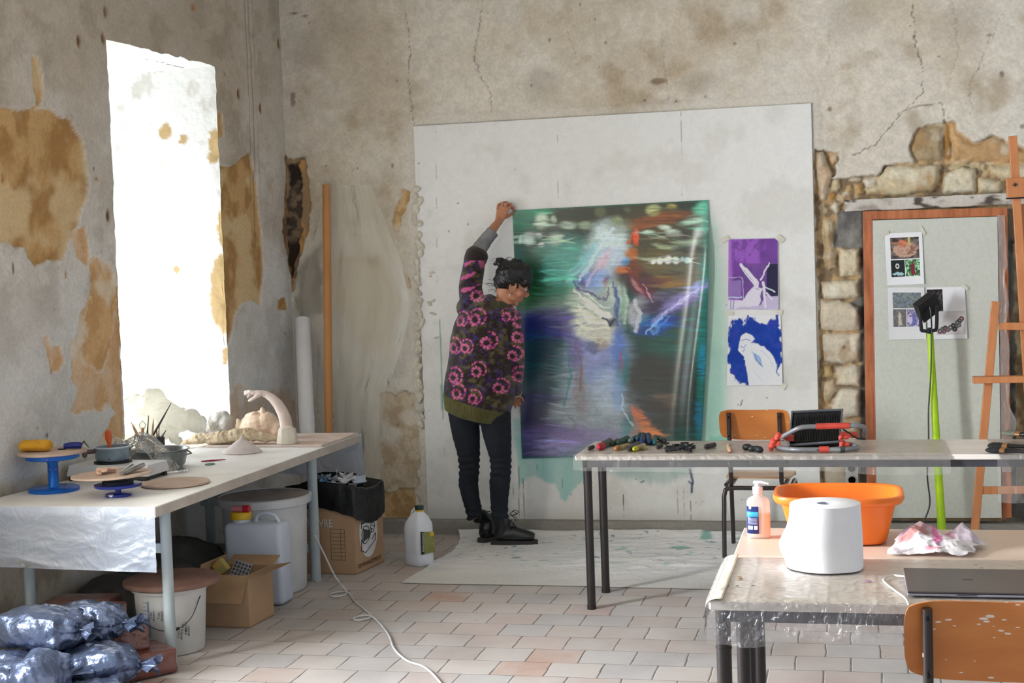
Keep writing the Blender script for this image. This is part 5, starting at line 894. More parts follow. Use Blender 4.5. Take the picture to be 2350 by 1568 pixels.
# ---- wrapped bundle on the sill, clay pieces
def blob(pts, yd, vox, rough_=None, sm=4, flat=1.0, floorz=None, deep=None):
    b = MB()
    for q in pts:
        x, y, r = q[:3]; yy = yd + (q[3] if len(q) > 3 else 0); p = OY(x, y, yy); rr = r / (F_PX / (np.linalg.norm((p - EYE)[:2]) * .98)); b.ball(p, (rr, rr * flat, rr))
    me = fuse(b, vox, sm)
    for a in (rough_ or []): roughen(me, *a)
    if floorz is not None: P = coords(me); P[:, 2] = np.maximum(P[:, 2], floorz); setco(me, P)
    return me
me = blob([(320, 945, 40), (350, 930, 36), (300, 930, 24), (380, 950, 34), (345, 965, 40), (410, 965, 30), (300, 985, 30), (330, 1000, 30), (380, 985, 26), (440, 965, 26), (460, 972, 18), (360, 915, 20), (335, 908, 12), (400, 1000, 14, -.03), (410, 1012, 8, -.05)], 7.12, .008, [(.055, 5, 3, 3), (.014, 16, 5, 4)], 8, .9, WZ0 + .004)
P = coords(me); N_ = normals(me); setco(me, P + N_ * ((ridge(P[:, 0] * 9 + P[:, 2] * 3, P[:, 2] * 14 + P[:, 1] * 6, 77, 3) - .5) * .03)[:, None]); o = link('wrapped_bundle', me, film('cream_wrap', (250, 247, 234), .9, .35, .5, 10, tlu=.72), ang=30); tag(o, 'bundle wrapped in creamy translucent plastic on the window sill', 'bundle')
M_clay = mat('pale_clay', (224, 208, 198), .75, c2=(206, 188, 178), scale=14, bump=.25, bscale=60, bdist=.004)
M_clay2 = mat('rough_tan_clay', (206, 188, 158), .8, c2=(176, 154, 124), scale=9, bump=.6, bscale=50, bdist=.008)
me = blob([(490, 975, 22), (505, 962, 18), (520, 970, 20), (470, 988, 16), (515, 955, 12), (500, 990, 16)], 7.62, .006, [(.02, 22, 9, 4)], 3, 1.1, WZ0 + .004)
o = link('clay_scraps', me, mat('grey_clay', (200, 196, 188), .8, bump=.6, bscale=60, bdist=.01)); tag(o, 'grey wrinkled clay heap in the far corner of the window sill', 'clay')
me = blob([(424 + 3.5 * k, np.interp(k, [0, 8, 30, 40, 60], [1020, 1008, 1003, 998, 1008]), np.interp(k, [0, 4, 20, 36, 46, 60], [8, 11, 13, 16, 12, 6])) for k in range(60)], 7.42, .004, [(.022, 22, 21, 4), (.010, 70, 25, 3)], 3, 1.6, TB + .001)
o = link('clay_sculpture', me, M_clay2); tag(o, 'long rough tan clay relief lying in front of the clay head', 'sculpture')
b = MB()
def cb_(x, y, r, dy=0, sx=1, sy=1, sz=1):
    p = OY(x, y, 7.66 + dy); b.ball(p, (r * sx, r * sy, r * sz), Matrix.Rotation(radians(-12), 3, 'Y'))
cb_(588, 978, .095, 0, 1.15, .95, .82); cb_(612, 972, .075, 0, .9, 1, .9); cb_(570, 985, .07, 0, 1.1, 1, .8); cb_(603, 944, .017, -.02, .9, .9, 1.5); cb_(596, 949, .018, -.01, 1.2, .9, 1.0); cb_(582, 951, .020, -.03, 1.3, 1.0, .8); cb_(614, 948, .014, -.01, 1.2, 1.4, .6); cb_(622, 953, .013, -.01, 1.2, 1.4, .6); cb_(574, 953, .026, 0, 1.3, 1.2, .6); cb_(548, 972, .030, -.05, .5, .5, 1.0); cb_(545, 980, .022, -.05, .6, .5, 1); cb_(636, 985, .05)
me = fuse(b, .0035, 3); roughen(me, .004, 40, 31, 3); P = coords(me); P[:, 2] = np.maximum(P[:, 2], TB); setco(me, P); o = link('clay_sculpture', me, mat('cream_clay', (232, 212, 188), .7, c2=(222, 190, 162), scale=8, bump=.2, bscale=80)); tag(o, 'cream clay head lying on its back, face up, behind the raised arm', 'sculpture')
# arm sculpture
arm = thing('clay_sculpture', 'pale pink clay forearm rising from a block and bending to a hand', 'sculpture', OZ(655, 1020, TB))
ya = 7.50; b = MB(); A_ = lambda x, y, dy=0: tuple(OY(x, y, ya + dy))
b.sweep([A_(657, 1010), A_(658, 985), A_(655, 965), A_(648, 945), A_(638, 928), A_(625, 914), A_(612, 906), A_(600, 902)], [(.036, .040), (.034, .036), (.034, .034), (.034, .032), (.030, .029), (.026, .024), (.022, .021), (.028, .016)], 18)
b.sweep([A_(604, 902), A_(592, 901), A_(582, 902)], [(.032, .014), (.034, .014), (.028, .011)], 16)
for k, (dy, pts) in enumerate([(-.026, [(584, 902), (574, 901), (567, 903), (560, 906)]), (-.009, [(584, 901), (573, 898), (565, 899), (560, 901)]), (.009, [(584, 901), (574, 900), (567, 903), (563, 908)]), (.025, [(586, 902), (577, 904), (571, 909), (568, 914)])]):
    b.sweep([A_(x, y, dy) for x, y in pts], [.0095, .0088, .0078, .006], 10)
b.sweep([A_(598, 905, -.02), A_(588, 910, -.03), A_(578, 917, -.03), A_(570, 921, -.028)], [.012, .011, .0095, .007], 10)
me = fuse(b, .003, 2); roughen(me, .003, 45, 41, 3); link('forearm', me, M_clay, arm)
b = MB(); q = OZ(655, 1020, TB); b.lathe([(.060, 0), (.062, .01), (.056, .05), (.048, .085), (.03, .095), (.001, .096)], (q[0], q[1] + .03, TB), 9, Matrix.Rotation(.3, 3, 'Z'), 1.0, .9); me = fuse(b, .004, 2); roughen(me, .003, 30, 44); link('block', me, mat('faceted_clay', (220, 212, 198), .8, c2=(204, 194, 180), scale=10, bump=.2), arm)
# clay cone
q = OZ(556, 1039, TZ); b = MB(); b.lathe([(.104, .0005), (.106, .006), (.088, .022), (.060, .042), (.036, .060), (.018, .070), (.012, .076), (.010, .084), (.001, .087)], (q[0], q[1], TZ), 40); me = fuse(b, .004, 2); roughen(me, .003, 25, 51, 3); o = link('clay_sculpture', me, mat('grey_pink_clay', (218, 208, 206), .8, c2=(204, 192, 190), scale=12, bump=.2)); tag(o, 'low pale clay cone standing on the bare white tabletop', 'sculpture')
kf = thing('red_knife', 'small dark red cutting tool lying on the white tabletop', 'tool', OZ(488, 1060, TZ))
a, e = OZ(462, 1062, TZ), OZ(518, 1057, TZ); M_red = mat('wine_red', (160, 24, 60), .4)
b = MB(); b.sweep([a + V3(0, 0, .006), a * .6 + e * .4 + V3(0, 0, .006), e + V3(0, 0, .005)], [(.005, .003), (.009, .005), (.003, .002)], 10); b.build('handle', M_red, kf)
q = OZ(482, 1067, TZ); b = MB(); b.sweep([(q[0] + .022 * cos(t), q[1] + .03 * sin(t), TZ + .003) for t in np.linspace(0, 2 * pi, 24, endpoint=False)], .0022, 8, closed=True); o = b.build('green_ring', mat('green_wire', (60, 120, 96), .5)); tag(o, 'thin green ring beside the red cutting tool', 'ring')

# ============================================================ below the table
M_binp = mat('dusty_white_plastic', (206, 208, 210), .5, c2=(190, 192, 196), scale=5)
bx, by = -3.03, 7.02
t = thing('plastic_bin', 'large round white plastic bin below the far end of the work table', 'bin', (bx, by, 0))
b = MB(); b.lathe([(.001, .003), (.195, .003), (.205, .02), (.222, .455), (.245, .462), (.25, .50), (.236, .505), (.214, .46), (.19, .02), (.001, .015)], (bx, by, 0), 64, cap=False); b.build('bin_wall', M_binp, t)
b = MB(); b.lathe([(.001, .485), (.12, .480), (.205, .492), (.232, .497), (.232, .50), (.2, .498), (.12, .487), (.001, .49)], (bx, by, 0), 56, cap=False); b.build('lid', mat('clay_stained_lid', (178, 168, 162), .7, c2=(150, 140, 134), scale=7), t)
# jerrycan
jx, jy = -2.945, 6.72; t = thing('jerrycan', 'white plastic jerrycan with a yellow cap and red tap', 'jerrycan', (jx, jy, 0))
M_jer = mat('milky_polythene', (206, 214, 228), .4, c2=(190, 200, 216), scale=3, sub=.1)
b = MB(); b.box((jx - .155, jy - .07, .003), (jx + .155, jy + .08, .415)); b.build('can_body', M_jer, t, bevel=.028, smooth=True, ang=0).modifiers['b'].segments = 5
b = MB(); b.sweep([(jx - .005, jy, .405), (jx + .0, jy, .440), (jx + .02, jy, .458), (jx + .06, jy, .460), (jx + .10, jy, .448), (jx + .125, jy, .405)], [(.012, .009)] * 6, 12); b.build('handle', M_jer, t)
b = MB(); b.cyl((jx - .085, jy, .41), (jx - .085, jy, .432), .046, n=32); b.build('neck', M_jer, t)
b = MB(); b.lathe([(.052, .430), (.053, .434), (.053, .460), (.048, .466), (.001, .467)], (jx - .085, jy, 0), 32); b.build('cap', mat('yellow_cap', (240, 196, 20), .4), t)
b = MB(); b.cyl((jx - .125, jy - .01, .482), (jx - .062, jy - .01, .482), .016); b.cyl((jx - .085, jy, .462), (jx - .085, jy, .485), .02); b.build('tap', mat('pink_tap', (206, 130, 140), .4), t)
b = MB(); b.cyl((jx - .065, jy - .01, .482), (jx - .035, jy - .01, .482), .019); b.build('tap_knob', mat('red_tap', (206, 30, 50), .4), t)
# printed carton with bin bag
M_card = mat('brown_cardboard', (182, 150, 118), .8, c2=(170, 138, 108), scale=3, bump=.1, bscale=40)
M_card2 = mat('inner_cardboard', (168, 136, 102), .85)
t = thing('printed_carton', 'brown removal carton printed with a cat picture, standing by the far table leg', 'carton', (-2.87, 7.57, 0))
Ac, Bc, Cc = V3(-3.07, 7.43, 0), V3(-2.672, 7.40, 0), V3(-2.625, 7.75, 0); Dc = Ac + Cc - Bc; hA = .40
b = MB()
def wallbox(b, p, q, z0, z1, th=.006, inn=None):
    d = (q - p) / np.linalg.norm(q - p); n = V3(-d[1], d[0], 0) * th; b.hexa([p + V3(0, 0, z0), q + V3(0, 0, z0), q + n + V3(0, 0, z0), p + n + V3(0, 0, z0)], [p + V3(0, 0, z1), q + V3(0, 0, z1), q + n + V3(0, 0, z1), p + n + V3(0, 0, z1)])
for p, q in ((Ac, Bc), (Bc, Cc), (Cc, Dc), (Dc, Ac)): wallbox(b, p, q, .002, hA)
b.slab([tuple(v[:2]) for v in (Ac, Bc, Cc, Dc)], .001, .006); b.build('carton_body', M_card, t, smooth=False)
dF = (Bc - Ac) / np.linalg.norm(Bc - Ac); dR = (Cc - Bc) / np.linalg.norm(Cc - Bc); nF = V3(dF[1], -dF[0], 0); nR = V3(dR[1], -dR[0], 0)
M_ink = mat('black_ink', (40, 36, 34), .7); M_whiteink = mat('white_ink', (226, 226, 226), .7)
textmesh('LIVRE', .062, Ac + dF * .15 + nF * .002 + V3(0, 0, .262), dF, (0, 0, 1), t, M_whiteink, 'printed_word', wide=.8)
def inkbar(pts, P0, d, n, w, par, m, name='printed_lines', th=.001):
    b = MB()
    for a, e in pts:
        a3 = P0 + d * a[0] + V3(0, 0, a[1]); e3 = P0 + d * e[0] + V3(0, 0, e[1]); b.sweep([a3 + n * .0015, e3 + n * .0015], w, 4)
    return b.build(name, m, par, smooth=False)
lines = []
for x0_ in (.085, .255):
    lines += [((x0_, .08), (x0_ + .085, .08)), ((x0_, .25), (x0_ + .085, .25)), ((x0_, .08), (x0_, .25)), ((x0_ + .085, .08), (x0_ + .085, .25)), ((x0_ + .06, .08), (x0_ + .06, .25))] + [((x0_, .08 + .0213 * k), (x0_ + .085, .08 + .0213 * k)) for k in range(1, 8)]
inkbar(lines, Ac, dF, nF, .0008, t, M_ink)
# oval with a tabby cat on a cushion (generic line drawing)
b = MB(); n_ = 40; cen = Bc + dR * .165 + V3(0, 0, .21)
b.add([tuple(cen + nR * .0015)] + [tuple(cen + nR * .0015 + dR * .112 * cos(a) + V3(0, 0, .142 * sin(a))) for a in np.linspace(0, 2 * pi, n_, endpoint=False)], [(0, 1 + k, 1 + (k + 1) % n_) for k in range(n_)]); b.build('printed_oval', M_whiteink, t, smooth=False)
def cat(pts, w): return [((x1, y1), (x2, y2)) for (x1, y1), (x2, y2) in zip(pts[:-1], pts[1:])]
dr = cat([(.07, .12), (.12, .10), (.24, .15), (.25, .19), (.20, .16)], 0) + cat([(.07, .12), (.075, .18), (.10, .16)], 0) + cat([(.09, .16), (.08, .21), (.11, .25), (.16, .24), (.19, .20), (.16, .165), (.12, .15), (.09, .16)], 0) + cat([(.19, .23), (.205, .26), (.215, .25), (.23, .26), (.24, .23), (.225, .20), (.20, .20), (.19, .23)], 0) + cat([(.08, .24), (.075, .29), (.13, .30), (.14, .27), (.08, .265)], 0)
inkbar(dr, Bc, dR, nR * 2, .0022, t, M_ink, 'printed_drawing')
st_ = [((.10 + .012 * k, .165 + .002 * k), (.105 + .012 * k, .235 - .003 * k)) for k in range(7)] + [((.08, .27), (.135, .275)), ((.08, .28), (.135, .286)), ((.20, .22), (.215, .215)), ((.215, .235), (.23, .23))]
inkbar(st_, Bc, dR, nR * 2, .0028, t, M_ink, 'printed_stripes')
textmesh('LIVRE', .045, Bc + dR * .20 + nR * .003 + V3(0, 0, .325), dR, (0, 0, 1), t, M_ink, 'printed_word', wide=.9)
textmesh('DEMENAGEMENT', .032, Bc + dR * .02 + nR * .003 + V3(0, 0, .03), dR + V3(0, 0, .0), (0, 0, 1), t, mat('brown_ink', (110, 76, 56), .7), 'printed_word', wide=1.15)
# black bag over the rim
b = MB(); P4 = [Ac, Bc, Cc, Dc]; cen = (Ac + Cc) / 2; ring = []
for k in range(4):
    p, q = P4[k], P4[(k + 1) % 4]
    for s_ in np.linspace(0, 1, 24, endpoint=False): ring.append(p * (1 - s_) + q * s_)
ring = np.array(ring); nr = len(ring); rows_ = []
for off_, z in [(.014, .34), (.018, .37), (.02, .42), (.016, .475), (.006, .485), (-.01, .47), (-.03, .40), (-.05, .34)]:
    dirs = ring - cen; dirs = dirs / np.linalg.norm(dirs[:, :2], axis=1)[:, None]; a = np.arange(nr)
    sag = .03 * np.sin(a * .12) + .012 * (vn(a * .45, a * 0 + z * 9, 61) - .5)
    rows_.append(ring + dirs * (off_ + .008 * (vn(a * .7, a * 0 + z * 20, 60)[:, None] - .5)) + np.array([0, 0, 1]) * (z + sag * (1 if off_ > 0 else .5) + (-.05 * np.maximum(0, np.cos((a - 36) / nr * 2 * pi)) if z < .38 else 0 * a))[:, None])
vs = np.concatenate(rows_); fs = [(r * nr + k, r * nr + (k + 1) % nr, (r + 1) * nr + (k + 1) % nr, (r + 1) * nr + k) for r in range(len(rows_) - 1) for k in range(nr)]
fs.append(tuple((len(rows_) - 1) * nr + k for k in range(nr))); b.add(vs, fs); tag(b.build('bin_bag', mat('black_bin_bag', (16, 17, 20), .4, bump=.5, bscale=25, bdist=.01), ang=0), 'black bin bag lining the printed carton, folded over its rim', 'bin bag')
M_scr = [mat('scrap_%s' % n_, c_, .8) for n_, c_ in (('white', (220, 222, 226)), ('blue', (130, 170, 206)), ('grey', (176, 190, 206)))]
for k in range(16):
    u_, v_ = random.uniform(.15, .9), random.uniform(.15, .85); p = Ac * (1 - u_) * (1 - v_) + Bc * u_ * (1 - v_) + Cc * u_ * v_ + Dc * (1 - u_) * v_; p = p + V3(0, 0, .445 + .05 * random.random() + .03 * (1 - abs(u_ - .5) * 2))
    S, T = np.meshgrid(np.linspace(-1, 1, 7), np.linspace(-1, 1, 7), indexing='ij'); R_ = np.array(Matrix.Rotation(random.uniform(0, 6), 3, 'Z') @ Matrix.Rotation(random.uniform(-.8, .8), 3, 'X'))
    G = np.stack([S * random.uniform(.03, .055), T * random.uniform(.02, .035), .03 * (vn(S * 1.3 + k, T * 1.3, 70) - .5) + .02 * np.abs(S * T)], -1) @ R_.T + p
    o = gridmesh('paper_scrap', G, None, M_scr[k % 3], smooth=False); tag(o, 'crumpled white or bluish paper scrap heaped in the black bin bag', 'paper scrap', 'paper scraps in the bin bag')
# small open carton
t = thing('open_carton', 'small open brown carton with raised flaps in front of the jerrycan', 'carton', (-2.9, 6.35, 0))
A2, B2, C2 = V3(-3.03, 6.225, 0), V3(-2.785, 6.22, 0), V3(-2.77, 6.48, 0); D2 = A2 + C2 - B2; hB = .250
b = MB()
for p, q in ((A2, B2), (B2, C2), (C2, D2), (D2, A2)): wallbox(b, p, q, .002, hB)
b.slab([tuple(v[:2]) for v in (A2, B2, C2, D2)], .001, .006); b.build('carton_body', M_card, t, smooth=False)
def flap(p, q, out, z, m=M_card2):
    b = MB(); e = V3(*out); k_ = .004; d = V3(*out); n = np.cross(q - p, d); n = n / np.linalg.norm(n) * k_; p = p + V3(0, 0, z); q = q + V3(0, 0, z); b.hexa([p, q, q + d, p + d], [p + n, q + n, q + d * .97 + n, p + d * .97 + n]); return b.build('flap', m, t, smooth=False)
flap(A2, B2, (-.012, -.06, -.12), hB); flap(B2, C2, (.10, -.01, .015), hB); flap(C2, D2, (.01, .08, .03), hB); flap(D2, A2, (.01, -.0, .05), hB)
gp = OY(556, 1303, 6.36); b = MB(); b.box((-.045, -.004, -.07), (.045, .004, .03), Matrix.Rotation(.3, 3, 'Y') @ Matrix.Rotation(-.5, 3, 'X'), gp); gr_ = thing('grater', 'steel grater standing in the small open carton', 'grater', gp); b.build('plate', mat('grater_steel', (150, 152, 156), .35, metal=.8), gr_, smooth=False)
b = MB(); R_ = Matrix.Rotation(.3, 3, 'Y') @ Matrix.Rotation(-.5, 3, 'X')
for i in range(5):
    for j in range(5): b.lathe([(.006, 0), (.005, .0015), (.001, .002)], Vector(gp) + R_ @ Vector((-.035 + i * .0175, -.0045, -.055 + j * .0175)), 8, R_ @ Matrix.Rotation(pi / 2, 3, 'X'))
b.build('holes', M_black, gr_)
gp = OY(503, 1296, 6.34); b = MB(); b.box((-.03, -.02, -.05), (.03, .02, .02), Matrix.Rotation(-.7, 3, 'Y'), gp); tag(b.build('scrubbing_pad', mat('yellow_green_pad', (150, 146, 90), .9, c2=(190, 150, 70), scale=30), bevel=.006), 'yellowish scrubbing pad in the small open carton', 'sponge')
b = MB(); b.slab([(-3.02, 6.235), (-2.795, 6.235), (-2.78, 6.47), (-3.0, 6.47)], .006, .19); me = fuse(b, .012, 2); roughen(me, .008, 14); o = link('dark_rags', me, mat('dark_rag', (40, 40, 38), .9, c2=(70, 66, 58), scale=20)); tag(o, 'dark rags filling the small open carton', 'rags')
# measuring bucket with board lid
ux, uy = -2.985, 5.83; t = thing('bucket', 'white measuring bucket with a wire handle below the near table corner', 'bucket', (ux, uy, 0))
M_buck = mat('white_bucket', (208, 208, 206), .5, c2=(192, 190, 186), scale=5)
b = MB(); b.lathe([(.001, .003), (.138, .003), (.142, .01), (.158, .275), (.168, .278), (.168, .292), (.155, .293), (.135, .012), (.001, .01)], (ux, uy, 0), 56, cap=False); b.build('bucket_wall', M_buck, t)
def onb(a, z, rr=None): r = (.142 + .016 * (z - .01) / .265) + .0015 if rr is None else rr; return (ux + r * cos(a), uy + r * sin(a), z)
b = MB()
for k in range(9): b.sweep([onb(-1.95, .10 + .018 * k), onb(-1.95 + (.16 if k % 2 == 0 else .10), .10 + .018 * k)], .0012, 4)
b.sweep([onb(-1.79, .09), onb(-1.79, .25)], .0012, 4); b.sweep([onb(-1.75, .09), onb(-1.75, .25)], .0010, 4); b.build('scale_marks', mat('blue_print', (60, 120, 180), .5), t)
for a, zz_ in ((-1.62, .21), (-1.38, .21), (-.72, .15), (-.62, .13), (-.85, .12)):
    dn = V3(cos(a), sin(a), 0); textmesh('mélange\n 300 g', .014, onb(a, zz_), (0, 0, -1), tuple(np.cross(V3(0, 0, 1), dn) * -1 * -1), t, M_ink, 'printed_label', .0002)
b = MB(); b.sweep(wire([onb(-2.75, .25), onb(-2.2, .19, .17), onb(-1.5, .135, .175), onb(-1.0, .13, .178), onb(-.6, .17, .175), onb(-.15, .25)], .002), .002, 8); b.build('wire_handle', mat('handle_wire', (70, 72, 76), .4, metal=.6), t)
b = MB(); b.sweep([onb(-1.25, .131, .178), onb(-1.0, .131, .180), onb(-.92, .134, .179)], .007, 12); b.build('grip', M_black, t)
b = MB(); b.lathe([(.001, .294), (.208, .294), (.214, .298), (.214, .314), (.208, .318), (.001, .319)], (ux - .005, uy + .03, 0), 72); o = b.build('round_lid_board', mat('clay_red_wood', (150, 112, 96), .7, c2=(110, 82, 72), scale=6)); tag(o, 'round reddish wooden board lying as a lid on the white bucket', 'board')
# dark tarp at the wall
b = MB()
for x, y, r in [(-3.45, 6.5, .16), (-3.4, 6.8, .2), (-3.5, 6.2, .14), (-3.35, 6.6, .16), (-3.3, 6.95, .10)]: b.ball((x, y, r * .5), (r * 1.1, r * 1.3, r * 1.05))
me = fuse(b, .012, 4); roughen(me, .09, 3.5, 2, 3); roughen(me, .03, 12, 4, 3); P = coords(me); P[:, 2] = np.maximum(P[:, 2], .002); P[:, 0] = np.maximum(P[:, 0], XL(P[:, 1]) + .02); setco(me, P); o = link('dark_tarp', me, mat('dark_tarp_cloth', (84, 82, 78), .85, c2=(56, 54, 52), scale=5)); tag(o, 'dark crumpled tarp behind the jerrycan against the wall', 'tarp')
# wrapped packs of red clay
M_rclay = mat('wrapped_red_clay', (126, 72, 60), .28, c2=(104, 54, 46), scale=5, spots=(168, 146, 138), spot_scale=6, spot_size=-1.0, bump=.7, bscale=14, bdist=.012, coat=.5)
def pack(label, c, dims, rz, tilt=0, sd=0, m=None, name='clay_pack', grp='packs of red clay', rr=.018, cat='clay pack'):
    R_ = Matrix.Rotation(rz, 3, 'Z') @ Matrix.Rotation(tilt, 3, 'Y'); b = MB(); x, y, z = dims; b.box((-x / 2, -y / 2, -z / 2), (x / 2, y / 2, z / 2), R_, c); me = fuse(b, .008, 8); roughen(me, rr, 10, sd, 4); roughen(me, rr * .3, 40, sd + 3, 2)
    P = coords(me); P[:, 2] = np.maximum(P[:, 2], .003); setco(me, P); o = link(name, me, m or M_rclay, ang=50); return tag(o, label, cat, grp)
pack('lowest red clay pack, nearest the table leg', (-2.96, 5.42, .055), (.30, .22, .10), .95, 0, 1)
pack('middle red clay pack resting on the lowest one', (-3.07, 5.40, .150), (.32, .20, .095), .75, -.05, 2)
pack('topmost flat red clay pack left of the bucket', (-3.20, 5.42, .245), (.34, .22, .085), .15, 0, 3)
pack('red clay pack at the back under the topmost one', (-3.36, 5.72, .13), (.30, .24, .24), .1, 0, 4)
M_silver = mat('silver_grey_plastic', (106, 118, 146), .36, c2=(86, 98, 126), scale=5, bump=.8, bscale=11, bdist=.03, metal=.65, coat=.25)
def bag(label, c, r, rz, sd, knot=None, tilt=0):
    R_ = Matrix.Rotation(rz, 3, 'Z') @ Matrix.Rotation(tilt, 3, 'Y'); b = MB(); t = thing('silver_bag', label, 'bag', (c[0], c[1], max(0, c[2] - r[2])), 'knotted silver-grey plastic bags')
    b.ball(c, r, R_); b.box(tuple(-v * .72 for v in r), tuple(v * .72 for v in r), R_, c); me = fuse(b, .008, 5)
    P = coords(me); k_ = Vector(c) + R_ @ Vector((r[0] * 1.0, 0, 0)); d = np.linalg.norm(P - np.array(k_), axis=1); ang_ = np.arctan2(P[:, 2] - k_[2], P[:, 1] - k_[1]); N = normals(me)
    pl = (np.sin(ang_ * 9 + 2 * n3(P, 8, sd)) * .009 * np.exp(-d / .15)); setco(me, P + N * pl[:, None]); roughen(me, .030, 7, sd, 4); P = coords(me); N = normals(me); setco(me, P + N * ((ridge(P[:, 0] * 14 + P[:, 2] * 9, P[:, 1] * 16 - P[:, 2] * 6, sd, 3) - .5) * .022)[:, None])
    P = coords(me); P[:, 2] = np.maximum(P[:, 2], .003); setco(me, P); link('bag_body', me, M_silver, t, ang=50)
    b = MB(); kk = Vector(c) + R_ @ Vector((r[0] * .95, 0, 0)); d_ = R_ @ Vector((1, 0, 0)); n_ = 20; vs = []
    for i, (q, rr_) in enumerate([(0, .018), (.02, .013), (.035, .02), (.06, .035), (.085, .05)]):
        for k in range(n_):
            a = 2 * pi * k / n_; s_ = rr_ * (1 + .45 * sin(5 * a + sd)) ; off_ = R_ @ Vector((q + .015 * sin(3 * a), s_ * cos(a), s_ * sin(a) * .6)); vs.append(tuple(kk + off_))
    b.add(vs, [(i * n_ + k, i * n_ + (k + 1) % n_, (i + 1) * n_ + (k + 1) % n_, (i + 1) * n_ + k) for i in range(4) for k in range(n_)]); b.build('knotted_end', M_silver, t, ang=0)
bag('topmost silver bag lying on the pile, knot pointing right', (-3.20, 5.13, .27), (.19, .13, .085), -.1, 1)
bag('silver bag behind the topmost one, its knot beside the red clay', (-3.10, 5.33, .25), (.17, .10, .085), -.12, 2)
bag('silver bag in the middle of the pile under the topmost bag', (-3.00, 5.17, .115), (.19, .13, .09), .1, 3)
bag('silver bag at the left frame edge, lowest of the pile', (-3.26, 4.98, .11), (.16, .12, .10), -.3, 4)
bag('upright silver bag at the very bottom front of the pile', (-3.06, 4.88, .12), (.12, .09, .13), 1.2, 5)
bag('small silver bag on the floor beside the lowest clay pack', (-2.90, 4.98, .05), (.12, .10, .06), .3, 6)
# jug on the floor
gx_, gy_ = -2.40, 7.70; t = thing('white_jug', 'white plastic jug with a dark cap and green label on the floor beside the board', 'jug', (gx_, gy_, 0))
Rj = Matrix.Rotation(-.55, 3, 'Z'); M_jug = mat('white_hdpe', (222, 226, 234), .4, c2=(208, 214, 226), scale=4)
b = MB(); vs = []; lv = [(.0, .93, .93), (.01, 1, 1), (.05, 1, 1), (.06, .97, .97), (.07, 1, 1), (.205, 1, 1), (.235, .96, .95), (.275, .62, .66), (.295, .34, .40), (.305, .26, .34)]
for z, a, c_ in lv:
    for k in range(32):
        an = 2 * pi * k / 32; q = (abs(cos(an)) ** 5 + abs(sin(an)) ** 5) ** (-1 / 5); p = Rj @ Vector((.072 * a * cos(an) * q + (.0 if z < .2 else .012 * (z - .2) / .1), .060 * c_ * sin(an) * q, z + .002)); vs.append((p[0] + gx_, p[1] + gy_, p[2]))
b.add(vs, [(i * 32 + k, i * 32 + (k + 1) % 32, (i + 1) * 32 + (k + 1) % 32, (i + 1) * 32 + k) for i in range(len(lv) - 1) for k in range(32)] + [tuple(range(32))[::-1], tuple((len(lv) - 1) * 32 + k for k in range(32))]); b.build('jug_body', M_jug, t, ang=55)
pj = lambda x, y, z: tuple(Vector((gx_, gy_, 0)) + Rj @ Vector((x, y, z)))
b = MB(); b.sweep([pj(.0, 0, .300), pj(-.025, 0, .312), pj(-.045, 0, .295), pj(-.058, 0, .25), pj(-.062, 0, .215)], [(.010, .009)] * 5, 12); b.build('handle', M_jug, t)
b = MB(); c_ = pj(.015, 0, .303); b.cyl(c_, (c_[0], c_[1], c_[2] + .012), .024, n=24); b.build('collar', mat('yellow_collar', (226, 190, 40), .4), t)
b = MB(); b.cyl((c_[0], c_[1], c_[2] + .010), (c_[0], c_[1], c_[2] + .034), .025, n=24); b.build('cap', mat('dark_green_cap', (20, 46, 44), .4), t)
M_lab = mat('olive_label', (120, 124, 60), .5, c2=(146, 146, 84), scale=20)
b = MB(); b.add([pj(.0745, -.050, .07), pj(.0745, .052, .07), pj(.0745, .052, .185), pj(.0745, -.050, .20)], [(0, 1, 2, 3)]); b.build('label', M_lab, t, smooth=False, solid=.001)
b = MB(); b.add([pj(.0755, -.050, .07), pj(.0755, -.028, .07), pj(.0755, -.028, .196), pj(.0755, -.050, .20)], [(0, 1, 2, 3)]); b.build('label_band', M_black, t, smooth=False, solid=.001)
b = MB(); b.add([pj(.0758, .02, .165), pj(.0758, .048, .165), pj(.0758, .048, .185), pj(.0758, .02, .188)], [(0, 1, 2, 3)]); b.build('label_patch', mat('yellow_patch', (230, 196, 30), .5), t, smooth=False, solid=.001)
up_ = Rj @ Vector((0, -1, 0)); textmesh('Adoucissant', .022, pj(.0765, -.030, .085), (0, 0, 1), tuple(up_), t, M_whiteink, 'label_text', .0002)
# cable
pts = [OY(698, 1180, 7.30), OY(715, 1215, 7.25), OY(742, 1268, 7.15), OY(770, 1325, 7.05)] + [OZ(x, y, .006) for x, y in [(795, 1358), (785, 1368), (762, 1369), (760, 1363), (780, 1359), (800, 1362), (815, 1382), (835, 1398), (851, 1412)]] + [OZ(x, y, .007) for x, y in [(845, 1420), (822, 1424), (811, 1420), (825, 1415), (850, 1414), (872, 1432), (893, 1460), (905, 1490), (935, 1517), (975, 1532), (1010, 1566), (1030, 1600)]]
b = MB(); b.sweep(wire(pts, .004), .0045, 8); o = b.build('power_cable', mat('white_cable', (214, 214, 218), .5)); tag(o, 'white power cable looping across the tile floor from the work table', 'cable')
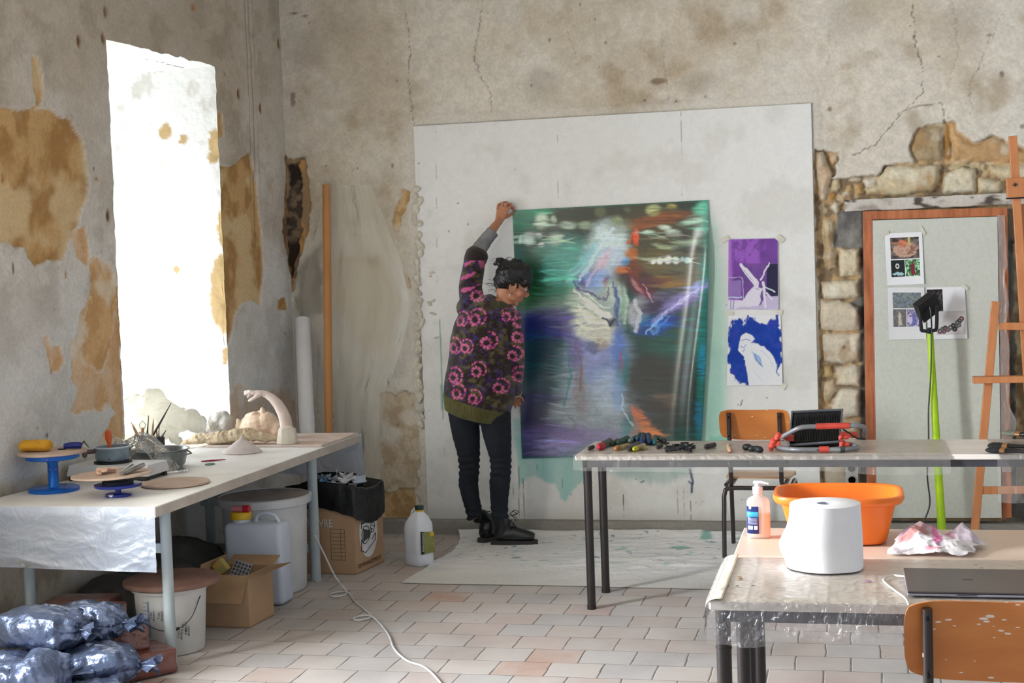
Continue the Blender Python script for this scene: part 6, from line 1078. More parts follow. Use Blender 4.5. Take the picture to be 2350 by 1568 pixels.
# ============================================================ the person at the wall
S_ = 386.0
def PP(x, y, yd): return V3(*OY(x, y, yd))
gx0, gy0 = OZ(1125, 1251, 0)[:2]
person = thing('person', 'woman seen from behind in a pink-flowered dark sweater, raising one arm to hold the canvas', 'person', (gx0, gy0, 0))
fv = V3(.86, .30, -.42); fv /= np.linalg.norm(fv); uv = V3(.40, .12, .9); uv -= fv * (uv @ fv); uv /= np.linalg.norm(uv); rv = np.cross(fv, uv)
HC = PP(1178, 652, 8.31); RH = Matrix(np.array([rv, fv, uv]).T.tolist())
def HL(a, b_, c): return HC + rv * a + fv * b_ + uv * c
M_skin = matv('skin', .5, .25, 120, .001, fine=.06, fscale=60, spec=.4, sub=.15)
b = MB()
b.ball(HL(0, -.012, .030), (.071, .092, .082), RH, 24); b.ball(HL(0, .030, -.035), (.054, .058, .078), RH, 24); b.ball(HL(0, .052, -.098), (.026, .024, .020), RH); b.ball(HL(0, .062, .020), (.048, .024, .040), RH)
b.sweep([HL(0, .082, .012), HL(0, .096, -.016), HL(0, .108, -.034)], [.008, .0095, .0115], 10); b.ball(HL(0, .098, -.038), (.017, .011, .009), RH)
b.ball(HL(0, .080, -.062), (.023, .013, .008), RH); b.ball(HL(0, .078, -.075), (.020, .012, .008), RH); b.ball(HL(0, .078, .022), (.045, .012, .009), RH)
for s_ in (-1, 1):
    b.ball(HL(s_ * .040, .055, -.035), (.020, .022, .026), RH); b.ball(HL(s_ * .046, .015, -.075), (.016, .036, .022), RH)
    q = [HL(s_ * .073, -.004 + .018 * cos(t), -.018 + .030 * sin(t)) for t in np.linspace(0, 2 * pi, 12, endpoint=False)]; b.sweep(q, .0048, 8, closed=True); b.ball(HL(s_ * .070, -.002, -.020), (.006, .012, .022), RH)
b.sweep([HL(0, -.030, -.045), PP(1158, 690, 8.29), PP(1146, 706, 8.28), PP(1134, 730, 8.28)], [(.050, .054), (.050, .052), (.060, .060), (.09, .10)], 20)
b.sweep([PP(1098, 950, 8.30), PP(1104, 880, 8.30), PP(1112, 800, 8.29), PP(1120, 740, 8.29), PP(1130, 705, 8.29)], [(.10, .14), (.09, .12), (.10, .14), (.10, .16), (.06, .09)], 24)
b.sweep([PP(1110, 715, 8.30), PP(1084, 690, 8.31), PP(1080, 650, 8.33), PP(1086, 605, 8.38), PP(1096, 577, 8.42), PP(1118, 543, 8.47), PP(1138, 517, 8.535), PP(1146, 507, 8.56)], [.045, .046, .044, .040, .038, .033, .025, .0235], 16)
# left hand: palm + four fingers + thumb
b.sweep([PP(1144, 510, 8.555), PP(1149, 498, 8.572), PP(1153, 486, 8.580), PP(1153, 478, 8.582)], [(.020, .024), (.016, .034), (.015, .040), (.011, .038)], 16, up=(1, 0, .15))
for pts in ([(1164, 482, 8.578), (1172, 473, 8.588), (1178, 476, 8.602), (1180, 485, 8.622)], [(1157, 478, 8.574), (1164, 467, 8.582), (1172, 468, 8.600), (1175, 480, 8.622)], [(1150, 476, 8.574), (1154, 465, 8.582), (1163, 464, 8.600), (1168, 475, 8.620)], [(1142, 481, 8.576), (1144, 470, 8.584), (1150, 467, 8.598), (1157, 474, 8.616)]):
    b.sweep([PP(*p) for p in pts], [.0098, .0092, .0085, .0065], 10)
b.sweep([PP(1150, 500, 8.59), PP(1164, 497, 8.606), PP(1173, 492, 8.618), PP(1179, 488, 8.626)], [.013, .0115, .0095, .007], 10)
# right arm and hand
b.sweep([PP(1150, 720, 8.27), PP(1170, 738, 8.27), PP(1178, 790, 8.265), PP(1182, 850, 8.30), PP(1182, 882, 8.42), PP(1183, 902, 8.52)], [.04, .038, .036, .034, .030, .024], 14)
b.sweep([PP(1184, 900, 8.51), PP(1182, 908, 8.54), PP(1182, 914, 8.565)], [(.020, .024), (.015, .034), (.012, .036)], 14, up=(1, 0, 0))
for pts in ([(1188, 912, 8.56), (1192, 920, 8.58), (1196, 929, 8.605)], [(1185, 914, 8.56), (1188, 925, 8.585), (1191, 934, 8.61)], [(1181, 915, 8.56), (1182, 927, 8.585), (1183, 937, 8.61)], [(1176, 914, 8.56), (1175, 925, 8.58), (1175, 933, 8.60)], [(1190, 908, 8.53), (1197, 913, 8.55), (1201, 921, 8.57)]):
    b.sweep([PP(*p) for p in pts], [.0095, .0085, .0062], 10)
# legs and feet under the clothes
for pts in ([(1068, 960, 8.31, .07), (1070, 1010, 8.31, .065), (1076, 1075, 8.32, .046), (1076, 1115, 8.33, .046), (1088, 1175, 8.33, .034), (1093, 1190, 8.33, .030)], [(1132, 965, 8.29, .07), (1142, 1010, 8.28, .065), (1149, 1075, 8.28, .046), (1148, 1115, 8.28, .046), (1147, 1175, 8.28, .034), (1147, 1190, 8.28, .030)]):
    b.sweep([PP(*p[:3]) for p in pts], [p[3] for p in pts], 14)
me = fuse(b, .0034, 2); P = coords(me); c = np.ones((len(P), 3)) * lin((186, 128, 98)); d = np.linalg.norm(P - HL(0, .085, -.068), axis=1); c = mixc(c, lin((160, 84, 76)), ss(.024, .010, d)); c = mixc(c, lin((206, 140, 118)), .5 * ss(.03, .0, np.linalg.norm(P - HL(.055, .05, -.03), axis=1)))
paint(me, c * (.9 + .2 * f3(P, 30))[:, None]); body = link('body', me, M_skin, person, ang=0)
# eyes (lowered lids), brows, glasses, earring
for s_ in (-1, 1):
    b = MB(); b.ball(HL(s_ * .030, .076, .0), (.013, .011, .010), RH, 14); b.build('eye', mat('eye_white', (226, 220, 212), .3), person)
    b = MB(); b.sweep([HL(s_ * .012, .088, .022), HL(s_ * .030, .088, .026), HL(s_ * .048, .076, .020)], .0025, 8); b.build('eyebrow', mat('brow', (24, 18, 16), .8), person)
b = MB()
for s_ in (-1, 1):
    b.sweep([HL(s_ * .033 + .020 * cos(t), .100 - .01 * abs(cos(t)), -.002 + .015 * sin(t)) for t in np.linspace(0, 2 * pi, 20, endpoint=False)], .0013, 6, closed=True)
    b.sweep([HL(s_ * .053, .092, .004), HL(s_ * .070, .05, .004), HL(s_ * .074, .0, .004), HL(s_ * .073, -.012, -.004)], .0014, 6)
b.sweep([HL(-.013, .100, .0), HL(0, .106, .003), HL(.013, .100, .0)], .0013, 6); b.build('glasses', mat('glasses_wire', (60, 60, 76), .3, metal=.6), person)
b = MB(); b.sweep([HL(.078, -.004, -.048), HL(.080, -.002, -.062)], .001, 6); b.ball(HL(.080, -.002, -.068), (.003, .003, .009), RH, 10); b.build('earring', mat('silver', (226, 226, 230), .2, metal=1), person)
# hair
b = MB()
for x, y, r, dy in [(1172, 634, 37, -.005), (1172, 634, 36, .05), (1194, 630, 29, 0), (1196, 632, 28, .06), (1206, 643, 17, .03), (1206, 645, 14, -.02), (1152, 648, 21, 0), (1154, 650, 20, .05), (1147, 664, 10, .01), (1158, 613, 17, .02), (1150, 604, 12, .02), (1143, 599, 7, .02), (1136, 606, 5, .02), (1150, 598, 6, .03), (1190, 609, 15, .03), (1180, 604, 11, .02), (1212, 655, 8, .03), (1214, 648, 8, .05), (1160, 668, 10, .0), (1203, 615, 10, .04)]:
    p = PP(x, y, 8.31 + dy); b.ball(p, r / S_)
me = fuse(b, .0042, 3); roughen(me, .014, 26, 61, 4); P = coords(me); N_ = normals(me); st_ = np.sin((P[:, 0] * 30 + P[:, 2] * 26 + 9 * f3(P, 11, 62)) * 3.4); setco(me, P + N_ * (st_ * .0016 + (f3(P, 70, 66, 3) - .5) * .008)[:, None])
hair = link('hair', me, mat('black_hair', (24, 21, 22), .42, c2=(10, 9, 10), scale=30, bump=.8, bscale=160, bdist=.004, stretch=(1, 1, .25)), person, ang=0)
b = MB(); rr_ = random.Random(3)
for k in range(46):
    a = rr_.choice([(1147, 604), (1143, 600), (1155, 600), (1180, 598), (1195, 600), (1140, 640), (1136, 655), (1142, 668), (1210, 620), (1165, 598), (1218, 650), (1150, 672)]); q = [PP(a[0] + rr_.uniform(-5, 5), a[1] + rr_.uniform(-4, 4), 8.31 + rr_.uniform(-.02, .06))]
    dx_, dz_ = rr_.uniform(-7, 7), rr_.uniform(-9, 3)
    if a[0] < 1160: dx_ -= 4
    for j in range(3): q.append(q[-1] + V3(dx_ / S_ * (.8 ** j) + rr_.uniform(-.006, .006), rr_.uniform(-.008, .008), -dz_ / S_ * (.5 - .5 * j) + rr_.uniform(-.004, .004)))
    b.sweep(wire(q, 0, res=3), .0009, 4, cap=False)
b.build('loose_strands', bpy.data.materials['black_hair'], hair)
# sweater
b = MB()
b.sweep([PP(1089, 958, 8.30), PP(1094, 938, 8.30), PP(1100, 900, 8.30), PP(1104, 850, 8.29), PP(1108, 800, 8.28), PP(1114, 755, 8.27), PP(1122, 722, 8.28), PP(1132, 702, 8.28), PP(1142, 690, 8.28)],
        [(.150, .190), (.158, .205), (.160, .213), (.158, .208), (.150, .200), (.138, .188), (.115, .165), (.085, .105), (.070, .066)], 40)
b.ball(PP(1075, 705, 8.30), (.075, .10, .07)); b.ball(PP(1172, 735, 8.27), (.070, .09, .075)); b.ball(PP(1128, 720, 8.24), (.13, .07, .05))
b.sweep([PP(1096, 745, 8.29), PP(1084, 700, 8.30), PP(1081, 660, 8.33), PP(1085, 625, 8.36), PP(1088, 600, 8.385), PP(1095, 578, 8.41)], [.085, .082, .070, .064, .064, .060], 20)
b.sweep([PP(1086, 604, 8.38), PP(1090, 594, 8.392), PP(1095, 582, 8.405), PP(1099, 573, 8.415)], [.064, .070, .070, .056], 24)
b.sweep([PP(1165, 735, 8.27), PP(1178, 760, 8.25), PP(1184, 810, 8.26), PP(1184, 855, 8.30), PP(1182, 885, 8.42), PP(1183, 897, 8.49)], [.060, .056, .052, .050, .042, .034], 18)
b.sweep([PP(1124, 714, 8.22), PP(1148, 700, 8.23), PP(1166, 702, 8.28), PP(1176, 712, 8.32)], [.022, .026, .026, .02], 12)
me = fuse(b, .0048, 4); P = coords(me); N_ = normals(me)
ax_z = OY(1096, 950, 8.3); pxs = CX - F_PX * ((P - EYE) @ RM[:, 0]) / ((P - EYE) @ RM[:, 2]); pys = CY + F_PX * ((P - EYE) @ RM[:, 1]) / ((P - EYE) @ RM[:, 2])
# body-fixed coordinates: x across the back, z up; the pattern is knitted in these
u_ = P[:, 0]; v_ = P[:, 2]; k_ = .28; hemz = OY(1096, 955, 8.3)[2] - (u_ - ax_z[0]) * .30
rib = ss(.085, .075, v_ - hemz) * ss(-2.0, -1.9, -np.abs(P[:, 1])*0 - 1.8); ribm = (v_ - hemz < .080) & (P[:, 2] < 1.1); th_ = np.arctan2(P[:, 1] - 8.30, P[:, 0] - ax_z[0])
wr_ = f3(P, 7, 71, 3) - .5; fold = np.sin((v_ * 22 - u_ * 10) + 5 * wr_) * .004
setco(me, P + N_ * (wr_ * .018 + fold + np.where(ribm, np.sin(th_ * 95) * .003, 0))[:, None])
n1 = fbm(u_ * 38, v_ * 38, 72, 4); n2 = fbm(u_ * 60 + 9, v_ * 60, 73, 3)
c = np.ones((len(P), 3)) * lin((62, 56, 36)); c = mixc(c, lin((46, 34, 34)), ss(.44, .52, n1)); c = mixc(c, lin((66, 48, 104)), ss(.60, .66, n2)); c = mixc(c, lin((104, 96, 60)), ss(.40, .30, n1) * .7)
def flower(x, y, sc=1.0, yd=8.15, ph=0):
    global c
    p = OY(x, y, yd); dx_, dz_ = u_ - p[0], v_ - p[2]; r = np.hypot(dx_, dz_) / sc; a = np.arctan2(dz_, dx_) + ph; w_ = (n2 - .5) * .012
    ring = ss(.009, .005, np.abs(r - .034 + w_) - .006 * np.abs(np.sin(a * 4.5))) * (np.abs(np.sin(a * 4.5)) > .30); m = ring
    r2 = np.hypot(dx_ - .018 * sc, dz_ - .020 * sc) / sc; arc = ss(.010, .006, np.abs(r2 - .062 + w_)) * (np.abs(np.sin(a * 6)) > .3) * ((a > -.4) & (a < 2.4)); m = np.maximum(m, arc); fm = P[:, 1] < 8.36
    pk = mixc(np.ones_like(c) * lin((210, 106, 152)), lin((160, 66, 112)), ss(.5, .65, n1)); c = c * (1 - (m * fm)[:, None]) + pk * (m * fm)[:, None]; c = mixc(c, lin((40, 34, 34)), ss(.024, .018, r) * .6 * fm)
for x, y in [(1090, 735), (1158, 728), (1117, 787), (1067, 800), (1036, 800), (1054, 738), (1181, 775), (1170, 818), (1095, 853), (1039, 868), (1085, 916), (1141, 892), (1083, 680), (1186, 740), (1046, 905), (1180, 870)]: flower(x, y, random.uniform(.66, .82), ph=random.uniform(0, 1))
for x1_, y1_, x2_, y2_ in [(1064, 607, 1095, 594), (1062, 640, 1086, 630), (1066, 668, 1090, 660), (1098, 600, 1104, 612)]:
    a, e = OY(x1_, y1_, 8.3), OY(x2_, y2_, 8.3); d = dline(u_, v_, [(a[0], a[2]), (e[0], e[2])]); c = mixc(c, lin((206, 96, 150)), ss(.014, .008, d + (n2 - .5) * .03) * (P[:, 2] > 1.45) * .9)
sl = (pys < 598) & (P[:, 2] > 1.5); c = np.where(sl[:, None], lin((52, 40, 38)) * (.8 + .4 * n1)[:, None], c)
c = np.where(ribm[:, None], lin((96, 92, 52)) * (.75 + .35 * (np.sin(th_ * 95) > 0))[:, None] * np.ones_like(c), c)
nk = np.linalg.norm(P - PP(1148, 700, 8.24), axis=1); c = mixc(c, lin((74, 72, 40)), ss(.07, .055, nk) * (P[:, 2] > 1.42) * .9)
paint(me, c); sw = link('sweater', me, matv('knit_wool', .95, 1.0, 260, .004, fine=.22, fscale=260, spec=.1, sheen=.3), person, ang=0)
b = MB(); b.sweep([PP(1094, 582, 8.40), PP(1104, 566, 8.43), PP(1116, 550, 8.455), PP(1127, 537, 8.475), PP(1131, 532, 8.482)], [.048, .046, .041, .038, .042], 20)
me = fuse(b, .004, 2); roughen(me, .005, 22, 81); link('undershirt_sleeve', me, mat('grey_jersey', (136, 136, 138), .9, c2=(112, 112, 114), scale=20, bump=.4), person, ang=0)
b = MB(); p = PP(1184, 900, 8.505); q = Vector(PP(1182, 908, 8.54) - PP(1187, 885, 8.44)).to_track_quat('Z', 'Y').to_matrix(); b.sweep([Vector(p) + q @ Vector((.034 * cos(t), .034 * sin(t), 0)) for t in np.linspace(0, 2 * pi, 24, endpoint=False)], .004, 8, closed=True); b.build('bracelet', mat('bangle', (190, 186, 176), .3, metal=.8), person)
# trousers
b = MB(); b.ball(PP(1098, 930, 8.30), (.165, .115, .12))
b.sweep([PP(1070, 920, 8.31), PP(1064, 950, 8.31), PP(1070, 1000, 8.31), PP(1076, 1045, 8.315), PP(1077, 1075, 8.32), PP(1075, 1112, 8.33), PP(1081, 1145, 8.33), PP(1088, 1172, 8.33), PP(1092, 1190, 8.33)], [.095, .094, .084, .068, .061, .060, .053, .050, .052], 22)
b.sweep([PP(1128, 920, 8.29), PP(1136, 955, 8.29), PP(1141, 1000, 8.285), PP(1148, 1045, 8.28), PP(1150, 1075, 8.28), PP(1147, 1110, 8.28), PP(1146, 1145, 8.28), PP(1147, 1172, 8.28), PP(1147, 1194, 8.28)], [.095, .096, .086, .068, .061, .062, .055, .051, .053], 22)
me = fuse(b, .005, 4); P = coords(me); N_ = normals(me); fz = np.sin(P[:, 2] * 150 + 14 * f3(P, 9, 91)) * .0035 * (np.exp(-((P[:, 2] - .47) / .07) ** 2) + 1.2 * ss(.26, .16, P[:, 2]) + .15); setco(me, P + N_ * (fz + .008 * (f3(P, 12, 92) - .5))[:, None])
link('trousers', me, mat('dark_navy_denim', (20, 26, 38), .9, c2=(11, 14, 22), scale=5, bump=.4, bscale=300, bdist=.001), person, ang=0)
# boots
M_boot = mat('black_leather', (22, 24, 28), .32, c2=(14, 15, 18), scale=12, bump=.15, coat=.2); M_sole = mat('dark_rubber_sole', (52, 50, 50), .7); M_lace = mat('black_lace', (12, 12, 12), .8)
def boot(heel, d, shaft_top, sh):
    d = V3(*d); d /= np.linalg.norm(d); s_ = V3(-d[1], d[0], 0); H0 = V3(heel[0], heel[1], 0); bt = lambda f, l, z: H0 + d * f + s_ * l + V3(0, 0, z)
    b = MB(); top = V3(*shaft_top)
    b.sweep([bt(.045, 0, .05), bt(.05, 0, .09), bt(.055, 0, .13), top * .5 + bt(.055, 0, .15) * .5, top], [(.040, .044), (.040, .048), (.042, .048), (.044, .047), (.046, .048)], 20)
    b.sweep([bt(.012, 0, .055), bt(.06, 0, .062), bt(.12, 0, .064), bt(.17, .0, .055), bt(.215, 0, .052), bt(.245, 0, .048)], [(.034, .036), (.038, .044), (.040, .052), (.044, .042), (.042, .033), (.028, .022)], 20, up=(0, 0, 1))
    me = fuse(b, .0038, 3); P = coords(me); P[:, 2] = np.maximum(P[:, 2], .022); setco(me, P); roughen(me, .002, 30, 95); o = link('boot', me, M_boot, person, ang=0)
    pts = [(-.018, -.02), (-.022, 0), (-.018, .02), (.01, .036), (.07, .038), (.13, .040), (.19, .047), (.235, .038), (.262, .012), (.262, -.012), (.235, -.038), (.19, -.047), (.13, -.040), (.07, -.038), (.01, -.036)]
    b = MB(); n = len(pts); vs = [tuple(bt(f, l, .001)) for f, l in pts] + [tuple(bt(f * 1.01, l * 1.04, .030)) for f, l in pts]; b.add(vs, [tuple(range(n))[::-1], tuple(range(n, 2 * n))] + [(i, (i + 1) % n, n + (i + 1) % n, n + i) for i in range(n)]); b.build('sole', M_sole, o, bevel=.002)
    b = MB()
    for k in range(6):
        f = .155 - .016 * k; z = .088 + .018 * k; 
        for sg in (-1, 1): b.sweep([bt(f, -.022 * sg, z - .006), bt(f - .003, 0, z + .006), bt(f - .010, .022 * sg, z + .006)], .0022, 6)
    for sg in (-1, 1): b.sweep(wire([bt(.10, 0, .185), bt(.125, .025 * sg, .205), bt(.15, .03 * sg, .19), bt(.12, .01 * sg, .18)], 0), .002, 6); b.sweep(wire([bt(.10, 0, .185), bt(.13, .02 * sg, .165), bt(.14, .03 * sg, .145)], 0), .002, 6)
    b.build('laces', M_lace, o)
boot(OZ(1142, 1251, 0) + V3(-.02, 0, 0), (1, .06, 0), PP(1147, 1184, 8.28), 1)
hl = OZ(1106, 1247, 0); boot(hl + V3(-.0, -.0, 0), (.42, .9, 0), PP(1094, 1184, 8.33), 1)
# ============================================================ middle table
M_dleg = mat('brown_black_lacquer', (40, 30, 29), .4, c2=(28, 22, 22), scale=12, spots=(150, 80, 72), spot_scale=26, spot_size=-1.25, coat=.1)
M_top2 = mat('cream_laminate_dusty', (246, 238, 230), .5, c2=(238, 228, 220), scale=5, spots=(170, 160, 150), spot_scale=20, spot_size=-1.15)
M_pink = mat('pinkish_beige_laminate', (238, 216, 198), .32, c2=(228, 204, 186), scale=2.5, spots=(196, 176, 162), spot_scale=12, spot_size=-1.2)
M_apr = mat('dark_grey_apron', (74, 72, 80), .4, c2=(60, 58, 66))
def desk(name, label, x0, x1, y0, y1, legs, top=M_top2, z=.75, th=.026, apr=.034):
    t = thing(name, label, 'table', ((x0 + x1) / 2, (y0 + y1) / 2, 0)); b = MB(); b.box((x0, y0, z - th), (x1, y1, z)); b.build('tabletop', top, t, bevel=.006, smooth=False)
    b = MB()
    for a, e in (((x0 + .035, y0 + .02), (x1 - .035, y0 + .045)), ((x0 + .035, y1 - .045), (x1 - .035, y1 - .02)), ((x0 + .03, y0 + .02), (x0 + .055, y1 - .02)), ((x1 - .055, y0 + .02), (x1 - .03, y1 - .02))): b.box((a[0], a[1], z - th - apr), (e[0], e[1], z - th - .0005))
    b.build('apron', M_apr, t, smooth=False)
    for x, y in legs:
        b = MB(); b.cyl((x, y, .012), (x, y, z - th - .001), .0205, n=20); b.cyl((x, y, 0), (x, y, .02), .0225, n=20); b.cyl((x, y, z - .14), (x, y, z - .135), .022, n=20); b.build('leg', M_dleg, t)
    return t
mt_ = desk('studio_table', 'long middle table on dark tube legs, scattered with paint sticks', -1.295, 1.45, 6.70, 7.24, [(-1.245, 6.745), (-1.235, 7.10), (1.40, 6.745), (1.40, 7.19)])
MZ = .75
# thin film taped over the middle table
M_topfilm = film('flat_film', (245, 243, 240), .05, .10, .5, 20, -1.1, .008)
M_tfilm = film('table_film', (236, 234, 230), .18, .15, .8, 18, .5, .012)
def cover(name, label, x0, x1, y0, y1, z, drop, left=True, nx=200, seed=0, front=True, m=None):
    rowsP = []; prof = [(y1, z + .002)] + [(y1 + (y0 - y1) * k / 14, z + .0025) for k in range(1, 15)] + [(y0 - .006, z - .004)] + [(y0 - .008, z - drop * k / 12) for k in range(1, 13)]
    xs_ = np.linspace(x0, x1, nx); P = np.zeros((len(prof), nx, 3))
    for i, (yy, zz) in enumerate(prof):
        P[i, :, 0] = xs_; k = max(0, (z - zz) / drop) if drop else 0; nn = fbm(xs_ * 9, xs_ * 0 + k * 2, seed, 4); rr = ridge(xs_ * 14 + k * 3, xs_ * 0 + k * 4, seed + 3, 3)
        P[i, :, 1] = yy - (k * .045 * nn * rr) - k * .01; P[i, :, 2] = zz + (.0025 * rr if k == 0 else 0) + (k * .05 * (fbm(xs_ * 3, xs_ * 0, seed + 9, 3) - .5))
    o = gridmesh(name, P, None, m or M_tfilm); me = o.data; me.materials.append(M_topfilm)
    for i_, pl in enumerate(me.polygons):
        if i_ // (nx - 1) < 14: pl.material_index = 1
    return tag(o, label, 'table cover')
cover('table_film', 'clear film stretched over the left part of the middle table', -1.30, .42, 6.70, 7.235, MZ, .075, seed=5)
cover('table_film', 'clear film hanging down at the right end of the middle table below the brushes', .62, 1.30, 6.70, 7.235, MZ, .20, seed=15)
# oil sticks and charcoal
def ostick(label, a, e, r, tip, wrap, name='oil_stick', tiplen=.3):
    A, E = OZ(a[0], a[1], MZ), OZ(e[0], e[1], MZ); A[2] = E[2] = MZ + r + .003; t = thing(name, label, 'paint stick', (A + E) / 2 - V3(0, 0, r), 'paint sticks on the middle table'); d = E - A
    b = MB(); b.sweep([A + d * tiplen, A + d * .99, E], [r, r, r * .9], 14); b.build('wrapper', wrap, t)
    b = MB(); b.sweep([A, A + d * .06, A + d * .15, A + d * (tiplen + .02)], [r * .45, r * .85, r * 1.0, r * 1.02], 14); me = fuse(b, .0022, 1); roughen(me, .002, 80, 7); link('tip', me, tip, t)
def cm(nm, c, r=.45): return mat(nm, c, r, c2=tuple(int(v * .75) for v in c), scale=40, bump=.2)
dk = cm('paint_black', (34, 34, 36)); gw = mat('smeared_wrapper', (110, 108, 100), .6, c2=(50, 56, 52), scale=40); rw = mat('pale_wrapper', (196, 184, 150), .6, c2=(150, 130, 80), scale=40); gn = cm('paint_green', (40, 80, 60)); gnw = mat('green_wrapper', (70, 100, 84), .6, c2=(40, 56, 50), scale=40)
for lb, a, e, r, tp, wp in [('tiny dark stub at the left corner of the middle table', (1351, 1036), (1361, 1032), .010, cm('dark_brown', (60, 40, 40)), dk),
    ('fat red paint stick with a grey smeared wrapper', (1374, 1036), (1400, 1022), .017, cm('paint_red', (200, 16, 50)), gw), ('small dark green stub behind the red stick', (1403, 1026), (1418, 1017), .011, gn, gw),
    ('mottled green stick between the red and the pale blue ones', (1418, 1025), (1440, 1014), .015, gn, gnw), ('orange ochre stick with a pale wrapper in the front row', (1411, 1037), (1441, 1030), .012, cm('paint_ochre', (200, 130, 70)), rw),
    ('pale blue-green stick at the back of the cluster', (1444, 1020), (1462, 1010), .012, cm('paint_palegreen', (130, 160, 150)), gnw), ('teal blue stick at the back, left of the navy pair', (1462, 1017), (1470, 1006), .014, cm('paint_tealblue', (40, 90, 120)), gnw),
    ('left navy stick of the upright dark blue pair', (1474, 1024), (1477, 1008), .016, cm('paint_navy', (20, 50, 100)), cm('navy_wrap', (26, 40, 76))), ('right navy stick of the dark blue pair', (1491, 1024), (1488, 1008), .016, cm('paint_navy2', (14, 40, 86)), cm('navy_wrap2', (40, 56, 84))),
    ('turquoise stick right of the navy pair', (1502, 1024), (1505, 1010), .013, cm('paint_turq', (30, 120, 120)), gw), ('black stick lying at the right end of the cluster', (1527, 1021), (1512, 1012), .013, dk, gnw),
    ('dark grey smeared stick in the front row', (1442, 1039), (1464, 1026), .013, cm('paint_dgrey', (60, 64, 60)), gw), ('yellow tipped stick in the front row', (1454, 1039), (1478, 1029), .012, cm('paint_yellow', (214, 206, 40)), rw),
    ('small ochre-green stub right of the yellow stick', (1472, 1036), (1484, 1033), .008, cm('paint_olive', (140, 120, 50)), rw), ('small black stub left of the charcoal heap', (1509, 1033), (1518, 1029), .010, dk, dk),
    ('lone black stick right of the charcoal heap', (1618, 1033), (1640, 1028), .012, dk, cm('grey_coal', (64, 64, 66))), ('peach coloured stub standing alone', (1675, 1042), (1673, 1030), .012, cm('paint_peach', (226, 176, 140)), rw)]: ostick(lb, a, e, r, tp, wp)
b = MB(); rr_ = random.Random(5)
for k in range(46):
    p = OZ(1530 + rr_.random() * 60, 1041 - rr_.random() * 16, MZ); a = rr_.uniform(0, 3.1); l = rr_.uniform(.008, .03); zc = MZ + .006 + rr_.random() * .024 * (1 - abs(k % 10 - 5) / 8); b.sweep([p * [1, 1, 0] + V3(-l * cos(a), -l * sin(a), zc), p * [1, 1, 0] + V3(l * cos(a), l * sin(a), zc + rr_.uniform(-.003, .004))], rr_.uniform(.003, .006), 6)
tag(b.build('charcoal', mat('charcoal_black', (24, 24, 28), .8, c2=(14, 14, 20))), 'heap of broken black charcoal pieces in the middle of the table', 'charcoal', kind='stuff')
b = MB()
for x, y, r in [(1715, 1031, 9), (1725, 1034, 8), (1735, 1034, 8), (1742, 1037, 8), (1712, 1028, 5), (1742, 1030, 5)]: p = OZ(x, y + 3, MZ); q = r / 470; b.ball((p[0], p[1], MZ + q * .9), (q * 1.2, q, q * .9))
me = fuse(b, .004, 2); roughen(me, .007, 50, 12, 3); P = coords(me); P[:, 2] = np.maximum(P[:, 2], MZ + .003); setco(me, P); tag(link('black_lump', me, mat('black_plastic_lump', (30, 34, 40), .4, spots=(120, 130, 130), spot_scale=60, spot_size=-.5), ang=30), 'twisted black lump of material left of the folded work light', 'lump')
# folded work light
wl = thing('work_light', 'folded black work light with red grips lying on the middle table', 'work light', OZ(1860, 1038, MZ))
M_wl = mat('black_cast_metal', (34, 36, 40), .35, c2=(26, 27, 30), metal=.3); M_gt = mat('grey_tube', (150, 150, 154), .4, c2=(120, 120, 124), metal=.3, spots=(80, 80, 84), spot_scale=30, spot_size=-.6); M_red2 = mat('red_grip', (196, 70, 54), .5, c2=(178, 56, 44), scale=12, spots=(226, 160, 150), spot_scale=20, spot_size=-.6)
yw0, yw1 = 6.90, 6.97
def WL(x, y, yy): return V3(*OY(x, y, yy))
q = [WL(1812, 1023, 6.90), WL(1926, 1015, 6.90), WL(1933, 942, 7.02), WL(1818, 947, 7.02)]; nrm = np.cross(q[1] - q[0], q[3] - q[0]); nrm /= np.linalg.norm(nrm); nrm = -nrm if nrm[1] < 0 else nrm
b = MB(); b.hexa(q, [p + nrm * .045 for p in q]); b.build('lamp_housing', M_wl, wl, bevel=.008, smooth=True)
ex, ey = q[1] - q[0], q[3] - q[0]
b = MB(); n_f = 26
for k in range(n_f):
    u0 = .10 + .82 * k / (n_f - 1); a = q[0] + ex * u0 + ey * .04 - nrm * .012; e = q[0] + ex * u0 + ey * .84 - nrm * .012; w_ = ex / np.linalg.norm(ex) * .0016; b.hexa([a - w_, a + w_, a + w_ + nrm * .013, a - w_ + nrm * .013], [e - w_, e + w_, e + w_ + nrm * .013, e - w_ + nrm * .013])
b.build('cooling_fins', M_wl, wl, smooth=False)
b = MB(); fr_ = [q[0] + ex * .0 + ey * .0, q[0] + ex * 1 + ey * 0, q[2], q[3]]; b.sweep([p - nrm * .003 for p in fr_], .008, 8, closed=True, up=tuple(nrm)); b.build('rim', mat('rim_grey', (110, 112, 118), .35, metal=.4), wl)
top = [WL(1795, 1006, 6.84), WL(1802, 999, 6.83), WL(1830, 984, 6.80), WL(1850, 980, 6.80), WL(1875, 979, 6.80), WL(1950, 977, 6.80), WL(1975, 978, 6.82), WL(1985, 984, 6.90), WL(1984, 1000, 7.0)]
b = MB(); b.sweep(wire(top, 0, res=4), .0115, 12); b.build('stand_tube', M_gt, wl)
b = MB(); b.sweep([WL(1872, 979, 6.80), WL(1912, 978, 6.80), WL(1950, 977, 6.80)], .0145, 14); b.build('grip', M_red2, wl)
bot = [WL(1783, 1028, 6.84), WL(1800, 1032, 6.80), WL(1822, 1040, 6.76), WL(1850, 1039, 6.75), WL(1880, 1036, 6.75), WL(1925, 1034, 6.75), WL(1950, 1032, 6.77), WL(1968, 1028, 6.82), WL(1955, 1022, 6.86), WL(1936, 1019, 6.88)]
for p in bot: p[2] = max(p[2], MZ + .016)
